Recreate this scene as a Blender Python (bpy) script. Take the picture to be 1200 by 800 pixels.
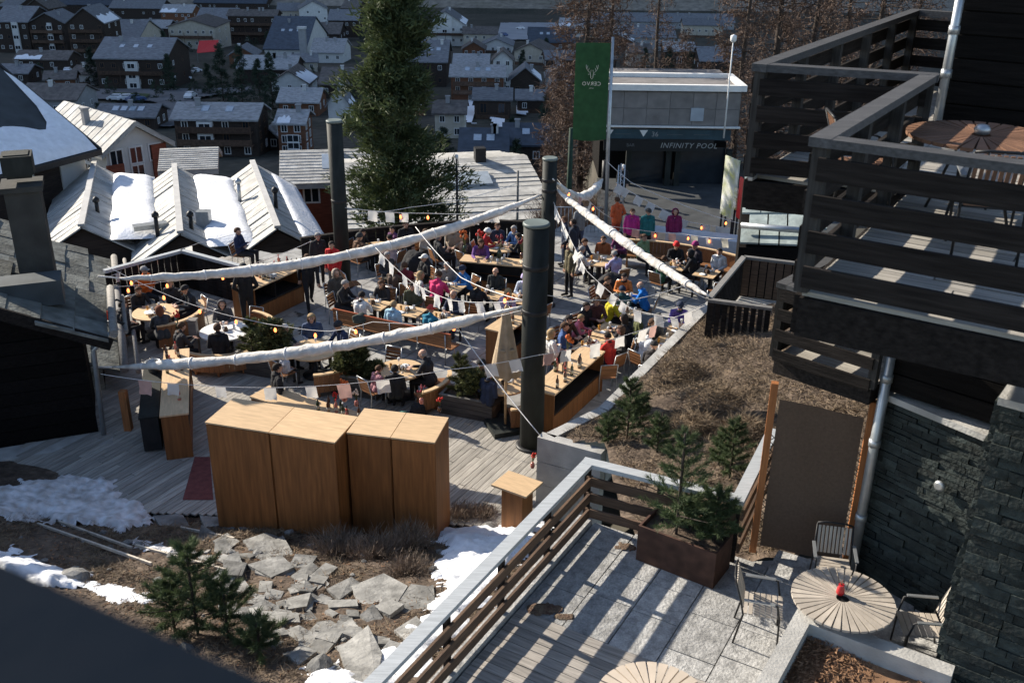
import bpy, bmesh, math, random
from mathutils import Vector, Matrix, noise
import numpy as np
random.seed(7)
rad = math.radians
S = bpy.context.scene
for o in list(bpy.data.objects): bpy.data.objects.remove(o)
COL = S.collection

# ------------------------------------------------------------------ camera
PITCH, ROLL, FPX, CH = rad(24), rad(.75), 1167., 11.3
_f = Vector((0, math.cos(PITCH), -math.sin(PITCH))); _u = Vector((0, math.sin(PITCH), math.cos(PITCH)))
_rt = Vector((1, 0, 0)) * math.cos(ROLL) + _u * math.sin(ROLL)
_up = Vector((-1, 0, 0)) * math.sin(ROLL) + _u * math.cos(ROLL)
cd = bpy.data.cameras.new('camera'); cam = bpy.data.objects.new('camera', cd); COL.objects.link(cam)
m = Matrix((_rt, _up, -_f)).transposed().to_4x4(); m.translation = (0, 0, CH)
cam.matrix_world = m
cd.sensor_width = 36; cd.lens = 36 * FPX / 1200; cd.clip_end = 12000; cd.clip_start = .05
cd.dof.use_dof = True; cd.dof.focus_distance = 24; cd.dof.aperture_fstop = 3.2
S.camera = cam
# ------------------------------------------------------------------ sky, sun, exposure
SUN_EL, SUN_AZ = rad(27), rad(-55)            # azimuth from +Y towards +X
w = bpy.data.worlds.new('World'); S.world = w; w.use_nodes = True
nt = w.node_tree; bg = nt.nodes['Background']
sk = nt.nodes.new('ShaderNodeTexSky'); sk.sky_type = 'NISHITA'; sk.sun_disc = False
sk.sun_elevation = SUN_EL; sk.sun_rotation = SUN_AZ; sk.altitude = 1600; sk.air_density = 1.0; sk.dust_density = 2.2; sk.ozone_density = .6
nt.links.new(sk.outputs[0], bg.inputs[0]); bg.inputs[1].default_value = .125
sd = bpy.data.lights.new('sun', 'SUN'); sun = bpy.data.objects.new('sun', sd); COL.objects.link(sun)
sd.energy = 5.0; sd.angle = rad(.5); sd.color = (1, .915, .79)
tos = Vector((math.sin(SUN_AZ) * math.cos(SUN_EL), math.cos(SUN_AZ) * math.cos(SUN_EL), math.sin(SUN_EL)))
sun.rotation_euler = tos.to_track_quat('Z', 'Y').to_euler()
S.view_settings.view_transform = 'Standard'; S.view_settings.look = 'None'
S.view_settings.exposure = .95; S.view_settings.gamma = 1
S.render.engine = 'CYCLES'; S.cycles.max_bounces = 5; S.cycles.diffuse_bounces = 3

# ------------------------------------------------------------------ survey helpers
def ray(x, y): return _f + _rt * ((x - 600) / FPX) - _up * ((y - 400) / FPX)
def at(x, y, z):
    d = ray(x, y); t = (z - CH) / d.z; return Vector((d.x * t, d.y * t, z))
def atY(x, y, Y):
    d = ray(x, y); t = Y / d.y; return Vector((d.x * t, Y, CH + d.z * t))

# ------------------------------------------------------------------ objects
def tag(o, label=None, cat=None, group=None, kind=None):
    if label: o['label'] = label
    if cat: o['category'] = cat
    if group: o['group'] = group
    if kind: o['kind'] = kind
    return o
def thing(name, label, cat, loc=(0, 0, 0), rz=0, group=None):
    o = bpy.data.objects.new(name, None); COL.objects.link(o); o.empty_display_size = .2
    o.location = loc; o.rotation_euler = (0, 0, rz)
    return tag(o, label, cat, group)
def ob(name, me, mat=None, parent=None, loc=(0, 0, 0), rot=(0, 0, 0), scale=None):
    o = bpy.data.objects.new(name, me); COL.objects.link(o)
    if parent is not None: o.parent = parent
    o.location = loc; o.rotation_euler = rot
    if scale: o.scale = scale
    if mat is not None:
        if not me.materials: me.materials.append(mat)
        elif me.materials[0] != mat:
            o.material_slots[0].link = 'OBJECT'; o.material_slots[0].material = mat
    return o
def copy_tree(o, parent=None):
    c = o.copy(); COL.objects.link(c)
    if parent is not None: c.parent = parent
    for ch in list(o.children): copy_tree(ch, c)
    return c

class MB:
    """collects shapes into one mesh"""
    def __init__(s): s.v = []; s.f = []; s.mi = []; s.sm = []; s.m = 0
    def add(s, v, f, smooth=False):
        b = len(s.v); s.v += [tuple(p) for p in v]; s.f += [tuple(b + i for i in q) for q in f]
        s.mi += [s.m] * len(f); s.sm += [smooth] * len(f); return s
    def box(s, c, d, rz=0, M=None, jit=0):
        v = []
        for i in range(8):
            p = Vector((d[0] / 2 * (1 if i & 1 else -1), d[1] / 2 * (1 if i & 2 else -1), d[2] / 2 * (1 if i & 4 else -1)))
            if jit: p += Vector([random.uniform(-jit, jit) for _ in range(3)])
            if M is not None: p = M @ p
            elif rz: p = Matrix.Rotation(rz, 3, 'Z') @ p
            v.append(p + Vector(c))
        return s.add(v, [(0, 2, 3, 1), (4, 5, 7, 6), (0, 1, 5, 4), (2, 6, 7, 3), (0, 4, 6, 2), (1, 3, 7, 5)])
    def bar(s, p0, p1, w, h, upv=(0, 0, 1)):
        """box beam from p0 to p1"""
        p0 = Vector(p0); p1 = Vector(p1); a = (p1 - p0); L = a.length; a.normalize()
        sd = a.cross(Vector(upv))
        if sd.length < 1e-4: sd = a.cross(Vector((1, 0, 0)))
        sd.normalize(); up = sd.cross(a)
        M = Matrix((a, sd, up)).transposed()
        return s.box((p0 + p1) / 2, (L, w, h), M=M)
    def tube(s, pts, r, n=8, caps=True, sx=1):
        pts = [Vector(p) for p in pts]; k = len(pts)
        rr = r if isinstance(r, (list, tuple)) else [r] * k
        v = []; f = []; prev = None
        for i, p in enumerate(pts):
            t = (pts[min(i + 1, k - 1)] - pts[max(i - 1, 0)]).normalized()
            if prev is None:
                a = t.cross(Vector((0, 0, 1)))
                if a.length < .01: a = Vector((1, 0, 0))
                a.normalize()
            else:
                a = (prev - t * prev.dot(t)); a.normalize()
            prev = a; b = t.cross(a)
            for j in range(n):
                q = 2 * math.pi * j / n
                v.append(p + a * (rr[i] * math.cos(q)) + b * (rr[i] * sx * math.sin(q)))
        for i in range(k - 1):
            for j in range(n):
                f.append((i * n + j, i * n + (j + 1) % n, (i + 1) * n + (j + 1) % n, (i + 1) * n + j))
        s.add(v, f, True)
        if caps:
            b = len(s.v) - k * n
            s.f += [tuple(b + j for j in range(n))[::-1], tuple(b + (k - 1) * n + j for j in range(n))]
            s.mi += [s.m] * 2; s.sm += [False] * 2
        return s
    def lathe(s, prof, n=16, c=(0, 0, 0), M=None):
        v = []; f = []; k = len(prof)
        for (r, z) in prof:
            for j in range(n):
                q = 2 * math.pi * j / n; p = Vector((r * math.cos(q), r * math.sin(q), z))
                if M is not None: p = M @ p
                v.append(p + Vector(c))
        for i in range(k - 1):
            for j in range(n): f.append((i * n + j, i * n + (j + 1) % n, (i + 1) * n + (j + 1) % n, (i + 1) * n + j))
        s.add(v, f, True); b = len(s.v) - k * n
        s.f += [tuple(b + j for j in range(n))[::-1], tuple(b + (k - 1) * n + j for j in range(n))]; s.mi += [s.m] * 2; s.sm += [False] * 2
        return s
    def poly(s, pts, h, down=True):
        """horizontal polygon extruded by h (pts carry their own z = top)"""
        n = len(pts); top = [Vector(p) for p in pts]
        ar = sum(top[i].x * top[(i + 1) % n].y - top[(i + 1) % n].x * top[i].y for i in range(n))
        if ar < 0: top.reverse()
        bot = [p - Vector((0, 0, h)) for p in top]
        return s.add(top + bot, [tuple(range(n)), tuple(range(2 * n - 1, n - 1, -1))] + [(i, n + i, n + (i + 1) % n, (i + 1) % n) for i in range(n)])
    def mesh(s, name):
        me = bpy.data.meshes.new(name); me.from_pydata(s.v, [], s.f)
        if any(s.mi): me.polygons.foreach_set('material_index', s.mi)
        if any(s.sm): me.polygons.foreach_set('use_smooth', s.sm)
        me.update(); return me
    def build(s, name, mat, parent=None, loc=(0, 0, 0), rot=(0, 0, 0)):
        me = s.mesh(name)
        for x in (mat if isinstance(mat, (list, tuple)) else [mat]): me.materials.append(x)
        return ob(name, me, None, parent, loc, rot)

# ------------------------------------------------------------------ materials
MATS = {}
def mat(name, col, rough=.8, var=.25, scale=6., stretch=(1, 1, 1), bump=.15, objvar=.0, col2=None, metal=0, spec=.3, fine=4, trans=0, bscale=None):
    """procedural: base colour mottled by two noises, optional second colour, per-object variation"""
    mt = bpy.data.materials.new(name); mt.use_nodes = True; n = mt.node_tree.nodes; l = mt.node_tree.links
    b = n['Principled BSDF']; b.inputs['Roughness'].default_value = rough; b.inputs['Metallic'].default_value = metal
    b.inputs['Specular IOR Level'].default_value = spec
    tc = n.new('ShaderNodeTexCoord'); mp = n.new('ShaderNodeMapping'); mp.inputs['Scale'].default_value = stretch
    l.new(tc.outputs['Object'], mp.inputs[0])
    oi = n.new('ShaderNodeObjectInfo')
    if objvar:
        cm = n.new('ShaderNodeVectorMath'); cm.operation = 'SCALE'; cm.inputs[0].default_value = (13, 7, 5); l.new(oi.outputs['Random'], cm.inputs['Scale'])
        l.new(cm.outputs[0], mp.inputs['Location'])
    n1 = n.new('ShaderNodeTexNoise'); n1.inputs['Scale'].default_value = scale; n1.inputs['Detail'].default_value = 6; n1.inputs['Roughness'].default_value = .65
    n2 = n.new('ShaderNodeTexNoise'); n2.inputs['Scale'].default_value = scale * fine; n2.inputs['Detail'].default_value = 4
    l.new(mp.outputs[0], n1.inputs[0]); l.new(mp.outputs[0], n2.inputs[0])
    mx = n.new('ShaderNodeMix'); mx.data_type = 'RGBA'
    c2 = col2 or [max(0, c * (1 - var * 1.6)) for c in col]; c1 = col if col2 else [min(1, c * (1 + var)) for c in col]
    mx.inputs[6].default_value = (*c1, 1); mx.inputs[7].default_value = (*c2, 1)
    mr = n.new('ShaderNodeMapRange'); mr.inputs[1].default_value = .34; mr.inputs[2].default_value = .66; l.new(n1.outputs[0], mr.inputs[0]); l.new(mr.outputs[0], mx.inputs[0])
    hs = n.new('ShaderNodeHueSaturation'); l.new(mx.outputs[2], hs.inputs['Color'])
    mv = n.new('ShaderNodeMapRange'); mv.inputs[3].default_value = 1 - var * .8; mv.inputs[4].default_value = 1 + var * .8; mv.inputs[1].default_value = .3; mv.inputs[2].default_value = .7
    l.new(n2.outputs[0], mv.inputs[0])
    if objvar:
        mo = n.new('ShaderNodeMapRange'); mo.inputs[3].default_value = 1 - objvar; mo.inputs[4].default_value = 1 + objvar; l.new(oi.outputs['Random'], mo.inputs[0])
        mm = n.new('ShaderNodeMath'); mm.operation = 'MULTIPLY'; l.new(mo.outputs[0], mm.inputs[0]); l.new(mv.outputs[0], mm.inputs[1]); l.new(mm.outputs[0], hs.inputs['Value'])
    else: l.new(mv.outputs[0], hs.inputs['Value'])
    l.new(hs.outputs[0], b.inputs['Base Color'])
    if bump:
        bp = n.new('ShaderNodeBump'); bp.inputs['Strength'].default_value = bump; bp.inputs['Distance'].default_value = .05
        if bscale:
            n3 = n.new('ShaderNodeTexNoise'); n3.inputs['Scale'].default_value = bscale; n3.inputs['Detail'].default_value = 8; l.new(mp.outputs[0], n3.inputs[0]); l.new(n3.outputs[0], bp.inputs['Height'])
        else: l.new(n2.outputs[0], bp.inputs['Height'])
        l.new(bp.outputs[0], b.inputs['Normal'])
    if trans:
        tr = n.new('ShaderNodeBsdfTranslucent'); l.new(hs.outputs[0], tr.inputs[0]); ms = n.new('ShaderNodeMixShader'); ms.inputs[0].default_value = trans
        l.new(b.outputs[0], ms.inputs[1]); l.new(tr.outputs[0], ms.inputs[2]); l.new(ms.outputs[0], n['Material Output'].inputs[0])
    MATS[name] = mt; return mt
def glow(name, col, st):
    mt = bpy.data.materials.new(name); mt.use_nodes = True; b = mt.node_tree.nodes['Principled BSDF']
    b.inputs['Base Color'].default_value = (*col, 1); b.inputs['Emission Color'].default_value = (*col, 1); b.inputs['Emission Strength'].default_value = st; return mt
G = (1, 14, 14)   # grain along local x
m_deck = mat('deck_wood', (.34, .315, .275), .75, .22, 2.2, G, .25, .22)
m_terr = mat('terrace_wood', (.33, .30, .265), .75, .22, 2.2, G, .25, .18)
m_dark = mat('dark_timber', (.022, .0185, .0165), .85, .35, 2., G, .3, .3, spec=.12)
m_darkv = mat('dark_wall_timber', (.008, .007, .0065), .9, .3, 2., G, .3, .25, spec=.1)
m_rail = mat('rail_wood_brown', (.115, .072, .047), .7, .3, 2.2, G, .25, .25)
m_railtop = mat('rail_top_grey', (.40, .42, .43), .6, .12, 3., G, .1, .05)
m_balrail = mat('balcony_rail_grey', (.078, .078, .08), .6, .25, 3., G, .2, .1)
m_post = mat('dark_post', (.048, .045, .042), .8, .25, 3., (14, 14, 1), .2, .1, spec=.15)
m_grey = mat('grey_board', (.20, .19, .175), .75, .25, 2.5, G, .25, .2)
m_pave = mat('paving_stone', (.30, .295, .28), .8, .2, 3., (1, 1, 1), .15, .16)
m_pave2 = mat('terrace_stone', (.36, .355, .34), .8, .24, 7, (1, 1, 1), .4, .2, bscale=26, fine=6)
m_joint = mat('joint_bed', (.11, .105, .095), .9, .3, 5)
m_ply = mat('oak_shaded', (.215, .088, .028), .6, .2, 1.6, (10, 10, .8), .05, .06)  # same oak as the tops; shade on the upright faces put into the colour
m_plytop = mat('oak_sunlit', (.60, .42, .245), .5, .1, 1.6, (2, 14, 2), .05, .05)  # same oak again, paler to carry the sun on the flat tops
m_table = mat('table_wood', (.60, .42, .24), .5, .15, 2.5, G, .08, .12)
m_bench = mat('bench_wood', (.25, .115, .05), .5, .2, 2.5, G, .1, .12)
m_steel = mat('galvanised_steel', (.42, .44, .45), .4, .12, 5, (1, 1, 1), .03, 0, metal=.7)
m_mast = mat('painted_mast', (.022, .025, .023), .65, .25, 4, (1, 1, .4), .08, spec=.18)
m_black = mat('black_metal', (.02, .02, .021), .5, .2, 6, bump=.03)
m_canvas = mat('canvas', (.70, .655, .59), .9, .2, 4, (1, 1, 1), 1.0, bscale=7)
m_rope = mat('rope', (.75, .72, .68), .8, .1, 10, bump=.1)
m_conc = mat('concrete', (.40, .39, .365), .85, .18, 2.5, bump=.25, bscale=30)
m_slate = mat('slate_masonry', (.027, .035, .033), .8, .35, 6, bump=.6, objvar=.35, bscale=20)
m_corten = mat('corten_steel', (.075, .038, .026), .8, .3, 5, bump=.1)
m_fabric = mat('brown_mesh_fabric', (.115, .078, .055), .9, .1, 30, bump=.15)
m_orangep = mat('larch_post', (.34, .13, .045), .6, .2, 2.5, (14, 14, 1), .15)
m_snow = mat('snow', (.80, .81, .83), .6, .07, 2.5, bump=.6, bscale=7, spec=.25)
m_snowd = mat('dirty_snow', (.78, .78, .79), .7, .2, 4.5, bump=1.0, bscale=9, col2=(.34, .31, .28))
m_soil = mat('garden_soil', (.055, .038, .027), .95, .4, 1.6, bump=.8, col2=(.135, .10, .072), bscale=14)
m_straw = mat('dry_grass', (.21, .155, .10), .9, .3, 3, bump=0, objvar=.1)
m_mulch = mat('bark_mulch', (.24, .135, .075), .9, .35, 5, bump=0)
m_roofst = mat('shaded_roof_stone', (.15, .155, .14), .9, .3, 2.5, bump=.6, objvar=.3, bscale=12, spec=.15)  # stone darkened: the shade on the hut roofs is put into the colour
m_stone = mat('garden_stone', (.235, .23, .215), .9, .3, 3., bump=.5, objvar=.3, bscale=14)
m_needle = mat('pine_needles', (.075, .098, .040), .7, .4, 1.4, bump=0, trans=.2)
m_needle2 = mat('young_pine_needles', (.075, .105, .045), .7, .35, 3, bump=0, trans=.2)
m_fir = mat('dark_fir_needles', (.035, .055, .034), .75, .4, .6, bump=0)
m_larch = mat('larch_twigs', (.100, .066, .050), .85, .35, .5, bump=0, trans=.15)
m_bark = mat('bark', (.06, .045, .036), .9, .3, 8, bump=.5)
m_shrub = mat('shrub_leaf', (.095, .105, .040), .7, .4, 5, bump=0, trans=.25, objvar=.15)
m_twig = mat('dry_twig', (.22, .17, .13), .9, .3, 3, bump=0)
m_plant = mat('planter_wood', (.075, .066, .058), .75, .3, 2.2, G, .25, .2)
m_white = mat('white_paint', (.72, .71, .68), .7, .06, 3, bump=.05)
m_metalroof = mat('metal_roof', (.40, .39, .36), .55, .12, 2, bump=.05)
m_glassd = mat('window_glass', (.02, .025, .03), .12, .2, 2, bump=0, spec=.6)
m_bulb = glow('lit_bulb', (1, .22, .06), 2.5)
m_red = mat('red_plastic', (.55, .03, .03), .4, .1, 3, bump=.02)
# ================================================================== SETTING
def lerp(a, b, t): return a + (b - a) * t
def sstep(a, b, x): t = min(1, max(0, (x - a) / (b - a))); return t * t * (3 - 2 * t)
def prof(kn, y):
    if y <= kn[0][0]: return kn[0][1]
    for (a, za), (b, zb) in zip(kn, kn[1:]):
        if y <= b: return lerp(za, zb, (y - a) / (b - a))
    return kn[-1][1]
KL = [(-60, -.9), (30, -.9), (32.5, -8), (60, -13), (75, -16), (110, -22), (200, -30), (400, -42), (640, -54), (700, -40), (760, 10), (1300, 1045), (1500, 1130), (2600, 900), (6000, 400)]
KR = [(-60, -.6), (35.5, -.6), (38, -1.75), (54, -1.8), (72, -10), (110, -21), (200, -30), (400, -42), (640, -54), (700, -40), (760, 10), (1300, 1045), (1500, 1130), (2600, 900), (6000, 400)]
def zt(x, y):
    s = sstep(3.3, 4.3, x)
    z = lerp(prof(KL, y), prof(KR, y), s)
    if y > 650: z += noise.noise((x * .006, y * .006, 0)) * 26 * min(1, (y - 650) / 90) + noise.noise((x * .03, y * .03, 3)) * 5 * min(1, (y - 650) / 60)
    elif y > 60: z += noise.noise((x * .02, y * .02, 7)) * .8
    return z
def onT(px, py, dz=0):
    d = ray(px, py); t0 = 30.; o = Vector((0, 0, CH))
    t = t0
    while t < 900:
        p = o + d * t
        if p.z < zt(p.x, p.y) + dz: break
        t *= 1.012
    lo, hi = t / 1.012, t
    for _ in range(20):
        mid = (lo + hi) / 2; p = o + d * mid
        if p.z < zt(p.x, p.y) + dz: hi = mid
        else: lo = mid
    return o + d * hi

def grid_sheet(name, xs, ys, fz, mat_, smooth=True):
    v = [(x, y, fz(x, y)) for y in ys for x in xs]; nx = len(xs)
    f = [(j * nx + i, j * nx + i + 1, (j + 1) * nx + i + 1, (j + 1) * nx + i) for j in range(len(ys) - 1) for i in range(nx - 1)]
    mb = MB(); mb.add(v, f, smooth); return mb.build(name, mat_)
m_ground = mat('valley_ground', (.034, .036, .026), .95, .45, .05, bump=.5, col2=(.075, .064, .05), fine=12)
xs = [-4000, -3000, -2200, -1600, -1200, -900, -700, -550] + list(range(-450, 451, 12)) + [550, 700, 900, 1300, 2000, 3000]
xs = sorted(set(xs + [3.3, 3.6, 3.95, 4.3, -8, -4]))
ys = [-60, 0, 30, 31.2, 32.5, 35.5, 36.5, 37.5, 38.5, 45, 52, 54, 60, 66, 72] + list(range(80, 400, 12)) + list(range(400, 640, 20)) + list(range(640, 900, 10)) + [950, 1000, 1080, 1160, 1240, 1300, 1360, 1430, 1500, 1800, 2600, 6000]
tag(grid_sheet('ground', xs, [y for y in ys if y <= 650], zt, m_ground), kind='structure')
tag(grid_sheet('hillside', xs, [y for y in ys if y >= 650], zt, mat('bare_hillside', (.27, .235, .195), .95, .4, .02, bump=.6, col2=(.17, .15, .115), fine=14)), kind='structure')

TH = rad(29); UX = Vector((math.sin(TH), math.cos(TH), 0)); WX = Vector((math.cos(TH), -math.sin(TH), 0))
def to_uw(p): return (p[0] * UX.x + p[1] * UX.y, p[0] * WX.x + p[1] * WX.y)
def strips(poly, along, across, width, gap, z, thick, mat_, parent, name, piece=None, jz=.003, rowshift=.4, limit=300):
    """cut a polygon into boards or slabs; every one its own object"""
    A = [(p[0] * along.x + p[1] * along.y, p[0] * across.x + p[1] * across.y) for p in poly]
    b = min(p[1] for p in A) + width / 2; bmax = max(p[1] for p in A); out = []; row = 0
    while b < bmax:
        xs = []
        for (a0, b0), (a1, b1) in zip(A, A[1:] + A[:1]):
            if (b0 - b) * (b1 - b) < 0: xs.append(a0 + (a1 - a0) * (b - b0) / (b1 - b0))
        xs.sort()
        for s, e in zip(xs[::2], xs[1::2]):
            cuts = [s, e]
            if piece:
                cuts = [s]; c = s + piece * random.uniform(.3, 1)
                while c < e - .15: cuts.append(c); c += piece * random.uniform(.65, 1.35)
                cuts.append(e)
            for c0, c1 in zip(cuts, cuts[1:]):
                if c1 - c0 > .05: out.append((c0 + gap / 2, c1 - gap / 2, b))
        b += width; row += 1
    ang = math.atan2(along.y, along.x)
    for (c0, c1, b) in out:
        mb = MB(); mb.box((0, 0, 0), (c1 - c0, width - gap, thick))
        p = along * ((c0 + c1) / 2) + across * b
        ob(name, mb.mesh(name), mat_, parent, (p.x, p.y, z - thick / 2 + random.uniform(-jz, jz)), (0, 0, ang))
    return len(out)
def slab_base(name, poly, z, h, mat_):
    mb = MB(); mb.poly([(p[0], p[1], z) for p in poly], h); return tag(mb.build(name, mat_), kind='structure')

# ---- sun terrace of the restaurant, z = 0
wood_poly = [(-10.3, 16.9), (.55, 16.4), (.8, 19.3), (0, 20.4), (-3.5, 22.2), (-5.6, 24), (-6.3, 27), (-9, 32.5), (-13.8, 30.6)]
stone_poly = [(.8, 19.3), (1.95, 19.0), (5.1, 24.9), (6.1, 28.1), (7.9, 33), (3.2, 36.2), (-1.3, 35.4), (-4.7, 33.7), (-9, 32.5), (-6.3, 27), (-5.6, 24), (-3.5, 22.2), (0, 20.4)]
deck = slab_base('wooden_deck', wood_poly, -.032, 4, m_darkv)
strips(wood_poly, UX, WX, .145, .012, 0, .03, m_deck, deck, 'plank', 4.2)
pav = slab_base('stone_terrace', stone_poly, -.04, 5, m_joint)
strips(stone_poly, UX, WX, .85, .018, -.003, .035, m_pave, pav, 'slab', 1.2)
# street beside the pool building
rp = [(3.3, 36.1), (8.2, 33.2), (13, 34), (16, 49), (4.2, 49.5)]
mb = MB(); mb.poly([(x, y, -1.62) for x, y in rp], 3); tag(mb.build('street', mat('asphalt', (.052, .055, .056), .85, .2, 1.5, bump=.2)), kind='structure')

# ---- garden bank between upper terrace and deck
def zg(x, y):
    z = .36 * (16.5 - y) if y < 16.5 else 0
    z = max(z, -.03) - .03
    z += sstep(-8.2, -11.5, x) * .5 * sstep(19.2, 17, y)
    n = noise.noise((x * .9, y * .9, 1)) * .14 + noise.noise((x * 2.7, y * 2.7, 5)) * .06 + noise.noise((x * 7, y * 7, 9)) * .025
    k = sstep(17.0, 15.6, y)
    if x > -2.5 and y < 13: n *= .5
    return z + n * k - .06 * (1 - k)
def onG(px, py):
    d = ray(px, py); o = Vector((0, 0, CH)); t = 6.
    while t < 40:
        p = o + d * t
        if p.z < zg(p.x, p.y): return p
        t += .02
    return p
def inside(poly, x, y):
    c = False; n = len(poly)
    for i in range(n):
        x0, y0 = poly[i][0], poly[i][1]; x1, y1 = poly[i - 1][0], poly[i - 1][1]
        if (y0 > y) != (y1 > y) and x < (x1 - x0) * (y - y0) / (y1 - y0) + x0: c = not c
    return c
def edge_d(poly, x, y):
    d = 9; n = len(poly); p = Vector((x, y))
    for i in range(n):
        a = Vector(poly[i][:2]); b = Vector(poly[i - 1][:2]); ab = b - a
        t = max(0, min(1, (p - a).dot(ab) / max(1e-6, ab.length_squared))); d = min(d, (a + ab * t - p).length)
    return d
garden_poly = [(-16, 4), (-3.45, 4), (1.02, 12.2), (.5, 17), (-9.3, 17.15), (-9.6, 18.6), (-16, 19.6)]
def g_sheet():
    st = .1; v = []; f = []; idx = {}
    nx = int(17.6 / st); ny = int(15.6 / st)
    for j in range(ny):
        for i in range(nx):
            x = -16 + i * st; y = 4 + j * st
            if inside(garden_poly, x, y): idx[i, j] = len(v); v.append((x, y, zg(x, y)))
    for (i, j) in idx:
        q = [(i, j), (i + 1, j), (i + 1, j + 1), (i, j + 1)]
        if all(k in idx for k in q): f.append(tuple(idx[k] for k in q))
    mb = MB(); mb.add(v, f, True); return mb.build('garden_bank', m_soil)
tag(g_sheet(), kind='structure')

def patch(name, label, cat, pts, th, mat_, surf, st=.06, ragged=.30, group=None, soft=.35, z0=None, kind=None):
    """snow or the like lying on a surface, with its own thickness"""
    poly = [(p[0], p[1]) for p in pts]
    x0 = min(p[0] for p in poly) - ragged; x1 = max(p[0] for p in poly) + ragged; y0 = min(p[1] for p in poly) - ragged; y1 = max(p[1] for p in poly) + ragged
    idx = {}; v = []; f = []
    for j in range(int((y1 - y0) / st) + 1):
        for i in range(int((x1 - x0) / st) + 1):
            x = x0 + i * st; y = y0 + j * st
            d = edge_d(poly, x, y) * (1 if inside(poly, x, y) else -1)
            d += ragged * (noise.noise((x * 2.1, y * 2.1, 2)) + .6 * noise.noise((x * 5.3, y * 5.3, 4)))
            if d > -st * .7:
                h = th * sstep(-.02, soft, d) + (.05 * noise.noise((x * 6, y * 6, 8)) + .03 * noise.noise((x * 14, y * 14, 2))) * sstep(0, .2, d) + .05 * noise.noise((x * 1.7, y * 1.7, 11)) * sstep(0, .3, d)
                idx[i, j] = len(v); v.append((x, y, surf(x, y) + max(h, 0) - (.02 if d < 0 else -.008)))
    for (i, j) in idx:
        q = [(i, j), (i + 1, j), (i + 1, j + 1), (i, j + 1)]
        if all(k in idx for k in q): f.append(tuple(idx[k] for k in q))
    mb = MB(); mb.add(v, f, True); return tag(mb.build(name, mat_), label, cat, group, kind)
gp = lambda l: [onG(*p) for p in l]
patch('snow_patch', 'crusty old snow heap below the dark hut wall', 'snow', gp([(-30, 588), (40, 560), (120, 562), (170, 590), (183, 612), (150, 622), (60, 612), (-30, 606)]), .16, m_snowd, zg, ragged=.5)
patch('snow_patch', 'smooth white snow strip beside the dark balustrade', 'snow', gp([(-40, 600 + 28), (20, 645), (62, 664), (100, 668), (98, 688), (40, 690), (-40, 668)]), .14, m_snow, zg)
patch('snow_patch', 'thin snow tongue in front of the garden stones', 'snow', gp([(100, 680), (140, 684), (172, 696), (180, 712), (150, 708), (104, 694)]), .08, m_snow, zg)
patch('snow_patch', 'large bright snow patch beside the terrace railing', 'snow', gp([(500, 615), (560, 616), (600, 612), (640, 604), (625, 640), (560, 720), (520, 770), (490, 800), (440, 830), (420, 800), (470, 745), (520, 690), (512, 650)]), .10, m_snow, zg)
patch('snow_patch', 'little snow remnant between the grey slabs', 'snow', gp([(155, 628), (200, 640), (232, 646), (226, 654), (180, 645), (152, 636)]), .04, m_snowd, zg)
patch('snow_patch', 'small snow remains at the foot of the bank', 'snow', gp([(335, 790), (400, 770), (430, 790), (430, 830), (330, 830)]), .05, m_snow, zg)

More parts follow.
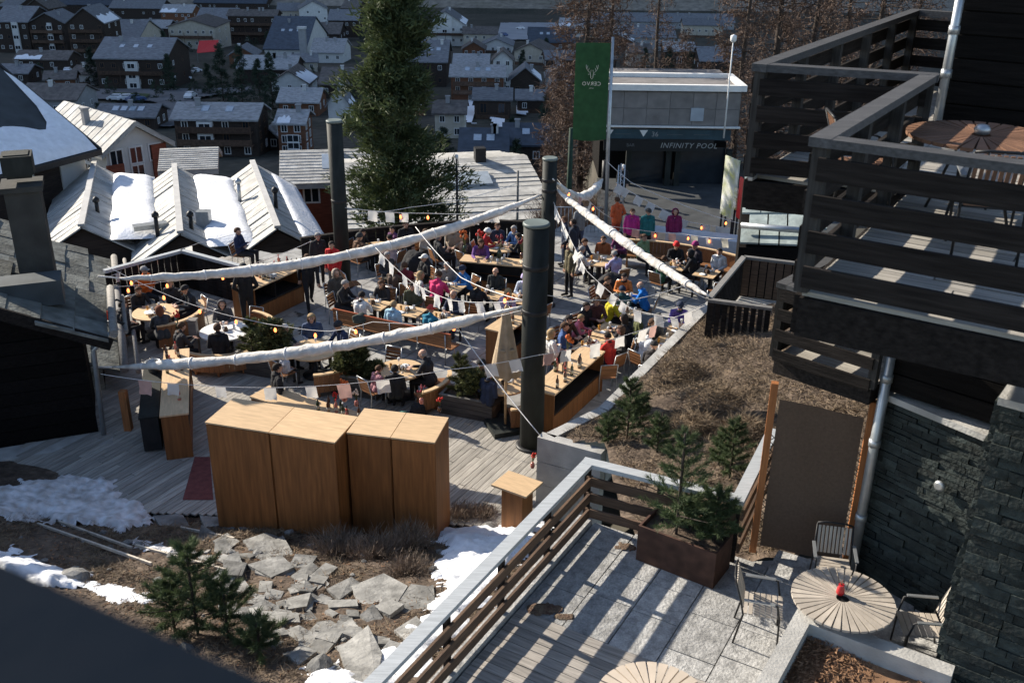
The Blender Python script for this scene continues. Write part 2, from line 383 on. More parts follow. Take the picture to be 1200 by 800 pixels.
# ---- flat slabs and boulders
def slab_piece(pts, th, name='garden_stone'):
    """irregular flat stone lying on the bank (pixel outline -> own place, tilt and thickness)"""
    P = [onG(*p) for p in pts]; c = sum(P, Vector()) / len(P)
    mb = MB(); n = len(P); top = [Vector((p.x, p.y, zg(c.x, c.y) + (p.z - zg(c.x, c.y)) * .8 + th)) - c for p in P]
    ar = sum(top[i].x * top[(i + 1) % n].y - top[(i + 1) % n].x * top[i].y for i in range(n))
    if ar < 0: top.reverse()
    bot = [Vector((p.x * 1.02, p.y * 1.02, p.z - th - .06)) for p in top]
    mb.add(top + bot, [tuple(range(n)), tuple(range(2 * n - 1, n - 1, -1))] + [(i, n + i, n + (i + 1) % n, (i + 1) % n) for i in range(n)])
    return mb, c
SL = [("broad grey slab in the middle of the stone steps", [(412, 690), (450, 678), (478, 690), (455, 722), (425, 718)]),
      ("pointed grey slab at the right end of the stone steps", [(450, 722), (482, 688), (500, 690), (512, 705), (480, 725)]),
      ("pale oblong stone lying across the dry bank", [(341, 676), (365, 662), (374, 668), (352, 684)]),
      ("long pale board-like stone beside the dry heather", [(352, 684), (382, 664), (396, 668), (364, 691)]),
      ("grey slab leaning by the young pine", [(290, 665), (330, 655), (345, 668), (318, 678)]),
      ("slab with rounded corner beside the ground hollow", [(305, 645), (332, 632), (345, 650), (318, 664)]),
      ("ribbed grey slab under the cabinets", [(285, 636), (312, 628), (330, 634), (300, 652)]),
      ("dark slab half sunk in soil left of the steps", [(262, 660), (290, 664), (284, 678), (262, 676)]),
      ("thin slab standing out of the soil below the pine", [(308, 720), (350, 722), (352, 731), (310, 730)]),
      ("squared block at the edge of the stones", [(292, 717), (305, 715), (312, 727), (300, 732)]),
      ("tilted pale slab by the black drain hollow", [(350, 752), (372, 733), (381, 745), (378, 768), (350, 760)]),
      ("low dark slab under the tilted pale one", [(338, 772), (352, 760), (372, 768), (350, 780)]),
      ("slab with a chipped corner in front of the steps", [(385, 742), (412, 728), (420, 736), (400, 748)]),
      ("wide slab at the bottom of the bank", [(398, 765), (432, 740), (448, 770), (440, 800), (408, 798)]),
      ("mossy stone piece beside the railing foot", [(462, 742), (488, 728), (500, 740), (478, 754)]),
      ("lone stub of stone next to the dry grass", [(500, 690), (508, 688), (510, 706), (502, 706)]),
      ("pale stone left of the broad slab", [(383, 693), (412, 680), (424, 688), (398, 704)]),
      ("small grey stone below the long pale one", [(384, 708), (418, 706), (420, 713), (386, 716)]),
      ("flat slab in the shade by the snow heap", [(180, 605), (212, 600), (222, 616), (192, 622)]),
      ("slab beside the red carpet foot", [(232, 600), (262, 604), (264, 616), (240, 618)]),
      ("narrow slab in front of the cabinets", [(276, 610), (310, 604), (318, 612), (282, 622)])]
for lab, pts in SL:
    mb, c = slab_piece(pts, random.uniform(.02, .07)); tag(mb.build('garden_stone', m_stone, None, c), lab, 'stone', 'stones of the garden bank')
def rock_mesh(seed, n=10):
    bm = bmesh.new(); bmesh.ops.create_icosphere(bm, subdivisions=2, radius=1)
    for v in bm.verts:
        k = 1 + .35 * noise.noise(v.co * 1.3 + Vector((seed * 7, 0, 0))) + .12 * noise.noise(v.co * 4 + Vector((seed * 3, 1, 0)))
        v.co = Vector((v.co.x * k, v.co.y * k, v.co.z * k * .7))
        for ax in range(3):
            lim = .78; v.co[ax] = max(-lim, min(lim, v.co[ax]))
    me = bpy.data.meshes.new('rock'); bm.to_mesh(me); bm.free(); me.materials.append(m_stone); return me
ROCK = [rock_mesh(i) for i in range(6)]
RK = [(88, 682, .28, 'grey'), (375, 785, .22, 'pale'), (322, 605, .2, 'small'), (340, 602, .16, 'little'), (515, 610, .16, 'snow side'), (575, 620, .18, 'snow side')]
for i, (x, y, s, ad) in enumerate(RK):
    p = onG(x, y); tag(ob('boulder', ROCK[i % 6], None, None, p + Vector((0, 0, s * .25)), (0, 0, i * 1.3), (s, s * .8, s * .8)), None, 'boulder', 'boulders on the garden bank')['label'] = \
        'grey boulder lying on the brown garden bank'
for i in range(110):
    x = random.uniform(-12, 0); y = random.uniform(9.5, 16.6)
    if inside(garden_poly, x, y) and x < -1.5 + (y - 9) * .3:
        s = random.choice((.05, .07, .1)) * random.uniform(.7, 1.3)
        tag(ob('pebble', ROCK[i % 6], None, None, (x, y, zg(x, y) + s * .2), (0, 0, i), (s, s * .8, s * .7)), 'small loose grey stone on the garden bank', 'stone', 'loose stones on the bank')
rs = random.Random(31)
for i in range(75):
    t_ = rs.random(); bx_, by_ = lerp(215, 440, t_) + rs.gauss(0, 32), lerp(612, 770, t_) + rs.gauss(0, 26)
    sz = rs.uniform(9, 21); k_ = rs.choice((4, 4, 5)); a0 = rs.uniform(0, 6.28)
    pts = [(bx_ + sz * rs.uniform(.7, 1.1) * math.cos(a0 + 6.283 * j / k_), by_ + .55 * sz * rs.uniform(.7, 1.1) * math.sin(a0 + 6.283 * j / k_)) for j in range(k_)]
    mb, c = slab_piece(pts, rs.uniform(.0, .07))
    if not inside(garden_poly, c.x, c.y) or c.x > -1.6 + (c.y - 9) * .4: continue
    tag(mb.build('garden_stone', m_stone, None, c, (rs.gauss(0, .09), rs.gauss(0, .09), 0)), 'grey broken slab among the tumbled stones of the bank', 'stone', 'tumbled slabs of the garden bank')
m_batten = mat('pale_batten', (.46, .41, .34), .8, .2, 3, bump=.1)
# wooden bed edging
for (a, b, lab) in [((58, 607), (155, 642), 'pale batten edging the upper garden bed'), ((45, 616), (178, 663), 'weathered batten edging the lower garden bed'), ((160, 643), (265, 672), 'batten end running towards the young pine'), ((212, 620), (275, 633), 'loose board lying over the stones')]:
    A, B = onG(*a), onG(*b); mb = MB(); dz_ = max(zg(A.lerp(B, i / 8).x, A.lerp(B, i / 8).y) - A.lerp(B, i / 8).z for i in range(9))
    mb.bar(A + Vector((0, 0, dz_ + .0)), B + Vector((0, 0, dz_ + .0)), .035, .05)
    tag(mb.build('timber_edging', m_batten), lab, 'edging', 'timber edgings of the bed')

def blades(name, mat_, N, sampler, ln, wd, flat=.5, parent=None, seed=1, curl=0):
    """many thin leaf blades in one mesh"""
    rng = random.Random(seed); v = []; f = []
    for i in range(N):
        p, nrm = sampler(rng)
        if p is None: continue
        a = rng.uniform(0, 6.283); el = rng.uniform(.1, 1) * (1 - flat) * 1.5
        d = Vector((math.cos(a) * math.cos(el), math.sin(a) * math.cos(el), math.sin(el)))
        if nrm is not None: d = (d + nrm).normalized()
        s = d.cross(Vector((rng.uniform(-1, 1), rng.uniform(-1, 1), rng.uniform(-1, 1)))); s.normalize()
        L = ln * rng.uniform(.5, 1.3); W = wd * rng.uniform(.6, 1.3)
        b = len(v); v += [p - s * W / 2, p + s * W / 2, p + d * L]; f.append((b, b + 1, b + 2))
    mb = MB(); mb.v = [tuple(x) for x in v]; mb.f = f; mb.mi = [0] * len(f); mb.sm = [False] * len(f)
    return mb.build(name, mat_, parent)
def g_sampler(rng):
    for _ in range(40):
        x = rng.uniform(-13, .8); y = rng.uniform(8, 16.8)
        if inside(garden_poly, x, y) and noise.noise((x * .8, y * .8, 3)) + .5 * noise.noise((x * 2.5, y * 2.5, 6)) > rng.uniform(-.3, .45): return Vector((x, y, zg(x, y) + .005)), None
    return None, None
tag(blades('dry_grass', m_straw, 52000, g_sampler, .15, .012, .7), 'flattened dry straw-coloured grass over the garden bank', 'grass', kind='stuff')
def leaf_litter(rng):
    x = rng.uniform(-13, .8); y = rng.uniform(8, 16.8)
    return (Vector((x, y, zg(x, y) + .01)), None) if inside(garden_poly, x, y) else (None, None)
tag(blades('dead_leaves', m_mulch, 9000, leaf_litter, .05, .035, .9, seed=3), 'brown dead leaves littered over the garden bank', 'leaves', kind='stuff')
def twig_bush(px, py, r, h, lab, N=2400):
    r *= 1.25; h *= 1.15; p = onG(px, py); t = thing('dry_shrub', lab, 'shrub', p, 0, 'dry shrubs on the garden bank')
    def sm(rng):
        a = rng.uniform(0, 6.283); q = math.sqrt(rng.random()); el = rng.random()
        d = Vector((math.cos(a) * q, math.sin(a) * q, .35 + el * .6)); k = rng.uniform(.05, .9)
        return Vector((d.x * r * k, d.y * r * k, d.z * h * k * (1 - .35 * q))), d * .9
    blades('branch', m_twig, N, sm, h * .42, .010, .3, t, seed=int(px)); return t
for a in [(372, 622, .5, .42, 'bare grey heather clump beside the cabinets'), (418, 612, .55, .5, 'tall dead heather bush before the cabinet doors'), (452, 618, .5, .45, 'dense dry heather mound under the oak cabinets'), (395, 645, .5, .35, 'straw-coloured bush above the pale stones'),
          (440, 650, .5, .35, 'dry tussock on top of the stone steps'), (480, 640, .45, .4, 'dark heather clump beside the bright snow'), (540, 607, .35, .3, 'heather tuft at the deck edge by the snow'), (500, 608, .4, .4, 'dead grass plume at the cabinet corner'), (345, 605, .35, .45, 'thin bare bush at the cabinets left end'), (566, 606, .3, .25, 'low heather tuft beside the small counter'), (480, 670, .4, .25, 'flattened dead bush right of the slabs')]:
    twig_bush(*a)
# ================================================================== VILLAGE
def fast_blades(name, mat_, P, D, L, W, parent, seed=0):
    r = np.random.default_rng(seed); n = len(P)
    Dn = D / np.linalg.norm(D, axis=1, keepdims=True)
    Sd = np.cross(Dn, r.normal(size=(n, 3))); Sd /= np.linalg.norm(Sd, axis=1, keepdims=True) + 1e-9
    v = np.empty((n, 3, 3)); v[:, 0] = P - Sd * W[:, None] / 2; v[:, 1] = P + Sd * W[:, None] / 2; v[:, 2] = P + Dn * L[:, None]
    me = bpy.data.meshes.new(name); me.vertices.add(3 * n); me.vertices.foreach_set('co', v.ravel())
    me.loops.add(3 * n); me.loops.foreach_set('vertex_index', np.arange(3 * n, dtype=np.int32))
    me.polygons.add(n); me.polygons.foreach_set('loop_start', np.arange(0, 3 * n, 3, dtype=np.int32)); me.polygons.foreach_set('loop_total', np.full(n, 3, dtype=np.int32))
    me.update(calc_edges=True); me.materials.append(mat_); return ob(name, me, None, parent)
def tree(name, label, loc, h, r, kind, N, group=None, seed=1, bare=.1, lean=0):
    """kind: pine (dense, upswept), fir (dark, drooping), larch (bare brown twigs), bush"""
    rg = random.Random(seed); t = thing(name, label, 'tree' if kind != 'bush' else 'shrub', loc, rg.uniform(0, 6), group)
    tr = MB(); k = 8; pts = [Vector((math.sin(i * .9) * .01 * h * i / k + lean * i / k, 0, h * .97 * i / k)) for i in range(k + 1)]
    tr.tube(pts, [max(.012 * h * (1 - i / (k + .3)) , .02) for i in range(k + 1)], 7)
    P = []; D = []; Ls = []; Ws = []; br = MB()
    nb = {'pine': int(h * 6.5), 'fir': int(h * 7), 'larch': int(h * 8), 'bush': 26}[kind]
    per = max(3, N // nb)
    for b in range(nb):
        q = bare + (1 - bare) * ((b + rg.random()) / nb); z = q * h
        if kind == 'bush': L = r * rg.uniform(.6, 1.05) * (1 - .55 * q)
        elif kind == 'pine': L = r * min(1, (1 - q) * 1.5 + .03) * rg.choice((.5, .7, .9, 1.05, 1.25)) * rg.uniform(.85, 1.1)
        else: L = r * (1 - q) ** (.85 if kind == 'fir' else .7) * rg.uniform(.6, 1.1) + .02 * h
        a = rg.uniform(0, 6.283); rise = {'pine': .35, 'fir': -.12, 'larch': .02, 'bush': .7}[kind] + rg.uniform(-.15, .15)
        d = Vector((math.cos(a), math.sin(a), rise)); base = Vector((lean * q, 0, z)); sag = {'pine': .0, 'fir': -.18, 'larch': .12, 'bush': .1}[kind]
        tip = base + d * L + Vector((0, 0, sag * L)); midp = base + d * L * .55 + Vector((0, 0, -abs(sag) * .25 * L))
        if L > .25 and kind != 'bush': br.tube([base, midp, tip], [max(.012, L * .016), max(.008, L * .01), .004], 4, caps=False)
        elif kind == 'bush': br.tube([base, tip], [.012, .004], 4, caps=False)
        nclump = max(2, int(per / 14)); cl = []
        for c in range(nclump):
            s = rg.random() ** .6; s = .12 + .88 * s; p = base.lerp(midp, s / .55) if s < .55 else midp.lerp(tip, (s - .55) / .45)
            spread = L * (.30 if kind != 'larch' else .24) * (1.15 - s * .6)
            p = p + Vector((rg.gauss(0, spread), rg.gauss(0, spread), rg.gauss(0, spread * .55) - (spread * .35 if kind in ('fir', 'larch') else 0)))
            out = (p - Vector((0, 0, p.z - .25 * L))).normalized()
            cs = {'pine': .22, 'fir': .5, 'larch': .35, 'bush': .09}[kind] * (h / 12 if kind != 'bush' else 1) ** .5
            for e in range(per // nclump):
                P.append(p + Vector((rg.gauss(0, cs * .45), rg.gauss(0, cs * .45), rg.gauss(0, cs * .35))))
                dd = out * .9 + Vector((rg.gauss(0, .6), rg.gauss(0, .6), rg.gauss(0, .5) + (.3 if kind in ('pine', 'bush') else -.1)))
                if kind == 'larch': dd = Vector((rg.gauss(0, .7), rg.gauss(0, .7), rg.gauss(-.25, .6)))
                D.append(dd); Ls.append(cs * rg.uniform(.6, 1.4)); Ws.append(cs * {'pine': .28, 'fir': .32, 'larch': .13, 'bush': .5}[kind] * rg.uniform(.6, 1.3))
    tk = tr.build('trunk', m_bark, t)
    if br.v: br.build('branches', m_bark, t)
    fast_blades('crown', {'pine': m_needle, 'fir': m_fir, 'larch': m_larch, 'bush': m_shrub}[kind], np.array([tuple(p) for p in P]), np.array([tuple(p) for p in D]), np.array(Ls), np.array(Ws), t, seed)
    return t

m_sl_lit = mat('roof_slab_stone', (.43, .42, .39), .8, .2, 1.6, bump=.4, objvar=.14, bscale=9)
def quad_slabs(parent, A, B, C, D, n, mat_, th=.06, name='roof_slab', step=.03, wav=.0):
    """cover the quad A-B (low edge) / D-C (ridge) with n strips A->B, overlapping like slates"""
    A, B, C, D = map(Vector, (A, B, C, D)); nrm = (B - A).cross(D - A).normalized()
    if nrm.z < 0: nrm = -nrm
    for i in range(n):
        t0, t1 = i / n, (i + 1) / n + .12 / n
        q = [A.lerp(B, t0), A.lerp(B, min(t1, 1)), D.lerp(C, min(t1, 1)), D.lerp(C, t0)]
        j = [random.uniform(-.03, .03) * wav for _ in range(4)]
        top = [q[0] + nrm * (th + step + j[0]), q[1] + nrm * (th + j[1]), q[2] + nrm * (th + j[2]), q[3] + nrm * (th + step + j[3])]
        bot = [p - nrm * th for p in top]; c = sum(q, Vector()) / 4
        mb = MB(); mb.add([p - c for p in top + bot], [(0, 1, 2, 3), (7, 6, 5, 4), (0, 4, 5, 1), (1, 5, 6, 2), (2, 6, 7, 3), (3, 7, 4, 0)])
        if (top[1] - top[0]).cross(top[3] - top[0]).z < 0: mb.f = [f[::-1] for f in mb.f]
        mb.build(name, mat_, parent, c)
# window meshes shared by all houses (frame + dark pane), looking along -y
def win_mesh(w_, h_, fr):
    mb = MB(); mb.m = 0
    for s in (-1, 1): mb.box((s * (w_ / 2 - fr / 2), -.03, 0), (fr, .08, h_)); mb.box((0, -.028, s * (h_ / 2 - fr / 2)), (w_ - 2 * fr, .076, fr))
    mb.box((0, -.026, 0), (fr * .7, .07, h_ - 2 * fr)); mb.m = 1; mb.box((0, -.01, 0), (w_ - 2 * fr, .03, h_ - 2 * fr)); me = mb.mesh('window')
    me.materials.append(m_white); me.materials.append(m_glassd); return me
WIN = {'s': win_mesh(1.0, 1.2, .1), 'w': win_mesh(1.9, 1.3, .12), 'd': win_mesh(1.5, 2.1, .12)}
m_winbr = mat('brown_window_frame', (.10, .055, .03), .6, .2, 3, bump=.05)
walls = dict(dark=mat('dark_chalet_wood', (.045, .032, .025), .8, .3, 1.5, (1, 1, 9), .2), brown=mat('brown_chalet_wood', (.17, .075, .04), .8, .3, 1.5, (1, 1, 9), .2), white=mat('white_render', (.60, .59, .56), .85, .08, 1, bump=.1),
             cream=mat('cream_render', (.46, .41, .33), .85, .1, 1, bump=.1), grey=mat('grey_render', (.30, .30, .30), .85, .1, 1, bump=.1), red=mat('red_wood', (.24, .07, .04), .8, .2, 1.5, (1, 1, 9), .2))
roofs = dict(slate=mat('slate_roof', (.17, .175, .185), .7, .25, .9, (1, 3, 3), .4, .15), pale=mat('pale_stone_roof', (.33, .33, .33), .75, .25, 1.2, (1, 3, 3), .4, .1), blue=mat('blue_black_roof', (.055, .070, .092), .6, .2, .8, bump=.2, objvar=.15),
             brown=mat('brown_slate_roof', (.125, .11, .10), .8, .25, 1, bump=.3, objvar=.15), metal=m_metalroof)
m_balc = mat('balcony_wood', (.10, .06, .04), .8, .3, 2, bump=.1, objvar=.3)
DIM = {}
def house(lab, x0, x1, yr, ye, yb, kind='eave', wall='dark', roof='slate', cols=None, rows=None, snow=0, depth=None, rz=0, balcony=0, Y=None, chim=1, tower=None, skylights=0, win='s', grp='houses of the valley village', base_extra=3, side='white', chs=.7):
    B = onT((x0 + x1) / 2, yb) if Y is None else atY((x0 + x1) / 2, yb, Y)
    Yd = B.y; xl = atY(x0, yb, Yd).x; xr = atY(x1, yb, Yd).x; W = xr - xl; c = Vector(((xl + xr) / 2, Yd, B.z))
    H = atY((x0 + x1) / 2, ye, Yd).z - B.z
    t = thing('chalet' if wall in ('dark', 'brown', 'red') else 'house', lab, 'house', c, rz, grp)
    wm, rm = walls[wall], roofs[roof]; ov = .55; th = .28
    ze = CH - c.z - H
    if kind == 'eave':
        p = math.tan(rad(21)); dr = math.radians(0); yy = atY((x0 + x1) / 2, yr, 1.0); tr_ = CH - yy.z
        d = max(1.5, (ze - Yd * tr_) / (p + tr_)); Dp = 2 * d
        mb = MB(); mb.box((0, Dp / 2, H / 2 - base_extra / 2), (W, Dp, H + base_extra))
        for s in (-1, 1):      # gables
            mb.add([(s * W / 2, 0, H), (s * W / 2, Dp, H), (s * W / 2, d, H + d * p)], [(0, 1, 2) if s > 0 else (0, 2, 1)])
        wl = mb.build('wall', wm, t)
        rf = MB()
        for s in (-1, 1):
            a = [(-W / 2 - ov, d, H + d * p + .02), (W / 2 + ov, d, H + d * p + .02), (W / 2 + ov, d + s * (d + ov), H - ov * p + .02), (-W / 2 - ov, d + s * (d + ov), H - ov * p + .02)]
            b = [(x, y, z + th) for x, y, z in a]; q = a + b
            fs = [(0, 1, 2, 3), (7, 6, 5, 4), (0, 4, 5, 1), (1, 5, 6, 2), (2, 6, 7, 3), (3, 7, 4, 0)]
            rf.add(q, fs if s > 0 else [f[::-1] for f in fs])
        if roof == 'metal':
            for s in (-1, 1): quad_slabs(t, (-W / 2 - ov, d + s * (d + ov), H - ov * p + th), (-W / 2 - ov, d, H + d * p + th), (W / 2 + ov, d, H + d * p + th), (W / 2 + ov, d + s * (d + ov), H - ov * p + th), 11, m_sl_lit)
        R = rf.build('roof', rm, t); apex = H + d * p; roofz = lambda x, y: H + (d - abs(y - d)) * p + th
    else:
        Dp = depth or W * 1.2; za = atY((x0 + x1) / 2, yr, Yd).z - c.z; p = (za - H) / (W / 2)
        mb = MB(); mb.box((0, Dp / 2, H / 2 - base_extra / 2), (W, Dp, H + base_extra))
        for s in (0, 1): mb.add([(-W / 2, s * Dp, H), (W / 2, s * Dp, H), (0, s * Dp, za)], [(0, 1, 2) if s == 0 else (0, 2, 1)])
        wl = mb.build('wall', wm, t); rf = MB()
        for s in (-1, 1):
            a = [(0, -ov, za + .02), (0, Dp + ov, za + .02), (s * (W / 2 + ov), Dp + ov, H - ov * p + .02), (s * (W / 2 + ov), -ov, H - ov * p + .02)]
            q = a + [(x, y, z + th) for x, y, z in a]; fs = [(0, 1, 2, 3), (7, 6, 5, 4), (0, 4, 5, 1), (1, 5, 6, 2), (2, 6, 7, 3), (3, 7, 4, 0)]
            rf.add(q, fs if s < 0 else [f[::-1] for f in fs])
        if roof == 'metal':
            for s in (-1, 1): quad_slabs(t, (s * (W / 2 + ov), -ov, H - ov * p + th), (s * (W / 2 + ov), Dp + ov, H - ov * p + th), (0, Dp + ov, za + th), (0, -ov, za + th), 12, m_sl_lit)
        R = rf.build('roof', rm, t); apex = za; roofz = lambda x, y: za - abs(x) * p + th
    DIM[t.name] = (W, H, Dp); rr = random.Random(int(x0 * 7 + yb))
    rows = rows or max(1, int(H / 2.7)); cols = cols or max(2, int(W / 2.6))
    wme = WIN[win]
    def put_win(x, y, z, a):
        o = ob('window', wme, None, t, (x, y, z), (0, 0, a))
        if wall != 'dark' or rr.random() < .5: return
        o.material_slots[0].link = 'OBJECT'; o.material_slots[0].material = m_winbr
    for r in range(rows):
        zc = H * (r + .55) / rows
        for k in range(cols):
            if rr.random() < .12: continue
            put_win(-W / 2 + W * (k + .5) / cols, -.005, zc, 0)
        for k in range(2):
            for s in (-1, 1): put_win(s * (W / 2 + .005), Dp * (.3 + .4 * k), zc, rad(90) * s)
        if balcony and r < rows:
            zb = H * r / rows + .05
            if r == 0 and rows > 1: continue
            b = MB(); b.box((0, -.62, zb), (W * .92, 1.2, .14)); b.box((0, -1.2, zb + .5), (W * .92, .08, .85))
            for k in range(max(2, cols // 2 + 1)): b.box((-W * .45 + W * .9 * k / max(1, cols // 2), -1.17, zb + .2), (.14, .12, H / rows * .94))
            b.build('balcony', m_balc, t)
    for k in range(chim):
        cx = rr.uniform(-.3, .3) * W; cy = (d if kind == 'eave' else Dp * rr.uniform(.3, .7)) * (.8 if kind == 'eave' else 1); z0 = roofz(cx, cy)
        cb = MB(); cb.box((cx, cy, z0 + .3), (chs, chs, 1.5)); cb.box((cx, cy, z0 + 1.08), (chs * 1.3, chs * 1.3, .12)); ch = cb.build('chimney', walls['grey'] if rr.random() < .6 else walls['white'], R)
    for k in range(skylights):
        if kind == 'eave':
            cx = -W * .3 + W * .6 * (k + .5) / skylights; cy = d * .55; ang = math.atan(p)
            sb = MB(); sb.box((0, 0, 0), (1.1, 1.5, .12)); o = sb.build('skylight', mat_sky, R, (cx, cy, roofz(cx, cy) + .05), (ang, 0, 0))
    if snow:
        sb = MB(); n = 10
        if kind == 'eave':
            xs_ = [-W / 2 + W * snow * i / n for i in range(n + 1)]; top = [(x, rr.uniform(.2, .5) * d) for x in xs_]
            v = [(x, -ov * .9, roofz(x, -ov * .9) + .16) for x in xs_] + [(x, y, roofz(x, y) + .1) for x, y in top]
            v += [(x, y, z - .2) for x, y, z in v]; m_ = n + 1
            f = [(i, i + 1, m_ + i + 1, m_ + i) for i in range(n)] + [(i + 2 * m_, i + 1 + 2 * m_, i + 1, i) for i in range(n)] + [(m_ + i, m_ + i + 1, 3 * m_ + i + 1, 3 * m_ + i) for i in range(n)]
        else:
            ys_ = [-ov * .9 + (Dp + ov) * .9 * i / n for i in range(n + 1)]; X0 = W / 2 + ov * .8
            v = [(X0, y, roofz(X0, y) + .16) for y in ys_] + [(X0 - W * snow * rr.uniform(.25, .45), y, 0) for y in ys_]
            v = [(x, y, roofz(x, y) + .16) for x, y, z in v]; v += [(x, y, z - .2) for x, y, z in v]; m_ = n + 1
            f = [(i, i + 1, m_ + i + 1, m_ + i) for i in range(n)] + [(i + 2 * m_, i + 1 + 2 * m_, i + 1, i) for i in range(n)] + [(m_ + i, m_ + i + 1, 3 * m_ + i + 1, 3 * m_ + i) for i in range(n)] + [(0, m_, 3 * m_, 2 * m_)]
        sb.add(v, f, False); sb.build('snow', m_snow, R)
    if tower:
        a, b2, yt = tower; X0 = atY(a, yb, Yd).x - c.x; X1 = atY(b2, yb, Yd).x - c.x; zt_ = atY(a, yt, Yd).z - c.z
        tb = MB(); tb.box(((X0 + X1) / 2, -.25, zt_ / 2 - 1), (X1 - X0, .9, zt_ + 2)); tw = tb.build('stair_tower', walls[side], t)
        for r in range(3): ob('window', WIN['w'], None, tw, ((X0 + X1) / 2, -.705, zt_ * (r + .55) / 3))
    return t
mat_sky = mat('skylight_glass', (.35, .40, .45), .1, .1, 2, bump=0, spec=.8)
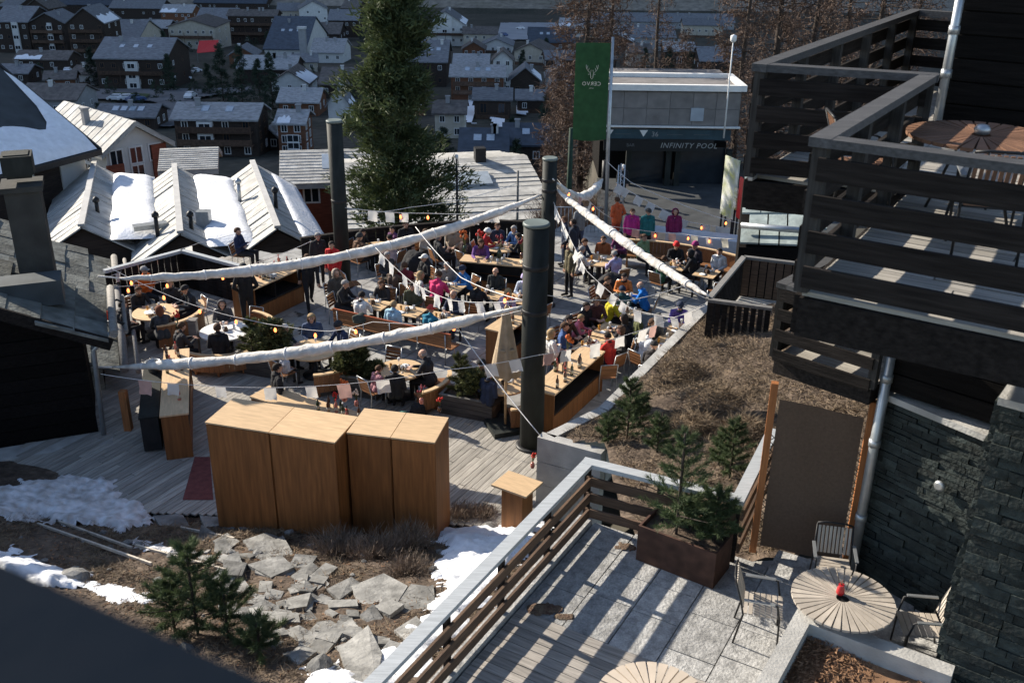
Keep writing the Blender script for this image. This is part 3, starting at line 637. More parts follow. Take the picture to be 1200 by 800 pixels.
V = [
 ('grey roofed dark chalet with a pale render strip at the village edge', 0, 38, 8, 26, 62, 'eave', 'dark', 'slate', dict(tower=(20, 27, 26))),
 ('dark apartment chalet with a slim pale stair strip', 40, 80, 16, 27, 62, 'gable', 'dark', 'slate', dict(tower=(61, 66, 27), balcony=1)),
 ('dark gabled chalet with two snow streaks on its roof', 86, 128, 10, 27, 72, 'gable', 'dark', 'slate', dict(snow=.6, balcony=1)),
 ('beige gabled house behind the long grey roof', 124, 164, 24, 46, 66, 'eave', 'cream', 'slate', dict()),
 ('long dark hotel block with grey roof and three skylights', 117, 198, 45, 69, 106, 'eave', 'dark', 'slate', dict(tower=(151, 166, 72), skylights=3, balcony=1)),
 ('low house with mossy roof and pale buttresses above the meadow', 28, 92, 99, 117, 140, 'eave', 'grey', 'brown', dict(rows=1)),
 ('low shed with four bright skylights beside the lawn', 116, 182, 123, 137, 152, 'eave', 'dark', 'slate', dict(skylights=4, rows=1)),
 ('small flat hut by the street trees', 20, 80, 60, 70, 82, 'eave', 'dark', 'brown', dict(rows=1, snow=.5)),
 ('beige fronted hotel with loggias above the red awning', 200, 254, 24, 32, 58, 'gable', 'cream', 'brown', dict(balcony=1)),
 ('grey roof behind the beige loggia hotel', 226, 270, 10, 34, 44, 'eave', 'dark', 'slate', dict(rows=1)),
 ('long dark block with rows of balconies under low gables', 270, 326, 12, 19, 52, 'eave', 'dark', 'brown', dict(balcony=1, chim=3)),
 ('dark blue flat-roofed hall with tall pale chimneys', 311, 358, 20, 58, 70, 'eave', 'white', 'blue', dict(rows=1, skylights=3)),
 ('pale stone roofed chalet below the blue hall', 281, 346, 66, 81, 100, 'eave', 'dark', 'pale', dict(chim=3)),
 ('white gabled house with snow on its right roof side', 318, 362, 84, 98, 108, 'gable', 'white', 'brown', dict(snow=.9, rows=1)),
 ('pale roofed chalet with a dark dormer', 328, 373, 104, 120, 136, 'eave', 'brown', 'pale', dict()),
 ('small brown roofed barn among the chimneys', 371, 398, 27, 40, 50, 'eave', 'dark', 'brown', dict(rows=1)),
 ('dark barn under the conifer with broad grey roof', 376, 416, 80, 99, 116, 'eave', 'dark', 'brown', dict()),
 ('flat white annex with round roof vent', 366, 402, 46, 62, 74, 'eave', 'white', 'pale', dict(rows=1, chim=2)),
 ('big dark apartment chalet with white window tower', 209, 303, 122, 140, 184, 'eave', 'dark', 'pale', dict(tower=(236, 254, 142), skylights=2, balcony=1, rows=3)),
 ('little chalet with white base and brown top beside the smoke', 328, 358, 130, 145, 182, 'eave', 'brown', 'pale', dict(tower=(340, 352, 158), snow=.5, rows=3)),
 ('narrow white house behind the tall mast', 386, 411, 104, 122, 152, 'gable', 'white', 'slate', dict(snow=.4)),
 ('white hotel with stepped balconies and small roof turret', 500, 545, 14, 29, 54, 'gable', 'white', 'slate', dict(balcony=1, snow=.4, tower=(513, 530, 20))),
 ('beige house right of the white hotel', 543, 582, 32, 40, 58, 'eave', 'cream', 'brown', dict()),
 ('blue roofed long house with four bright skylights', 620, 672, 33, 50, 70, 'eave', 'brown', 'blue', dict(skylights=4)),
 ('tall grey-roofed chalet under the conifer branches', 494, 523, 48, 73, 102, 'eave', 'dark', 'slate', dict(skylights=2)),
 ('pale roofed house behind the bright long roof', 532, 572, 64, 76, 84, 'eave', 'grey', 'pale', dict(rows=1)),
 ('brown chalet with long bright roof and wide balconies', 529, 590, 77, 90, 120, 'eave', 'brown', 'pale', dict(skylights=3, balcony=1, rows=3)),
 ('tall white gable house with paired attic windows', 578, 600, 60, 70, 108, 'gable', 'white', 'brown', dict(rows=4, cols=2)),
 ('dark gabled chalet with snow on its right eave', 598, 632, 80, 94, 118, 'gable', 'dark', 'slate', dict(snow=.8)),
 ('small grey-roofed chalet with glazed porch', 556, 598, 104, 117, 139, 'eave', 'dark', 'slate', dict(win='d', balcony=1)),
 ('tan gabled hut below the white hotel', 542, 568, 50, 58, 66, 'gable', 'brown', 'brown', dict(rows=1)),
 ('cream house half behind the conifer beside the snowy lawn', 510, 544, 119, 133, 162, 'eave', 'cream', 'brown', dict(rows=2)),
 ('dark blue roofed chalet with two white chimneys', 541, 592, 152, 179, 208, 'eave', 'dark', 'blue', dict(chim=2, skylights=2, balcony=1, rows=2)),
 ('deep blue roof beside the larch with one bright skylight', 592, 640, 146, 170, 196, 'eave', 'dark', 'blue', dict(skylights=1)),
 ('low grey shed in front of the blue roof', 505, 536, 192, 203, 210, 'eave', 'dark', 'slate', dict(rows=1, chim=0)),
 ('grey roofed house behind the bare larches', 726, 790, 30, 44, 60, 'eave', 'grey', 'slate', dict(rows=1)),
 ('pale house between the two larch trunks', 736, 762, 52, 62, 78, 'eave', 'cream', 'brown', dict(rows=1)),
 ('dark glass-fronted house behind the pool roof', 778, 812, 50, 60, 84, 'eave', 'dark', 'pale', dict(rows=1, win='d')),
 ('long low roof at the far end of the valley', 690, 860, 16, 26, 34, 'eave', 'grey', 'slate', dict(rows=1, chim=2)),
 ('grey chalet roof showing left of the balcony', 820, 868, 56, 72, 88, 'eave', 'dark', 'slate', dict(rows=1)),
 ('dark house at the top left corner of the village', 62, 130, -4, 6, 16, 'eave', 'dark', 'blue', dict(rows=1)),
 ('far chalet under the dark slope', 130, 190, 0, 10, 22, 'eave', 'dark', 'slate', dict(rows=1)),
 ('far blue roofed barn with two snowy dormers', 228, 312, -6, 4, 12, 'eave', 'dark', 'blue', dict(rows=1, skylights=2)),
 ('street side shed with grey roof', 0, 34, 76, 86, 98, 'eave', 'dark', 'slate', dict(rows=1)),
 ('low dark house beside the conifer top', 386, 420, 12, 24, 44, 'eave', 'dark', 'slate', dict()),
 ('small pale house behind the flag', 640, 668, 78, 90, 108, 'gable', 'grey', 'slate', dict(rows=1)),
]
for (lab, a, b, yr, ye, yb, k, wl, rf, kw) in V: house(lab, a, b, yr, ye, yb, k, wl, rf, **kw)
for i, (a, b, yr, ye, yb) in enumerate([(0, 24, -2, 8, 20), (30, 60, 0, 10, 24), (190, 226, 6, 15, 30), (326, 350, 4, 13, 24), (352, 384, 2, 11, 26), (400, 420, 0, 10, 20), (162, 198, 24, 33, 48), (270, 300, 56, 65, 80), (345, 372, 64, 73, 84), (84, 112, 78, 87, 100), (306, 327, 150, 160, 176), (470, 500, 60, 72, 90), (472, 498, 104, 118, 136), (602, 640, 52, 61, 76), (655, 682, 22, 31, 44), (606, 640, 106, 117, 132), (478, 502, 22, 32, 50), (56, 88, 84, 93, 106), (0, 26, 106, 117, 134), (564, 600, 46, 54, 62), (640, 690, 60, 70, 84), (690, 722, 60, 70, 86), (700, 740, 40, 48, 60), (800, 846, 22, 30, 44), (440, 470, 20, 32, 50), (430, 470, 66, 78, 96)]):
    _w = ('dark', 'dark', 'brown', 'cream', 'white')[i % 5]; _r = ('slate', 'brown', 'pale', 'slate')[i % 4]
    house('small %s chalet with %s %s roof in the village crowd' % ({'dark': 'dark timber', 'brown': 'brown timber', 'cream': 'cream rendered', 'white': 'white rendered'}[_w], {'slate': 'grey', 'brown': 'brownish', 'pale': 'pale stone'}[_r], 'gabled' if i % 3 == 1 else 'broad'), a, b, yr, ye, yb, 'gable' if i % 3 == 1 else 'eave', ('dark', 'dark', 'brown', 'cream', 'white')[i % 5], ('slate', 'brown', 'pale', 'slate')[i % 4], balcony=i % 2, snow=.5 if i % 4 == 2 else 0, grp='small chalets of the village crowd', rz=rad((i * 37) % 30 - 15))
# red awning
p = onT(243, 74); t = thing('awning', 'red fabric awning below the beige loggia hotel', 'awning', p); mb = MB(); mb.add([(-3, 0, 3), (3.2, 0, 3.6), (3.2, 4, 6.5), (-3, 4, 6.2), (-3, .02, 2.9), (3.2, .02, 3.5)], [(0, 1, 2, 3), (4, 5, 1, 0)]); mb.build('cover', m_red, t)
mb = MB(); [mb.bar((x, 0, -.5), (x, 0, 3.2), .12, .12) for x in (-2.9, 3.1)]; mb.build('posts', m_grey, t)
# tall pale chimneys beside the blue hall
for x, y0, y1, s in ((357, 34, 80, 'left'), (368, 30, 62, 'right')):
    p = onT(x, y1); h = atY(x, y0, p.y).z - p.z; t = thing('flue_stack', 'tall pale flue beside the dark blue hall', 'chimney', p, 0, 'pale flues by the blue hall'); mb = MB(); mb.box((0, 0, h / 2 - 1), (2.0, 1.6, h + 2)); mb.build('stack', walls['grey'], t)
    mb = MB(); mb.box((0, 0, h + .3), (2.5, 2.1, .6)); mb.build('cap', walls['white'], t)
# streets, lawns and snow fields on the valley floor
def drape(name, pts, dz, mat_, n=10, **kw):
    P = [onT(*p) for p in pts]; xs_ = [p.x for p in P]; ys_ = [p.y for p in P]; poly = [(p.x, p.y) for p in P]
    st = max(max(xs_) - min(xs_), max(ys_) - min(ys_)) / (n * 4); idx = {}; v = []; f = []
    nx = int((max(xs_) - min(xs_)) / st) + 2; ny = int((max(ys_) - min(ys_)) / st) + 2
    for j in range(ny):
        for i in range(nx):
            x = min(xs_) + i * st; y = min(ys_) + j * st
            if inside(poly, x, y): idx[i, j] = len(v); v.append((x, y, zt(x, y) + dz))
    for (i, j) in idx:
        q = [(i, j), (i + 1, j), (i + 1, j + 1), (i, j + 1)]
        if all(k in idx for k in q): f.append(tuple(idx[k] for k in q))
    mb = MB(); mb.add(v, f, True); return tag(mb.build(name, mat_), **kw)
m_vroad = mat('village_road', (.15, .15, .155), .9, .15, .2, bump=.1)
drape('road', [(95, 106), (230, 106), (232, 150), (182, 152), (180, 122), (95, 118)], .5, m_vroad, 14, kind='structure')
drape('road', [(190, 150), (205, 150), (205, 130), (225, 118), (300, 110), (296, 104), (215, 108), (185, 120)], .56, m_vroad, 14, kind='structure')
drape('lawn', [(132, 112), (178, 114), (170, 122), (130, 122)], .8, mat('lawn', (.06, .085, .035), .9, .3, .3, bump=.2), 10, kind='structure')
drape('snow_field', [(530, 117), (552, 114), (562, 132), (558, 150), (543, 146), (534, 134)], .5, m_snow, 12, kind='structure')
drape('snow_field', [(572, 139), (594, 142), (592, 152), (580, 152)], .5, m_snow, 10, kind='structure')
drape('snow_field', [(603, 126), (621, 127), (618, 138), (603, 136)], .5, m_snow, 10, kind='structure')
drape('plaza', [(582, 28), (655, 28), (662, 46), (582, 50)], .6, mat('pale_yard', (.34, .35, .37), .8, .1, .1, bump=.05), 16, kind='structure')
drape('plaza', [(480, 27), (500, 27), (500, 38), (480, 38)], .6, MATS['pale_yard'], 10, kind='structure')
# dark bushes between the houses
rs = random.Random(77); BUSH = []
for i in range(90):
    x = rs.uniform(0, 420) if i % 3 else rs.uniform(480, 860); y = rs.uniform(36, 150) if x < 420 else rs.uniform(50, 130)
    p = onT(x, y); k = p.y / FPX
    if i < 5: BUSH.append(tree('garden_bush', 'dark evergreen bush between the village houses', p, rs.uniform(11, 20) * k, rs.uniform(7, 11) * k, 'fir', 1500, 'bushes of the village', 300 + i, .0)); b0 = p.y
    else:
        c = copy_tree(BUSH[i % 5]); c.location = p; c.rotation_euler = (0, 0, rs.uniform(0, 6)); c.scale = (rs.uniform(.6, 1.4),) * 3
# parked cars as far coloured vehicles
def car(px, py, colr, lab, a=0):
    p = onT(px, py); t = thing('parked_car', lab, 'car', p + Vector((0, 0, .55)), a, 'cars parked in the village')
    mb = MB(); n = 8
    pr = [(-2.1, .35), (-2.1, .8), (-1.5, .95), (-.9, 1.45), (.7, 1.45), (1.3, .95), (2.1, .8), (2.1, .35)]
    v = [(x, -.85 if z < 1.2 else -.7, z) for x, z in pr] + [(x, .85 if z < 1.2 else .7, z) for x, z in pr]
    mb.add(v, [tuple(range(n)), tuple(range(2 * n - 1, n - 1, -1))] + [(i, n + i, n + (i + 1) % n, (i + 1) % n) for i in range(n)]); mb.build('body', colr, t)
    for sx in (-1.3, 1.3):
        for sy in (-.8, .8): w_ = MB(); w_.tube([(sx, sy - .1, .32), (sx, sy + .1, .32)], .32, 10); w_.build('wheel', m_black, t)
    g = MB(); g.box((-.1, 0, 1.2), (1.9, 1.54, .36)); g.build('window', m_glassd, t)
m_carw = mat('white_car_paint', (.7, .7, .7), .3, .03, 2, bump=0, spec=.6); m_carb = mat('blue_car_paint', (.05, .09, .2), .3, .03, 2, bump=0, spec=.6)
for i, (x, y, c) in enumerate([(138, 121, 0), (150, 121, 0), (160, 122, 1), (215, 97, 0), (229, 88, 0), (224, 118, 0), (80, 88, 0), (196, 92, 1), (590, 44, 1), (610, 36, 0), (640, 40, 1)]):
    car(x, y, m_carw if c == 0 else m_carb, ('white car' if c == 0 else 'dark blue car') + ' parked in the village street', i * .3)
# village conifers and bushes
for i, (x, yb, wpx, hpx) in enumerate([(262, 118, 26, 60), (285, 124, 24, 64), (305, 118, 26, 44), (320, 128, 24, 60), (246, 112, 18, 34), (110, 100, 24, 40), (200, 108, 20, 40), (430, 60, 20, 44), (588, 112, 12, 20), (612, 88, 16, 26), (640, 138, 22, 26), (600, 170, 26, 30), (640, 70, 12, 22), (782, 96, 22, 36), (806, 98, 20, 34), (755, 90, 14, 30), (604, 215, 20, 50), (520, 196, 44, 44), (490, 210, 40, 50), (14, 130, 40, 40), (100, 70, 24, 30), (485, 60, 20, 44), (306, 176, 22, 34), (194, 70, 16, 30), (540, 206, 30, 30)]):
    p = onT(x, yb); k = p.y / FPX * 1.05
    tree('fir_tree', 'dark fir tree standing among the village houses', p, hpx * k, wpx * k * .5, 'fir', 3600, 'dark firs of the village', 100 + i, .04)
# ================================================================== NEAR ROOFS AND TREES
m_rust = mat('rusty_flashing', (.19, .075, .045), .8, .3, 4, bump=.1)
def lump(name, mat_, parent, quad, th, n=(14, 26), seed=0, edge=.25):
    """snow lying on a quad, rounded and uneven at its rim"""
    A, B, C, D = map(Vector, quad); nx, ny = n; v = []; f = []
    for j in range(ny + 1):
        for i in range(nx + 1):
            s, t = i / nx, j / ny
            w0 = .05 * noise.noise((t * 6, seed, 0)); s2 = s + (w0 if s < .5 else -w0 * 1.4) * (1 - abs(2 * s - 1) * .0) * (abs(2 * s - 1))
            p = A.lerp(B, s2).lerp(D.lerp(C, s2), t); r = min(1, min(s, 1 - s) * 5) * min(1, min(t, 1 - t) * 10); r = math.sqrt(r)
            v.append(p + Vector((0, 0, th * r - .05 + .05 * noise.noise((p.x * .8, p.y * .8, seed)))))
    for j in range(ny):
        for i in range(nx): a = j * (nx + 1) + i; f.append((a, a + 1, a + nx + 2, a + nx + 1))
    mb = MB(); mb.add(v, f, True)
    if (Vector(v[1]) - Vector(v[0])).cross(Vector(v[nx + 1]) - Vector(v[0])).z < 0: mb.f = [q[::-1] for q in mb.f]
    return mb.build(name, mat_, parent)
m_ridge = mat('pale_ridge_board', (.46, .45, .43), .8, .1, 2, bump=.1)
RD = Vector((-4.28, 12.7, 0)); RN = Vector((12.7, 4.28, 0)).normalized()
hall = thing('gabled_hall', 'stone-slab hall with three gables and snow lying in the roof valleys', 'building', (-14.7, 42, 0))
o0 = Vector((-14.72, 42, 0)); ZR = -2.45; ZV = -3.85; HW = 2.2
ridges = [at(95, 268, ZR), at(211, 276, ZR), at(325, 270, ZR)]
ridges = [Vector((p.x, p.y, ZR)) - o0 for p in ridges]
sn_p = []
for k, r in enumerate(ridges):
    f0 = r; b0 = r + RD * (.95 if k else .9)
    for s in (-1, 1):
        e0 = f0 + RN * HW * s; e0.z = ZV; e1 = b0 + RN * HW * s; e1.z = ZV
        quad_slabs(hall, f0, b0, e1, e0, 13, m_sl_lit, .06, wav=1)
    mb = MB(); mb.bar(f0 + Vector((0, 0, .16)), b0 + Vector((0, 0, .16)), .28, .12); mb.build('ridge_beam', m_ridge, hall)
    g = MB(); a = f0 + RN * -HW + RD * .02; b = f0 + RN * HW + RD * .02; a.z = b.z = ZV - .1; tp = f0 + RD * .02; tp.z = ZR - .1
    a2, b2 = a.copy(), b.copy(); a2.z = b2.z = -8; g.add([a2, b2, b, tp, a], [(0, 1, 2, 3, 4)]); g.build('gable_wall', walls['dark'], hall)
    # snow filling the valley to the right of each ridge
    e0 = f0 + RN * HW; e1 = b0 + RN * HW; e0.z = e1.z = ZV
    def up(p, q, t): v = p.lerp(q, t); v.z += .08; return v
    nr0 = ridges[k + 1] if k < 2 else None
    L0, L1 = up(f0, e0, .48), up(b0, e1, .40)
    R0 = e0 + RN * (HW * .5 if k < 2 else .55); R1 = e1 + RN * (HW * .38 if k < 2 else .1)
    R0.z = ZV + (.72 if k < 2 else -.35); R1.z = ZV + (.55 if k < 2 else -.1)
    lump('snow', m_snow, hall, (L0, R0, R1, L1), .34 if k < 2 else .24, seed=k + 1)
mb = MB()
for (rr_, t, s, h) in ((1, .12, .5, .7), (1, .15, -1.0, 1.0), (2, .3, .35, .9), (2, .55, -1.15, 1.1), (0, .25, .5, .6)):
    p = ridges[rr_] + RD * t + RN * s; z = ZR - abs(s) * (ZR - ZV) / HW; c = MB(); c.tube([(p.x, p.y, z), (p.x, p.y, z + h)], .1, 8); c.lathe([(.17, z + h), (.17, z + h + .12), (.05, z + h + .25)], 8, (p.x, p.y, 0)); c.build('vent_pipe', m_steel if s < -1 else m_black, hall)
p = ridges[1] + RD * .2 + RN * -1.3; c = MB(); c.box((p.x, p.y, ZR - .25), (1.5, .5, .22), rz=.5); c.build('roof_hatch', m_steel, hall)
p = ridges[1] + RD * .22 + RN * 1.1; c = MB(); c.box((p.x, p.y, ZR - .2), (.6, .5, .8)); c.build('vent_box', m_steel, hall)
# flank behind the hall down to the ground
mb = MB(); q = [ridges[0] + RN * -2.1, ridges[2] + RN * 2.1, ridges[2] + RN * 2.1 + RD * .95, ridges[0] + RN * -2.1 + RD * .9]; mb.poly([(p.x, p.y, ZV - .35) for p in q], 6); mb.build('wall', walls['dark'], hall)

# ---- house with the large snowy roof
sh = thing('house', 'house with a broad dark roof half covered in blue-shadowed snow', 'house', (-20, 37, -7))
o = Vector((-20, 37, -7))
E1 = at(117, 176, -1.6); E0 = at(0, 207, -1.6); _d = (E1 - E0).normalized(); E0 = E1 - _d * 13 - o; E1 = E1 - o; rise = Vector((-_d.y, _d.x, 0)) * 7.4 + Vector((0, 0, 4.4))
mb = MB(); nn = Vector((_d.y * .5, -_d.x * .5, .85)); pts = [E0, E1, E1 + rise, E0 + rise]; mb.add([p for p in pts] + [p - nn * .3 for p in pts], [(0, 1, 2, 3), (7, 6, 5, 4), (0, 4, 5, 1), (1, 5, 6, 2), (2, 6, 7, 3), (3, 7, 4, 0)]); R = mb.build('roof', mat('dark_sheet_roof', (.045, .052, .055), .7, .2, 1, bump=.1), sh)
mb = MB(); pts2 = [E0 + rise, E1 + rise, E1 + rise * 2, E0 + rise * 2]
for p in pts2[2:]: p.z = E0.z
mb.add([p for p in pts2] + [p - nn * .3 for p in pts2], [(0, 1, 2, 3), (7, 6, 5, 4), (0, 4, 5, 1), (1, 5, 6, 2), (2, 6, 7, 3), (3, 7, 4, 0)]); mb.build('roof', MATS['dark_sheet_roof'], sh)
mb = MB(); mb.bar(E0 + Vector((.06, 0, -.1)), E1 + Vector((.06, 0, -.1)), .16, .3); mb.build('gutter', m_black, R)
mb = MB(); mb.bar(E1 + Vector((0, .06, -.06)), E1 + rise + Vector((0, .06, -.06)), .14, .32); mb.build('verge_board', m_black, R)
A, B = E0 + Vector((0, 0, .05)), E1 + Vector((-.1, -.1, .05)); n = 26; v = []; f = []
for i in range(n + 1):
    t = i / n; e = A.lerp(B, t); hgt = .34 + .10 * noise.noise((t * 9, 1, 1)) - .08 * sstep(.80, .88, t) * (1 - sstep(.9, .94, t)) + .5 * sstep(.95, .985, t)
    for j in range(9):
        s = j / 8; p = e + rise * (hgt * s); p.z += .05 + .22 * math.sqrt(max(0, min(1, min(s * 6, (1 - s) * 5)))); v.append(p)
for i in range(n):
    for j in range(8): a = i * 9 + j; f.append((a, a + 9, a + 10, a + 1))
mb = MB(); mb.add(v, f, True); mb.build('snow', m_snow, R)
mb = MB(); c = E1.lerp(E0, .42) + rise * .52; mb.box((0, 0, 0), (.9, .7, .1)); mb.build('skylight', mat_sky, R, c + nn * .06, (0, rad(31), math.atan2(_d.y, _d.x) - rad(90)))
_n = Vector((-_d.y, _d.x, 0)); mb = MB(); mb.poly([(p.x, p.y, E0.z + .2) for p in (E0 + _d * .5 + _n * .9, E1 - _d * .6 + _n * .9, E1 - _d * .6 + _n * 12, E0 + _d * .5 + _n * 12)], 9); W = mb.build('wall', walls['dark'], sh)
for k0, k1 in ((.56, .64), (.84, .97)): a_, b_ = E0.lerp(E1, k0) + _n * .86, E0.lerp(E1, k1) + _n * .86; mb = MB(); mb.bar(a_ - Vector((0, 0, 2.1)), b_ - Vector((0, 0, 2.1)), .1, 4); mb.build('white_wall_panel', walls['white'], sh)
for k in (.15, .4, .65): p = E0.lerp(E1, k) + _n * .88; ob('shutter', WIN['d'], None, sh, (p.x, p.y, E0.z - 1.6), (0, 0, math.atan2(_d.y, _d.x)))
# ---- white and red chalet behind
ht = house('sunlit white chalet with red timber ends and slab roof', 128, 200, 147, 172, 214, 'gable', 'white', 'metal', cols=3, rows=2, Y=66, depth=9, rz=rad(48), grp=None, snow=0, chim=1, chs=.4)
W_, H_, D_ = DIM[ht.name]
for xa, xb, za, zb_ in ((-.52, -.24, -1, .62), (.26, .52, -1, .98)): mb = MB(); mb.box(((xa + xb) / 2 * W_, -.06, (za + zb_ * H_) / 2), ((xb - xa) * W_, .2, zb_ * H_ - za)); mb.build('timber_cladding', walls['red'], ht)
house('low sunlit slab roof right of the white chalet', 200, 246, 179, 199, 212, 'eave', 'dark', 'metal', rows=1, Y=60, rz=rad(12), grp=None, chim=0)
house('sunlit standing-seam roof with red timber wall beside the mast', 342, 440, 181, 214, 240, 'eave', 'red', 'metal', rows=1, Y=58, rz=rad(10), grp=None, chim=2, skylights=1, chs=.4)
lr = thing('house', 'broad sunlit slab roof with skylight below the deck', 'house', (-2.7, 48, -7), rad(13))
d = 7.4; zz = 3.3
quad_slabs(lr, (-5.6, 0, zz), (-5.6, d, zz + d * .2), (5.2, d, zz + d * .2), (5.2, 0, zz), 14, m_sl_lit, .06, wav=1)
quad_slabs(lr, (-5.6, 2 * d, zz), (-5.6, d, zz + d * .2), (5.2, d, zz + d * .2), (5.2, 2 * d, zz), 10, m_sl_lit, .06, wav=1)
mb = MB(); mb.box((-.2, d, zz / 2 - 1.2), (10.4, 2 * d - .6, zz + 2.2)); mb.build('wall', walls['dark'], lr)
mb = MB(); mb.box((1.2, d * .62, zz + d * .62 * .2 + .16), (2.6, 1.5, .14), M=Matrix.Rotation(math.atan(.2), 3, 'X')); mb.build('skylight', mat_sky, lr)
mb = MB(); mb.box((2.4, d * .95, zz + 1.7), (.6, .6, 1)); mb.build('chimney', m_black, lr)

# ---- dark hut at the left
ED = Vector((-.374, .928, 0)); EN = Vector((-.928, -.374, 0)); E = Vector((-9.02, 19.7, 0))
hut = thing('stone_roofed_hut', 'dark timber hut with stone slab roof at the left edge of the deck', 'hut', E)
pt = lambda a, b, z: ED * a + EN * b + Vector((0, 0, z)); SLP = .5
mb = MB(); L = 2.5
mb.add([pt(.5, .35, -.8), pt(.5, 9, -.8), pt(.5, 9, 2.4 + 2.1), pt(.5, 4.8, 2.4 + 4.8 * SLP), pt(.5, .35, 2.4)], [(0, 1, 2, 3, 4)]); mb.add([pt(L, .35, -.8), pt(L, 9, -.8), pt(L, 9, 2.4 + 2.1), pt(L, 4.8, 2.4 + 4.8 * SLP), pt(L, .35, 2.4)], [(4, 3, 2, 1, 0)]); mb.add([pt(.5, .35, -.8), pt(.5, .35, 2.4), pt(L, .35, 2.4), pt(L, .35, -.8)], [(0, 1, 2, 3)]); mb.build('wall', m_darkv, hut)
for i in range(9):     # wall boards of the gable
    z = -.1 + i * .3; b = MB(); b.bar(pt(.46, .3, z), pt(.46, 7, z), .05, .285); b.build('plank', m_darkv, hut)
rows = 9
for r in range(rows):  # stone slabs in courses parallel to the eave
    s0 = r * .62 - .25; a = -.15 + random.uniform(-.3, 0)
    while a < L:
        w_ = random.uniform(.7, 1.3); mb = MB(); z0 = 2.5 + s0 * SLP; q = [pt(a, s0, z0 + .07), pt(a + w_, s0, z0 + .07), pt(a + w_, s0 + .72, z0 + .72 * SLP + .02), pt(a, s0 + .72, z0 + .72 * SLP + .02)]
        c = sum(q, Vector()) / 4; j = random.uniform(-.02, .025); top = [p - c + Vector((0, 0, .07 + j)) for p in q]
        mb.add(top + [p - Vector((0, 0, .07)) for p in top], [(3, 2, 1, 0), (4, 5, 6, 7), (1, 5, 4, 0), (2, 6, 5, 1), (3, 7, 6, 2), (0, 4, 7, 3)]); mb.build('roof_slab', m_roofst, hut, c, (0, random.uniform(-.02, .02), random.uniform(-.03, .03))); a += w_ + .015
mb = MB(); mb.bar(pt(-.2, -.3, 2.36), pt(-.2, 6, 2.36 + 6.3 * SLP), .08, .26); mb.build('verge_board', m_dark, hut)
mb = MB(); mb.tube([pt(-.25, -.38, 2.62), pt(1.2, -.38, 2.66), pt(L + .2, -.38, 2.62)], .09, 8); mb.build('gutter', m_grey, hut)
mb = MB(); mb.tube([pt(.2, -.62, 2.45), pt(L, -.62, 2.45)], .05, 8); mb.build('cable_pipe', m_grey, hut)
low = thing('low_slab_roof', 'low stone slab roof with steel gutter stretching behind the dark hut', 'roof', E)
for r in range(9):
    s0 = r * .62 - .3; a = L + .05
    while a < 11.2:
        w_ = random.uniform(.6, 1.2); z0 = .5 + s0 * .5; q_ = [pt(a, s0, z0 + .07), pt(a + w_, s0, z0 + .07), pt(a + w_, s0 + .72, z0 + .72 * .5 + .02), pt(a, s0 + .72, z0 + .72 * .5 + .02)]
        c = sum(q_, Vector()) / 4; j = random.uniform(-.03, .035); top = [p - c + Vector((0, 0, .07 + j)) for p in q_]; mb = MB()
        mb.add(top + [p - Vector((0, 0, .07)) for p in top], [(3, 2, 1, 0), (4, 5, 6, 7), (1, 5, 4, 0), (2, 6, 5, 1), (3, 7, 6, 2), (0, 4, 7, 3)]); mb.build('roof_slab', m_roofst, low, c, (0, random.uniform(-.03, .03), random.uniform(-.04, .04))); a += w_ + .015
mb = MB(); mb.tube([pt(L - .2, -.42, .62), pt(7, -.42, .66), pt(11.2, -.42, .62)], .1, 10); mb.build('gutter', m_grey, low)
mb = MB(); mb.tube([pt(L - .2, -.72, .5), pt(11.2, -.72, .5)], .06, 8); mb.build('cable_pipe', m_grey, low)
mb = MB(); mb.add([pt(L + .1, .1, -1), pt(11, .1, -1), pt(11, .1, .5), pt(L + .1, .1, .5)], [(3, 2, 1, 0)]); mb.add([pt(11, .1, -6), pt(11, 6, -6), pt(11, 6, 2.4), pt(11, .1, .5)], [(3, 2, 1, 0)]); mb.build('wall', m_darkv, low)
mb = MB(); mb.tube([pt(.1, -.3, 2.5), pt(.25, .1, 2.1), pt(.25, .2, -.2)], .06, 8); mb.build('downpipe', m_steel, hut)
for a in (.6, 2): mb = MB(); mb.tube([pt(a, -.32, 2.5), pt(a, -.5, 2.56), pt(a, -.66, 2.45)], .025, 6); mb.build('bracket', m_black, hut)
mb = MB(); mb.bar(pt(.3, -.35, -.5), pt(.3, -.35, 1.0), .16, .16); mb.build('orange_post', m_orangep, hut)
mb = MB(); mb.box(pt(.1, 4.5, -.25), (9, .6, .5), rz=math.atan2(EN.y, EN.x)); mb.build('plinth', m_conc, hut)
c = Vector((-10.9, 21.5, 0)) - E; chx = MB(); az = math.atan2(EN.y, EN.x)
chx.box((c.x, c.y, 3.4), (.72, .8, 3.8), rz=az); chx.box((c.x, c.y, 5.36), (.86, .94, .12), rz=az); CHM = chx.build('chimney', mat('rendered_chimney', (.05, .048, .043), .9, .2, 2, bump=.2), hut)
b = MB(); b.box((c.x, c.y, 5.62), (.5, .55, .1), rz=az); b.box((c.x, c.y, 5.85), (.62, .66, .42), rz=az); b.box((c.x, c.y, 6.07), (.5, .5, .03), rz=az); b.build('chimney_cowl', m_mast, CHM)
b = MB(); b.box((c.x + .1, c.y - 1.35, 3.35), (1.9, .7, .55), rz=az); b.build('roof_box', mat('teal_sheet', (.05, .06, .065), .6, .2, 2, bump=.05), hut)

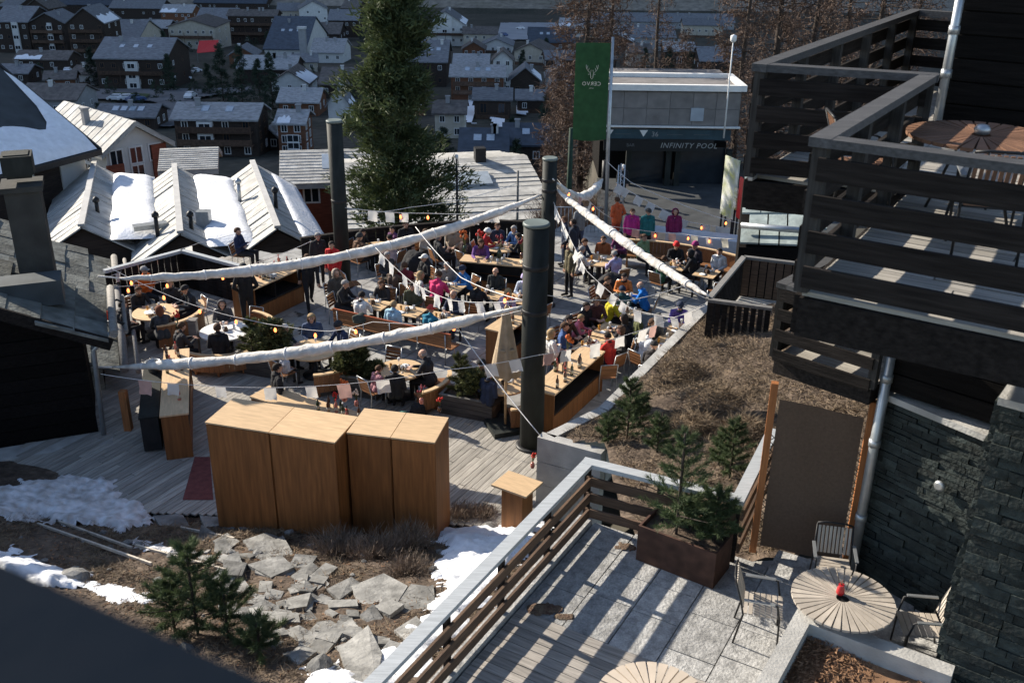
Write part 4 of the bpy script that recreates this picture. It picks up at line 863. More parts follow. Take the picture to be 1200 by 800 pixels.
# ---- pool building
pb = thing('pool_building', 'flat-roofed building with white framed pool tank and black sign', 'building', (7.5, 48, -1.7))
m_clad = mat('grey_cladding', (.20, .185, .175), .8, .15, 2, bump=.1, objvar=.06); m_sign = mat('black_sign_board', (.012, .013, .014), .5, .1, 2, bump=0); m_teal = mat('teal_banner', (.03, .06, .075), .6, .2, 2, bump=0); m_ltxt = mat('pale_lettering', (.30, .30, .29), .6, .02, 2, bump=0)
zo = 1.7
for i in range(6):
    for j in range(2): b = MB(); b.box((-3.42 + (i + .5) * 1.1, 0, zo + 1.42 + (j + .5) * .78), (1.085, .12, .765)); b.build('cladding_panel', m_clad, pb)
b = MB(); b.box((0, 3, zo + 2.2), (6.5, 5.9, 1.9)); b.build('upper_storey', m_clad, pb)
b = MB()
for s in (-1, 1): b.box((s * 3.3, 1.6, zo + 3.2), (.28, 3.6, .28))
b.box((0, -.1, zo + 3.2), (6.32, .28, .28)); b.box((0, 3.3, zo + 3.2), (6.32, .28, .28)); b.build('tank_rim', m_white, pb)
b = MB(); b.box((0, 1.6, zo + 3.12), (6.3, 3.1, .03)); b.build('tank_floor', m_black, pb)
b = MB(); b.box((0, -.14, zo + 1.36), (6.6, .2, .07)); b.build('ledge', m_white, pb)
b = MB(); b.box((1.2, -.09, zo + 1.95), (.62, .06, .62)); b.build('window', mat_sky, pb)
b = MB(); b.box((-.2, -.1, zo + .98), (6.2, .06, .5)); bn = b.build('banner', m_teal, pb)
for x in (-2.95, -1.3): b = MB(); b.add([(x - .2, -.14, zo + 1.18), (x + .2, -.14, zo + 1.18), (x, -.14, zo + .86)], [(0, 2, 1)]); b.build('arrow', m_white, bn)
b = MB(); b.box((-.55, -.16, zo + .47), (5.3, .08, .58)); sg = b.build('sign_board', m_sign, pb)
def text(s, size, mat_, parent, loc, rot=(rad(90), 0, 0), mirror=False, shear=0, name='lettering', space=1):
    cu = bpy.data.curves.new('t', 'FONT'); cu.body = s; cu.size = size; cu.extrude = .004; cu.align_x = 'CENTER'; cu.align_y = 'CENTER'; cu.shear = shear; cu.space_character = space; cu.resolution_u = 2
    to = bpy.data.objects.new('t', cu); COL.objects.link(to); dg = bpy.context.evaluated_depsgraph_get(); me = bpy.data.meshes.new_from_object(to.evaluated_get(dg))
    bpy.data.objects.remove(to); me.materials.clear(); me.materials.append(mat_)
    if mirror:
        for v in me.vertices: v.co.x *= -1
        me.flip_normals()
    o = ob(name, me, None, parent, loc, rot); return o
text('INFINITY POOL', .36, m_ltxt, sg, (.9, -.21, zo + .46), shear=.25, space=1.12)
text('BAR', .22, mat('dim_lettering', (.12, .12, .12), .6, .02, 2, bump=0), sg, (-1.9, -.21, zo + .46))
text('36', .34, m_ltxt, bn, (-.75, -.14, zo + .98))
for x in (-2.3, .2, 1.5): text('------------', .2, MATS['dim_lettering'], bn, (x, -.14, zo + 1.0))
for x in (-1.9, .05, .5, 3.0): b = MB(); b.box((x, .3, zo - .75), (.26, .3, 1.9)); b.build('column', m_mast, pb)
for x0_, x1_ in ((-1.75, -.1), (.65, 2.85)):
    b = MB(); b.box(((x0_ + x1_) / 2, .7, zo - .75), (x1_ - x0_, .05, 1.9)); b.build('glass_door', m_glassd, pb)
b = MB(); b.box((0, 4.6, zo - .8), (6.4, 5, 1.9)); b.build('back_wall', m_darkv, pb)
b = MB(); b.tube([(-3.1, -.6, zo - 1.7), (-3.1, -.6, zo - .2)], .16, 8); b.build('umbrella_heater', m_black, pb)
# ---- flag
fl = thing('banner_flag', 'tall dark green banner flag with white antler emblem on a pole', 'flag', (3.45, 35.7, -.2))
b = MB(); b.tube([(0, 0, 0), (-.08, 0, 3.5), (-.1, 0, 7.15)], [.075, .07, .05], 10); b.build('pole', m_steel, fl)
b = MB(); nx, ny = 12, 20; v = []; f = []
for j in range(ny + 1):
    for i in range(nx + 1):
        s, t = i / nx, j / ny; x = -.17 - 1.2 * s; v.append((x, .05 * math.sin(s * 5 + t * 2) * (.3 + s) - .02, 6.95 - 3.35 * t - .05 * math.sin(s * 3.1) * t))
k = len(v); v += [(x, y + .012, z) for x, y, z in v]
for j in range(ny):
    for i in range(nx): a = j * (nx + 1) + i; f += [(a, a + nx + 1, a + nx + 2, a + 1), (k + a, k + a + 1, k + a + nx + 2, k + a + nx + 1)]
b.add(v, f, True); cl = b.build('cloth', mat('green_flag_cloth', (.045, .125, .05), .85, .12, 4, bump=.1, trans=.35), fl)
b = MB(); b.bar((-.1, 0, 7.0), (-1.4, 0, 7.0), .03, .03); b.build('top_bar', m_black, fl)
m_emb = mat('cream_print', (.66, .62, .50), .8, .03, 3, bump=0)
em = MB(); ex, ez, ey = -.78, 5.95, -.10
def stroke(pts, r=.014): em.tube([(ex + x, ey, ez + z) for x, z in pts], r, 5, sx=.5)
for s in (-1, 1):
    stroke([(s * .03, -.16), (s * .05, -.02), (s * .14, .06), (s * .2, .15), (s * .21, .27)]); stroke([(s * .14, .06), (s * .1, .16)]); stroke([(s * .185, .13), (s * .15, .24)]); stroke([(s * .05, -.02), (s * .03, .1)]); stroke([(s * .05, -.04), (s * .13, -.06)]); stroke([(s * .05, -.05), (s * .045, -.16), (0, -.22)])
em.build('antler_emblem', m_emb, cl)
text('CERVO', .19, m_emb, cl, (-.78, -.11, 5.57), mirror=True, space=1.15); text('HOTEL', .05, m_emb, cl, (-.78, -.11, 5.42), mirror=True)
# truss ladder beside it
tl = thing('truss_mast', 'slim aluminium truss mast beside the flag pole', 'mast', (3.75, 35.2, 0)); b = MB()
for dx, dy in ((0, 0), (.22, 0), (.11, .2)): b.tube([(dx, dy, -.1), (dx, dy, 2.6)], .025, 6)
for i in range(11): z = .1 + i * .23; b.bar((0, 0, z), (.22, 0, z), .02, .02); b.bar((.22, 0, z), (.11, .2, z + .1), .02, .02)
b.build('lattice', m_steel, tl)
def post(name, lab, cat, x, y0, y1, Y, r, mt, head=None, grp=None):
    a = atY(x, y1, Y); z1 = atY(x, y0, Y).z; t = thing(name, lab, cat, a, 0, grp); b = MB(); b.tube([(0, 0, -2), (0, 0, z1 - a.z)], [r, r * .7], 8); b.build('pole', mt, t)
    if head: b = MB(); b.lathe([(.02, z1 - a.z - .1), (head, z1 - a.z), (head, z1 - a.z + head * 1.6), (.02, z1 - a.z + head * 2)], 10); b.build('lamp_head', m_white, t)
    return t
post('lamp_post', 'thin white lamp post in front of the pool roof', 'lamp', 853, 48, 112, 47.2, .04, m_white, .14)
post('lamp_post', 'dark lamp post standing below the deck by the conifer', 'lamp', 536, 185, 262, 41, .06, m_black, .07)
post('utility_pole', 'weathered pole behind the deck railing', 'pole', 606, 200, 275, 40, .06, m_grey)
post('closed_parasol', 'closed dark green parasol behind the lit mast', 'parasol', 667, 150, 222, 45, .14, mat('green_canvas', (.02, .045, .03), .8, .2, 4, bump=.1))
# ---- trees
for i, (x, y, Y) in enumerate([(652, 236, 44), (668, 240, 43), (684, 246, 42), (698, 250, 41), (676, 226, 47), (700, 232, 46), (655, 252, 40), (640, 246, 42)]):
    p = atY(x, y, Y); t = thing('bare_bush', 'bare brown bush on the bank below the flag', 'shrub', (p.x, p.y, p.z - .9), 0, 'bare bushes below the flag')
    def sm(rng): a = rng.uniform(0, 6.283); k = rng.random() ** .5; d = Vector((math.cos(a) * k, math.sin(a) * k, rng.uniform(.1, 1.2))); return d * rng.uniform(.2, 1.0), d * .6
    blades('branch', m_larch, 1100, sm, .55, .022, .3, t, i)
tree('stone_pine', 'tall dense green stone pine rising behind the deck', (-4.95, 41.5, -7), 21.5, 2.0, 'pine', 66000, None, 5, .22)
m_fir.use_fake_user = True
for i, (x, Y, h, r, N, lab) in enumerate([(684, 57, 22, 2.7, 15000, 'bare brown larch left of the green flag'), (655, 66, 16, 2.2, 9000, 'smaller brown larch behind the rear mast'), (712, 70, 22, 2.6, 9000, 'bare larch showing behind the flag pole'), (768, 84, 26, 2.0, 4200, 'thin larch with black trunk above the pool roof'),
     (742, 95, 16, 2.4, 4000, 'low brown larch above the pool roof rim'), (800, 92, 17, 2.6, 5000, 'sparse larch behind the lamp post'), (905, 60, 24, 3.0, 14000, 'broad bare larch left of the balcony'), (868, 55, 16, 2.2, 11000, 'reddish larch beside the sign boards'), (946, 66, 25, 3.0, 11000, 'dark stemmed larch behind the balcony rails'), (985, 70, 25, 3.0, 8000, 'larch seen between the upper balcony rails'),
     (1020, 62, 24, 3.0, 8000, 'larch rising behind the balcony corner'), (1062, 72, 25, 3.0, 8000, 'larch beside the dark timber wall'), (826, 64, 9, 1.8, 4000, 'young larch at the end of the pool roof')]):
    zb = -4.5 if Y < 75 else -9; p = atY(x, 100, Y); tree('larch_tree', lab, (p.x, Y, zt(p.x, Y) - .2), h, r, 'larch', int(N * .72), 'bare larches behind the terrace', 40 + i, .06)
# ================================================================== HOTEL BUILDING AND UPPER TERRACE (right)
b3 = lambda x, y, z: Vector((x, y, z))
def railing(name, lab, pts, zt_, h, boards, bw, mats, post_step=1.3, top_w=.14, post=(.09, .09), outside=1, parent=None, postlow=0):
    t = thing(name, lab, 'railing', pts[0])
    o = pts[0]
    for sg_, (a, b) in enumerate(zip(pts, pts[1:])):
        a = a - o; b = b - o; d = (b - a).normalized(); nrm = Vector((-d.y, d.x, 0)) * outside; L = (b - a).length
        mb = MB(); mb.bar(Vector((a.x, a.y, h - .03)) - d * (top_w / 2), Vector((b.x, b.y, h - .03)) + d * (top_w / 2 - .004), top_w, .06 + .005 * sg_); mb.build('top_rail', mats[0], t)
        for z in boards:
            mb = MB(); c = (a + b) / 2 + nrm * .065; mb.box((0, 0, 0), (L - .012, .035, bw)); mb.build('board', mats[1], t, (c.x, c.y, z), (0, 0, math.atan2(d.y, d.x)))
        n = max(1, round(L / post_step))
        for i in range(n + 1):
            p = a + d * (L * i / n); mb = MB(); mb.box((0, 0, 0), (post[0], post[1], h - .062 + postlow)); mb.build('post', mats[2], t, (p.x, p.y, (h - .062 - postlow) / 2), (0, 0, math.atan2(d.y, d.x)))
    return t
# upper balcony, floor z 8.72
ZB = 8.72
C0 = at(1300, 203, ZB + 1.12); C1 = at(965, 160, ZB + 1.12); C2 = at(1090, 87, ZB + 1.12); C3 = at(893, 75, ZB + 1.12); C4 = at(1073, 12, ZB + 1.12); C5 = at(1130, 16, ZB + 1.12)
fl3 = lambda p, z: Vector((p.x, p.y, z))
balp = [fl3(c, ZB) for c in (C0, C1, C2, C3, C4, C5)]
far = [b3(9.5, 13.4, ZB), b3(8.2, 5.5, ZB), b3(6.2, 3.4, ZB)]
bal = slab_base('balcony_floor', [(p.x, p.y) for p in balp + far], ZB - .04, .22, m_dark)
dU = (C4 - C3); dU.z = 0; dU.normalize(); dW = Vector((dU.y, -dU.x, 0))
strips([(p.x, p.y) for p in balp + far], dW, dU, .16, .012, ZB, .035, m_deck, bal, 'plank', 2.2)
railing('balcony_railing', 'dark timber balcony railing with wide horizontal boards and grey handrail', [fl3(c, ZB) for c in (C0, C1, C2, C3, C4, C5)], ZB, 1.12, (.13, .39, .65, .91), .16, (m_balrail, m_dark, m_post), 1.25, .15, (.1, .1), outside=1, postlow=0)
mb = MB()
for a, b in zip(balp, balp[1:]): mb.bar(a - Vector((0, 0, .19)), b - Vector((0, 0, .19)), .1, .3)
mb.build('edge_beam', m_dark, bal)
# dark timber house wall right of the balcony
hw = thing('hotel_wing', 'black stained timber hotel wing beside the upper balcony', 'building', (6.6, 12, 0))
wa, wb = at(1112, 30, 10.6), None
A = at(1104, 146, ZB); A.z = 0; B = A + dU * 6.5; Cc = A + dW * 6
dU_ = dU
def boards_wall(t, A, B, z0, z1, n, mat_, nrm, o, gapc=None):
    d = (B - A).normalized(); L = (B - A).length
    for i in range(n):
        z = z0 + (z1 - z0) * (i + .5) / n; mb = MB(); mb.box((0, 0, 0), (L, .05, (z1 - z0) / n - .02)); c = (A + B) / 2 + nrm * .03 - o; mb.build('board', mat_, t, (c.x, c.y, z - o.z), (0, 0, math.atan2(d.y, d.x)))
o = Vector((6.6, 12, 0))
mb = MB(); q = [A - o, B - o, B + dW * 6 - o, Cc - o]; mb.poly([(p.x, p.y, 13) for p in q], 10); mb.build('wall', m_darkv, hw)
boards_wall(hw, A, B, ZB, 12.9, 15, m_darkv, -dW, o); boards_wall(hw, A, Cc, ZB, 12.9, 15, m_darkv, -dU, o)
# downpipe at the upper corner
def pipe(lab, x0, y0, x1, y1, Y0, z_, r=.055):
    p1 = at(x1, y1, z_); p0 = Vector((p1.x, p1.y, atY(x0, y0, p1.y).z)); t = thing('downpipe', lab, 'pipe', (p1.x, p1.y, p1.z)); mb = MB(); d = p0 - p1
    mb.tube([(0, 0, -.02), (d.x * .5, 0, d.z * .5), (d.x, 0, d.z)], r, 12); P = mb.build('pipe', m_steel, t)
    for k in (.35, .62): mb = MB(); mb.tube([(d.x * k, 0, d.z * k - .05), (d.x * k, 0, d.z * k + .05)], r * 1.22, 12); mb.build('collar', m_steel, t)
    return t
pipe('galvanised downpipe at the upper balcony wall', 1128, -40, 1097, 150, 9, ZB, .055)

# lower balcony, floor z 5.9
ZL = 5.9
D1 = at(905, 338, ZL + 1.02); D2 = at(1055, 380, ZL + 1.02); dd = (D2 - D1).normalized(); D1 = D1 + Vector((-dd.y, dd.x, 0)) * .3; _sw = at(1000, 668, 3.1); _pp = _sw + Vector((-.78, -.62, 0)) * .16 + Vector((.62, -.78, 0)) * .06; _s = (_pp - D1).dot(dd); _q = (_pp - D1).dot(Vector((-dd.y, dd.x, 0))); D3 = D1 + dd * (_s - .13); D0 = D1 + Vector((-dd.y, dd.x, 0)) * 3.0
fp = [(D0.x, D0.y), (D1.x, D1.y), (D3.x, D3.y), (D3.x - dd.y * 3, D3.y + dd.x * 3)]
lb = slab_base('lower_balcony_floor', fp, ZL - .04, .2, m_dark)
strips(fp, dd, Vector((-dd.y, dd.x, 0)), .16, .012, ZL, .035, m_deck, lb, 'plank', 2.5)
railing('balcony_railing', 'lower dark balcony railing above the brown screen panel', [fl3(D3, ZL), fl3(D1, ZL), fl3(D0, ZL)], ZL, 1.02, (.05, .33, .61, .87), .15, (m_balrail, m_dark, m_post), 1.5, .14, (.1, .1), outside=1)
# dark timber storey between the balconies
sw = thing('hotel_storey', 'shadowed black timber storey between the two balconies', 'building', D1)
nn_ = Vector((-dd.y, dd.x, 0)); mb = MB(); _off = max(.02, _q + .12); W0 = dd * (_s - .06) + nn_ * _off; W1 = dd * 7 + nn_ * _off; o = Vector(D1)
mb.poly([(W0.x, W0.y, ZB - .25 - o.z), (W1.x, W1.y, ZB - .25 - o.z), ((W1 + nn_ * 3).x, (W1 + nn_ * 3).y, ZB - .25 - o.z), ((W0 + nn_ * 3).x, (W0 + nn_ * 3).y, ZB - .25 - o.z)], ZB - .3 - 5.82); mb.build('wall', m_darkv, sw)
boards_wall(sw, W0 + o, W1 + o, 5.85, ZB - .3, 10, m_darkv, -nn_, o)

# upper terrace, floor z 3.1
ZT = 3.1
K0 = at(445, 790, ZT + 1.0); K1 = at(690, 540, ZT + 1.0); K2 = at(866, 583, ZT + 1.0); K3 = at(905, 505, ZT + 1.0)
kd = (K1 - K0).normalized(); kn = Vector((kd.y, -kd.x, 0)); Km = K0 - kd * 3
# the terrace is bounded by the railing, the screen and the slate wall
SWa = at(1000, 668, ZT); SWd = (at(1100, 742, ZT) - SWa); SWd = Vector((.62, -.78, 0)).normalized()
SWb = SWa + SWd * 3.2
tp = [(Km.x, Km.y), (K1.x, K1.y), (K2.x, K2.y), (SWa.x + .3, SWa.y + .4), (SWb.x + .3, SWb.y), (SWb.x - 2, SWb.y - 5), (Km.x + 2, Km.y - .5)]
ut = slab_base('upper_terrace', tp, ZT - .04, 1.9, m_conc)
e0, e1 = at(597, 709, ZT), at(770, 777, ZT); ed = (e1 - e0).normalized(); en = Vector((-ed.y, ed.x, 0))
e_l = e0 - ed * 1.0; e_r = e0 + ed * 5.2
def clip(poly, p, n):      # keep the side where (q-p).n >= 0
    out = []
    for a, b in zip(poly, poly[1:] + poly[:1]):
        da = (a[0] - p.x) * n.x + (a[1] - p.y) * n.y; db = (b[0] - p.x) * n.x + (b[1] - p.y) * n.y
        if da >= 0: out.append(a)
        if da * db < 0: t = da / (da - db); out.append((a[0] + (b[0] - a[0]) * t, a[1] + (b[1] - a[1]) * t))
    return out
inset = clip(tp, Vector((K0.x, K0.y, 0)) + kn * .12, kn)
strips(clip(inset, e0, en), Vector((kd.x, kd.y, 0)), kn, .62, .014, ZT, .035, m_pave2, ut, 'slab', .85, jz=.004)
strips(clip(inset, e0, -en), ed, en, .145, .012, ZT + .006, .035, m_terr, ut, 'plank', 4)
railing('terrace_railing', 'brown board railing with pale grey top rail round the upper terrace', [fl3(K0 - kd * 1.2, ZT), fl3(K1, ZT), fl3(K2, ZT), fl3(K3, ZT)], ZT, 1.0, (.20, .46, .72), .14, (m_railtop, m_rail, m_dark), 1.35, .17, (.08, .06), outside=-1)
mb = MB(); mb.bar(fl3(K0 - kd * 2, ZT + .02), fl3(K1, ZT + .02), .2, .12); mb.build('kerb', m_pave2, ut)
# moss cushions on the slabs
for i, (x, y, r) in enumerate([(640, 712, .24), (662, 722, .12), (735, 640, .16)]):
    p = at(x, y, ZT + .003); pts = [(p.x + r * 1.3 * math.cos(a * .7) * random.uniform(.6, 1.1), p.y + r * .8 * math.sin(a * .7) * random.uniform(.6, 1.1)) for a in range(9)]
    patch('moss_cushion', 'reddish brown moss cushion on the terrace slabs', 'moss', pts, .006, mat('red_moss%d' % i, (.10, .055, .04), .95, .4, 9, bump=.6, col2=(.16, .12, .08)), lambda x, y: ZT + .004, st=.03, ragged=.08, soft=.15, group='moss cushions on the terrace')
# corten planter with pine
cp = [at(745, 655, ZT), at(835, 690, ZT), at(858, 655, ZT)]; cx = (cp[0] + cp[2]) / 2; ca = math.atan2(cp[1].y - cp[0].y, cp[1].x - cp[0].x); cw = (cp[1] - cp[0]).length; cdp = .55
ctr = (cp[0] + cp[1]) / 2 + Vector((-math.sin(ca), math.cos(ca), 0)) * cdp / 2
t = thing('steel_planter', 'rust brown steel trough planter on the upper terrace', 'planter', ctr, ca); hh = .55
for s in (-1, 1): mb = MB(); mb.box((0, s * (cdp / 2 - .015), hh / 2), (cw, .03, hh)); mb.build('side_panel', m_corten, t); mb = MB(); mb.box((s * (cw / 2 - .015), 0, hh / 2), (.03, cdp - .064, hh)); mb.build('end_panel', m_corten, t)
mb = MB(); mb.box((0, 0, hh - .1), (cw - .07, cdp - .07, .06)); mb.build('soil', m_soil, t)
def small_pine(name, lab, loc, h, r, N, seed, grp=None, mt=None, bare=.05):
    t = tree(name, lab, loc, h, r, 'pine', 40, grp, seed, bare)
    for c in list(t.children):
        if c.name.startswith('crown'): bpy.data.objects.remove(c)
    rg = np.random.default_rng(seed); P = []; D = []
    nb = int(10 + h * 16); per = N // nb; r2 = random.Random(seed)
    for b in range(nb):
        q = bare + (1 - bare) * (b + .5) / nb; L = r * (1 - q) ** .75 * r2.uniform(.55, 1.1) + .06; a = b * 2.4 + r2.uniform(-.4, .4)
        d = np.array([math.cos(a), math.sin(a), .45 + .3 * q]); base = np.array([0, 0, q * h * .95])
        s = rg.random(per) ** .7; pp = base + d * (L * s)[:, None] + rg.normal(size=(per, 3)) * .012
        P.append(pp); D.append(d * .8 + rg.normal(size=(per, 3)) * .55 + np.array([0, 0, .2]))
    P = np.vstack(P); D = np.vstack(D); n = len(P); fast_blades('needles', mt or m_needle2, P, D, rg.uniform(.06, .13, n), rg.uniform(.007, .013, n), t, seed); return t
small_pine('potted_pine', 'open-grown young pine in the rusty steel trough', ctr + Vector((-.12, 0, hh - .1)), 1.6, .55, 5500, 3)
small_pine('dwarf_pine', 'bushy mountain pine spilling over the end of the steel trough', ctr + Vector((.36, -.12, hh - .1)), .75, .5, 8000, 8)
small_pine('dwarf_pine', 'low dwarf pine at the trough corner by the railing', ctr + Vector((.1, .1, hh - .1)), .5, .4, 5000, 9)
# brown screen on two larch posts
q0, q1 = at(882, 645, ZT), at(990, 662, ZT); sc = thing('screen_panel', 'brown mesh fabric screen laced between two larch posts', 'screen', q0); sd_ = q1 - q0; sl = sd_.length; sa = math.atan2(sd_.y, sd_.x)
h0 = 1.95
for k, hgt in ((0, atY(903, 448, q0.y).z - ZT), (1, atY(1014, 470, q1.y).z - ZT)): p = sd_ * k; mb = MB(); mb.box((p.x, p.y, hgt / 2), (.09, .09, hgt), rz=sa); mb.build('post', m_orangep, sc)
fa, fb_ = .07, .93; mb = MB(); nx, nz = 10, 12; v = []; f = []
z00, z01, z10, z11 = .12, .05, atY(918, 466, q0.y).z - ZT, atY(1005, 490, q1.y).z - ZT
for j in range(nz + 1):
    for i in range(nx + 1):
        s, tt = i / nx, j / nz; k = fa + (fb_ - fa) * s; p = sd_ * k; nrm = Vector((-sd_.y, sd_.x, 0)).normalized(); z = lerp(lerp(z00, z01, s), lerp(z10, z11, s), tt); c = p + nrm * (-.02 + .012 * math.sin(s * 9 + tt * 4)); v.append((c.x, c.y, z))
n_ = len(v); nn2 = Vector((-sd_.y, sd_.x, 0)).normalized() * .012; v += [tuple(Vector(p) + nn2) for p in v]
for j in range(nz):
    for i in range(nx): a = j * (nx + 1) + i; f += [(a, a + 1, a + nx + 2, a + nx + 1), (n_ + a, n_ + a + nx + 1, n_ + a + nx + 2, n_ + a + 1)]
mb.add(v, f, True); mb.build('fabric', m_fabric, sc)
for side in (0, 1):
    mb = MB()
    for i in range(16):
        za = .15 + 1.7 * i / 16; zb_ = za + .055; k0, k1 = (0.02, fa) if side == 0 else (fb_, .98); p0, p1 = sd_ * k0, sd_ * k1
        mb.tube([(p0.x, p0.y, za), (p1.x, p1.y, zb_)], .006, 4); mb.tube([(p1.x, p1.y, zb_), (p0.x, p0.y, za + .106)], .006, 4)
    mb.build('lacing', m_black, sc)
# slate wall with stone courses
def course_wall(name, lab, A, B, z0, z1, nrm, ch, cl, cap=None, thick=.5, proud=.03, visible_h=None):
    t = thing(name, lab, 'wall', A); d = (B - A).normalized(); L = (B - A).length; a = math.atan2(d.y, d.x)
    mb = MB(); m_ = (B - A) / 2 + nrm * (-thick / 2 - .02); mb.box((m_.x, m_.y, (z0 + z1) / 2 - A.z), (L, thick, z1 - z0), rz=a); mb.build('core', m_slate, t)
    z = z0; pool = {}
    while z < z1 - .02:
        h = min(ch * random.uniform(.75, 1.25), z1 - z); s = random.uniform(-.3, 0)
        while s < L:
            w_ = cl * random.uniform(.5, 1.5); e = min(L + .01, s + w_); s_ = max(s, -.01)
            if e - s_ > .04:
                mb = MB(); pr = proud * random.uniform(.5, 1.6); mb.box((0, 0, 0), (e - s_ - .008, .1 + pr, h - .008), jit=.004); c = d * ((s_ + e) / 2) + nrm * ((pr) / 2 - .04); mb.build('stone', m_slate, t, (c.x, c.y, z + h / 2 - A.z), (0, 0, a))
            s += w_
        z += h
    if cap: mb = MB(); c = (B - A) / 2 - nrm * (thick / 2 - .02); mb.box((c.x, c.y, z1 - A.z + .04), (L + .06, thick + .14, .08), rz=a); mb.build('cap', m_conc, t)
    return t
swn = Vector((SWd.y, -SWd.x, 0)); 
if swn.y > 0: swn = -swn
course_wall('slate_wall', 'dark green-grey slate wall behind the round terrace table', fl3(SWa, ZT - .3), fl3(SWa + SWd * 3.4, ZT - .3), ZT - .3, 5.72, swn, .08, .38, True)
_p = SWa + swn * .16 + SWd * .06; _h = atY(1048, 402, _p.y).z; t = thing('downpipe', 'galvanised downpipe in front of the slate wall', 'pipe', (_p.x, _p.y, ZT)); mb = MB(); mb.tube([(0, 0, 0), (0, 0, _h - ZT)], .062, 14); mb.build('pipe', m_steel, t)
for z in (.9, 2.0, 2.9): mb = MB(); mb.tube([(0, 0, z), (0, 0, z + .1)], .074, 14); mb.build('collar', m_steel, t)
# nearer pillar wall at the right edge
pe = at(1096, 800, ZT + .2); PA = fl3(pe, 2.2); pd = Vector((.80, -.60, 0)); pn = Vector((-.60, -.80, 0))
course_wall('slate_pillar', 'dark slate masonry pillar rising at the right edge of the terrace', PA, PA + pd * 2.2, 2.2, 6.85, pn, .11, .36, True, .9)
pl_ = Vector((-.80, .60, 0))
tq = thing('slate_return', 'narrow rough return face of the slate pillar', 'wall', PA); z = 2.2
while z < 6.83:
    h = min(.11 * random.uniform(.75, 1.25), 6.84 - z); mb = MB(); pr = random.uniform(.0, .045); mb.box((0, 0, 0), (.9, .1 + pr, h - .008), jit=.006); c = pl_ * (pr / 2) - pn * .47; mb.build('stone', m_slate, tq, (c.x, c.y, z + h / 2 - 2.2), (0, 0, math.atan2(pn.y, pn.x))); z += h
# wall lamp
p = SWa + SWd * .95 + swn * .1; p.z = 4.95; t = thing('wall_lamp', 'oval metal lamp on the dark slate wall', 'lamp', p, math.atan2(swn.y, swn.x)); mb = MB(); mb.lathe([(.05, 0), (.07, .01), (.07, .03), (.04, .045)], 14, M=Matrix.Rotation(rad(90), 3, 'Y')); mb.build('housing', m_steel, t)
# concrete planter box bottom right
PB = [at(935, 712, ZT + .6), at(1110, 776, ZT + .6)]; pdn = at(885, 800, ZT + .6); ed1 = (PB[1] - PB[0]).normalized(); ed2 = (pdn - PB[0]).normalized()
cb = thing('concrete_planter', 'concrete planter box filled with bark mulch beside the slate pillar', 'planter', fl3(PB[0], ZT))
def wall_seg(a, b, w_, h, t, o, nm, inn): mb = MB(); n = inn * w_ / 2; mb.bar(Vector((a.x, a.y, h / 2)) - Vector((o.x, o.y, 0)) + n, Vector((b.x, b.y, h / 2)) - Vector((o.x, o.y, 0)) + n, w_, h); return mb.build(nm, m_conc, t)
i1 = Vector((-ed1.y, ed1.x, 0)); i1 = i1 if i1.dot(ed2) > 0 else -i1; i2 = Vector((-ed2.y, ed2.x, 0)); i2 = i2 if i2.dot(ed1) > 0 else -i2
wall_seg(PB[0], PB[0] + ed1 * 1.75, .2, .6, cb, PB[0], 'back_wall', i1); wall_seg(PB[0] + ed2 * .2, PB[0] + ed2 * 3.2, .2, .6, cb, PB[0], 'side_wall', i2)
mb = MB(); q = [ed1 * .15 + ed2 * .15, ed1 * 2.2 + ed2 * .15, ed1 * 2.2 + ed2 * 3.2, ed1 * .15 + ed2 * 3.2]; mb.poly([(p.x, p.y, .38) for p in q], .3); mb.build('soil', m_mulch, cb)
def ms(rng): a, b = rng.uniform(.2, 2.0), rng.uniform(.2, 3.0); p = ed1 * a + ed2 * b; return Vector((p.x, p.y, .385 + rng.uniform(0, .03) + .04 * math.sin(a * 4))), None
tag(blades('bark_chips', m_mulch, 9000, ms, .06, .022, .8, cb, 12), kind='stuff')
# round slatted tables and slim chairs
m_slat = mat('grey_teak', (.42, .37, .31), .6, .15, 3, bump=.1, objvar=.14)
m_slatb = mat('brown_teak', (.19, .10, .06), .6, .15, 3, bump=.1, objvar=.14)
def slat_table(lab, loc, r, h, mt, n=40, rz=0, hole=.08):
    t = thing('round_table', lab, 'table', loc, rz, None)
    for i in range(n):
        a0, a1 = 2 * math.pi * i / n + .018, 2 * math.pi * (i + 1) / n - .018; am = (a0 + a1) / 2; k = 4
        rim = [(r * math.cos(lerp(a0, a1, j / k)), r * math.sin(lerp(a0, a1, j / k)), h) for j in range(k + 1)]
        pts = [(hole * math.cos(a0), hole * math.sin(a0), h)] + rim + [(hole * math.cos(a1), hole * math.sin(a1), h)]; mb = MB(); mb.poly(pts, .03); mb.build('slat', mt, t)
    mb = MB(); mb.lathe([(hole + .05, h - .05), (hole + .05, h - .032)], 20); mb.lathe([(r * .6, h - .055), (r * .6, h - .033)], 24); mb.build('under_ring', m_black, t)
    for k in range(4): a = k * math.pi / 2 + .4; mb = MB(); mb.tube([(.16 * math.cos(a), .16 * math.sin(a), h - .05), (r * .62 * math.cos(a), r * .62 * math.sin(a), 0)], .014, 8); mb.build('leg', m_black, t)
    return t
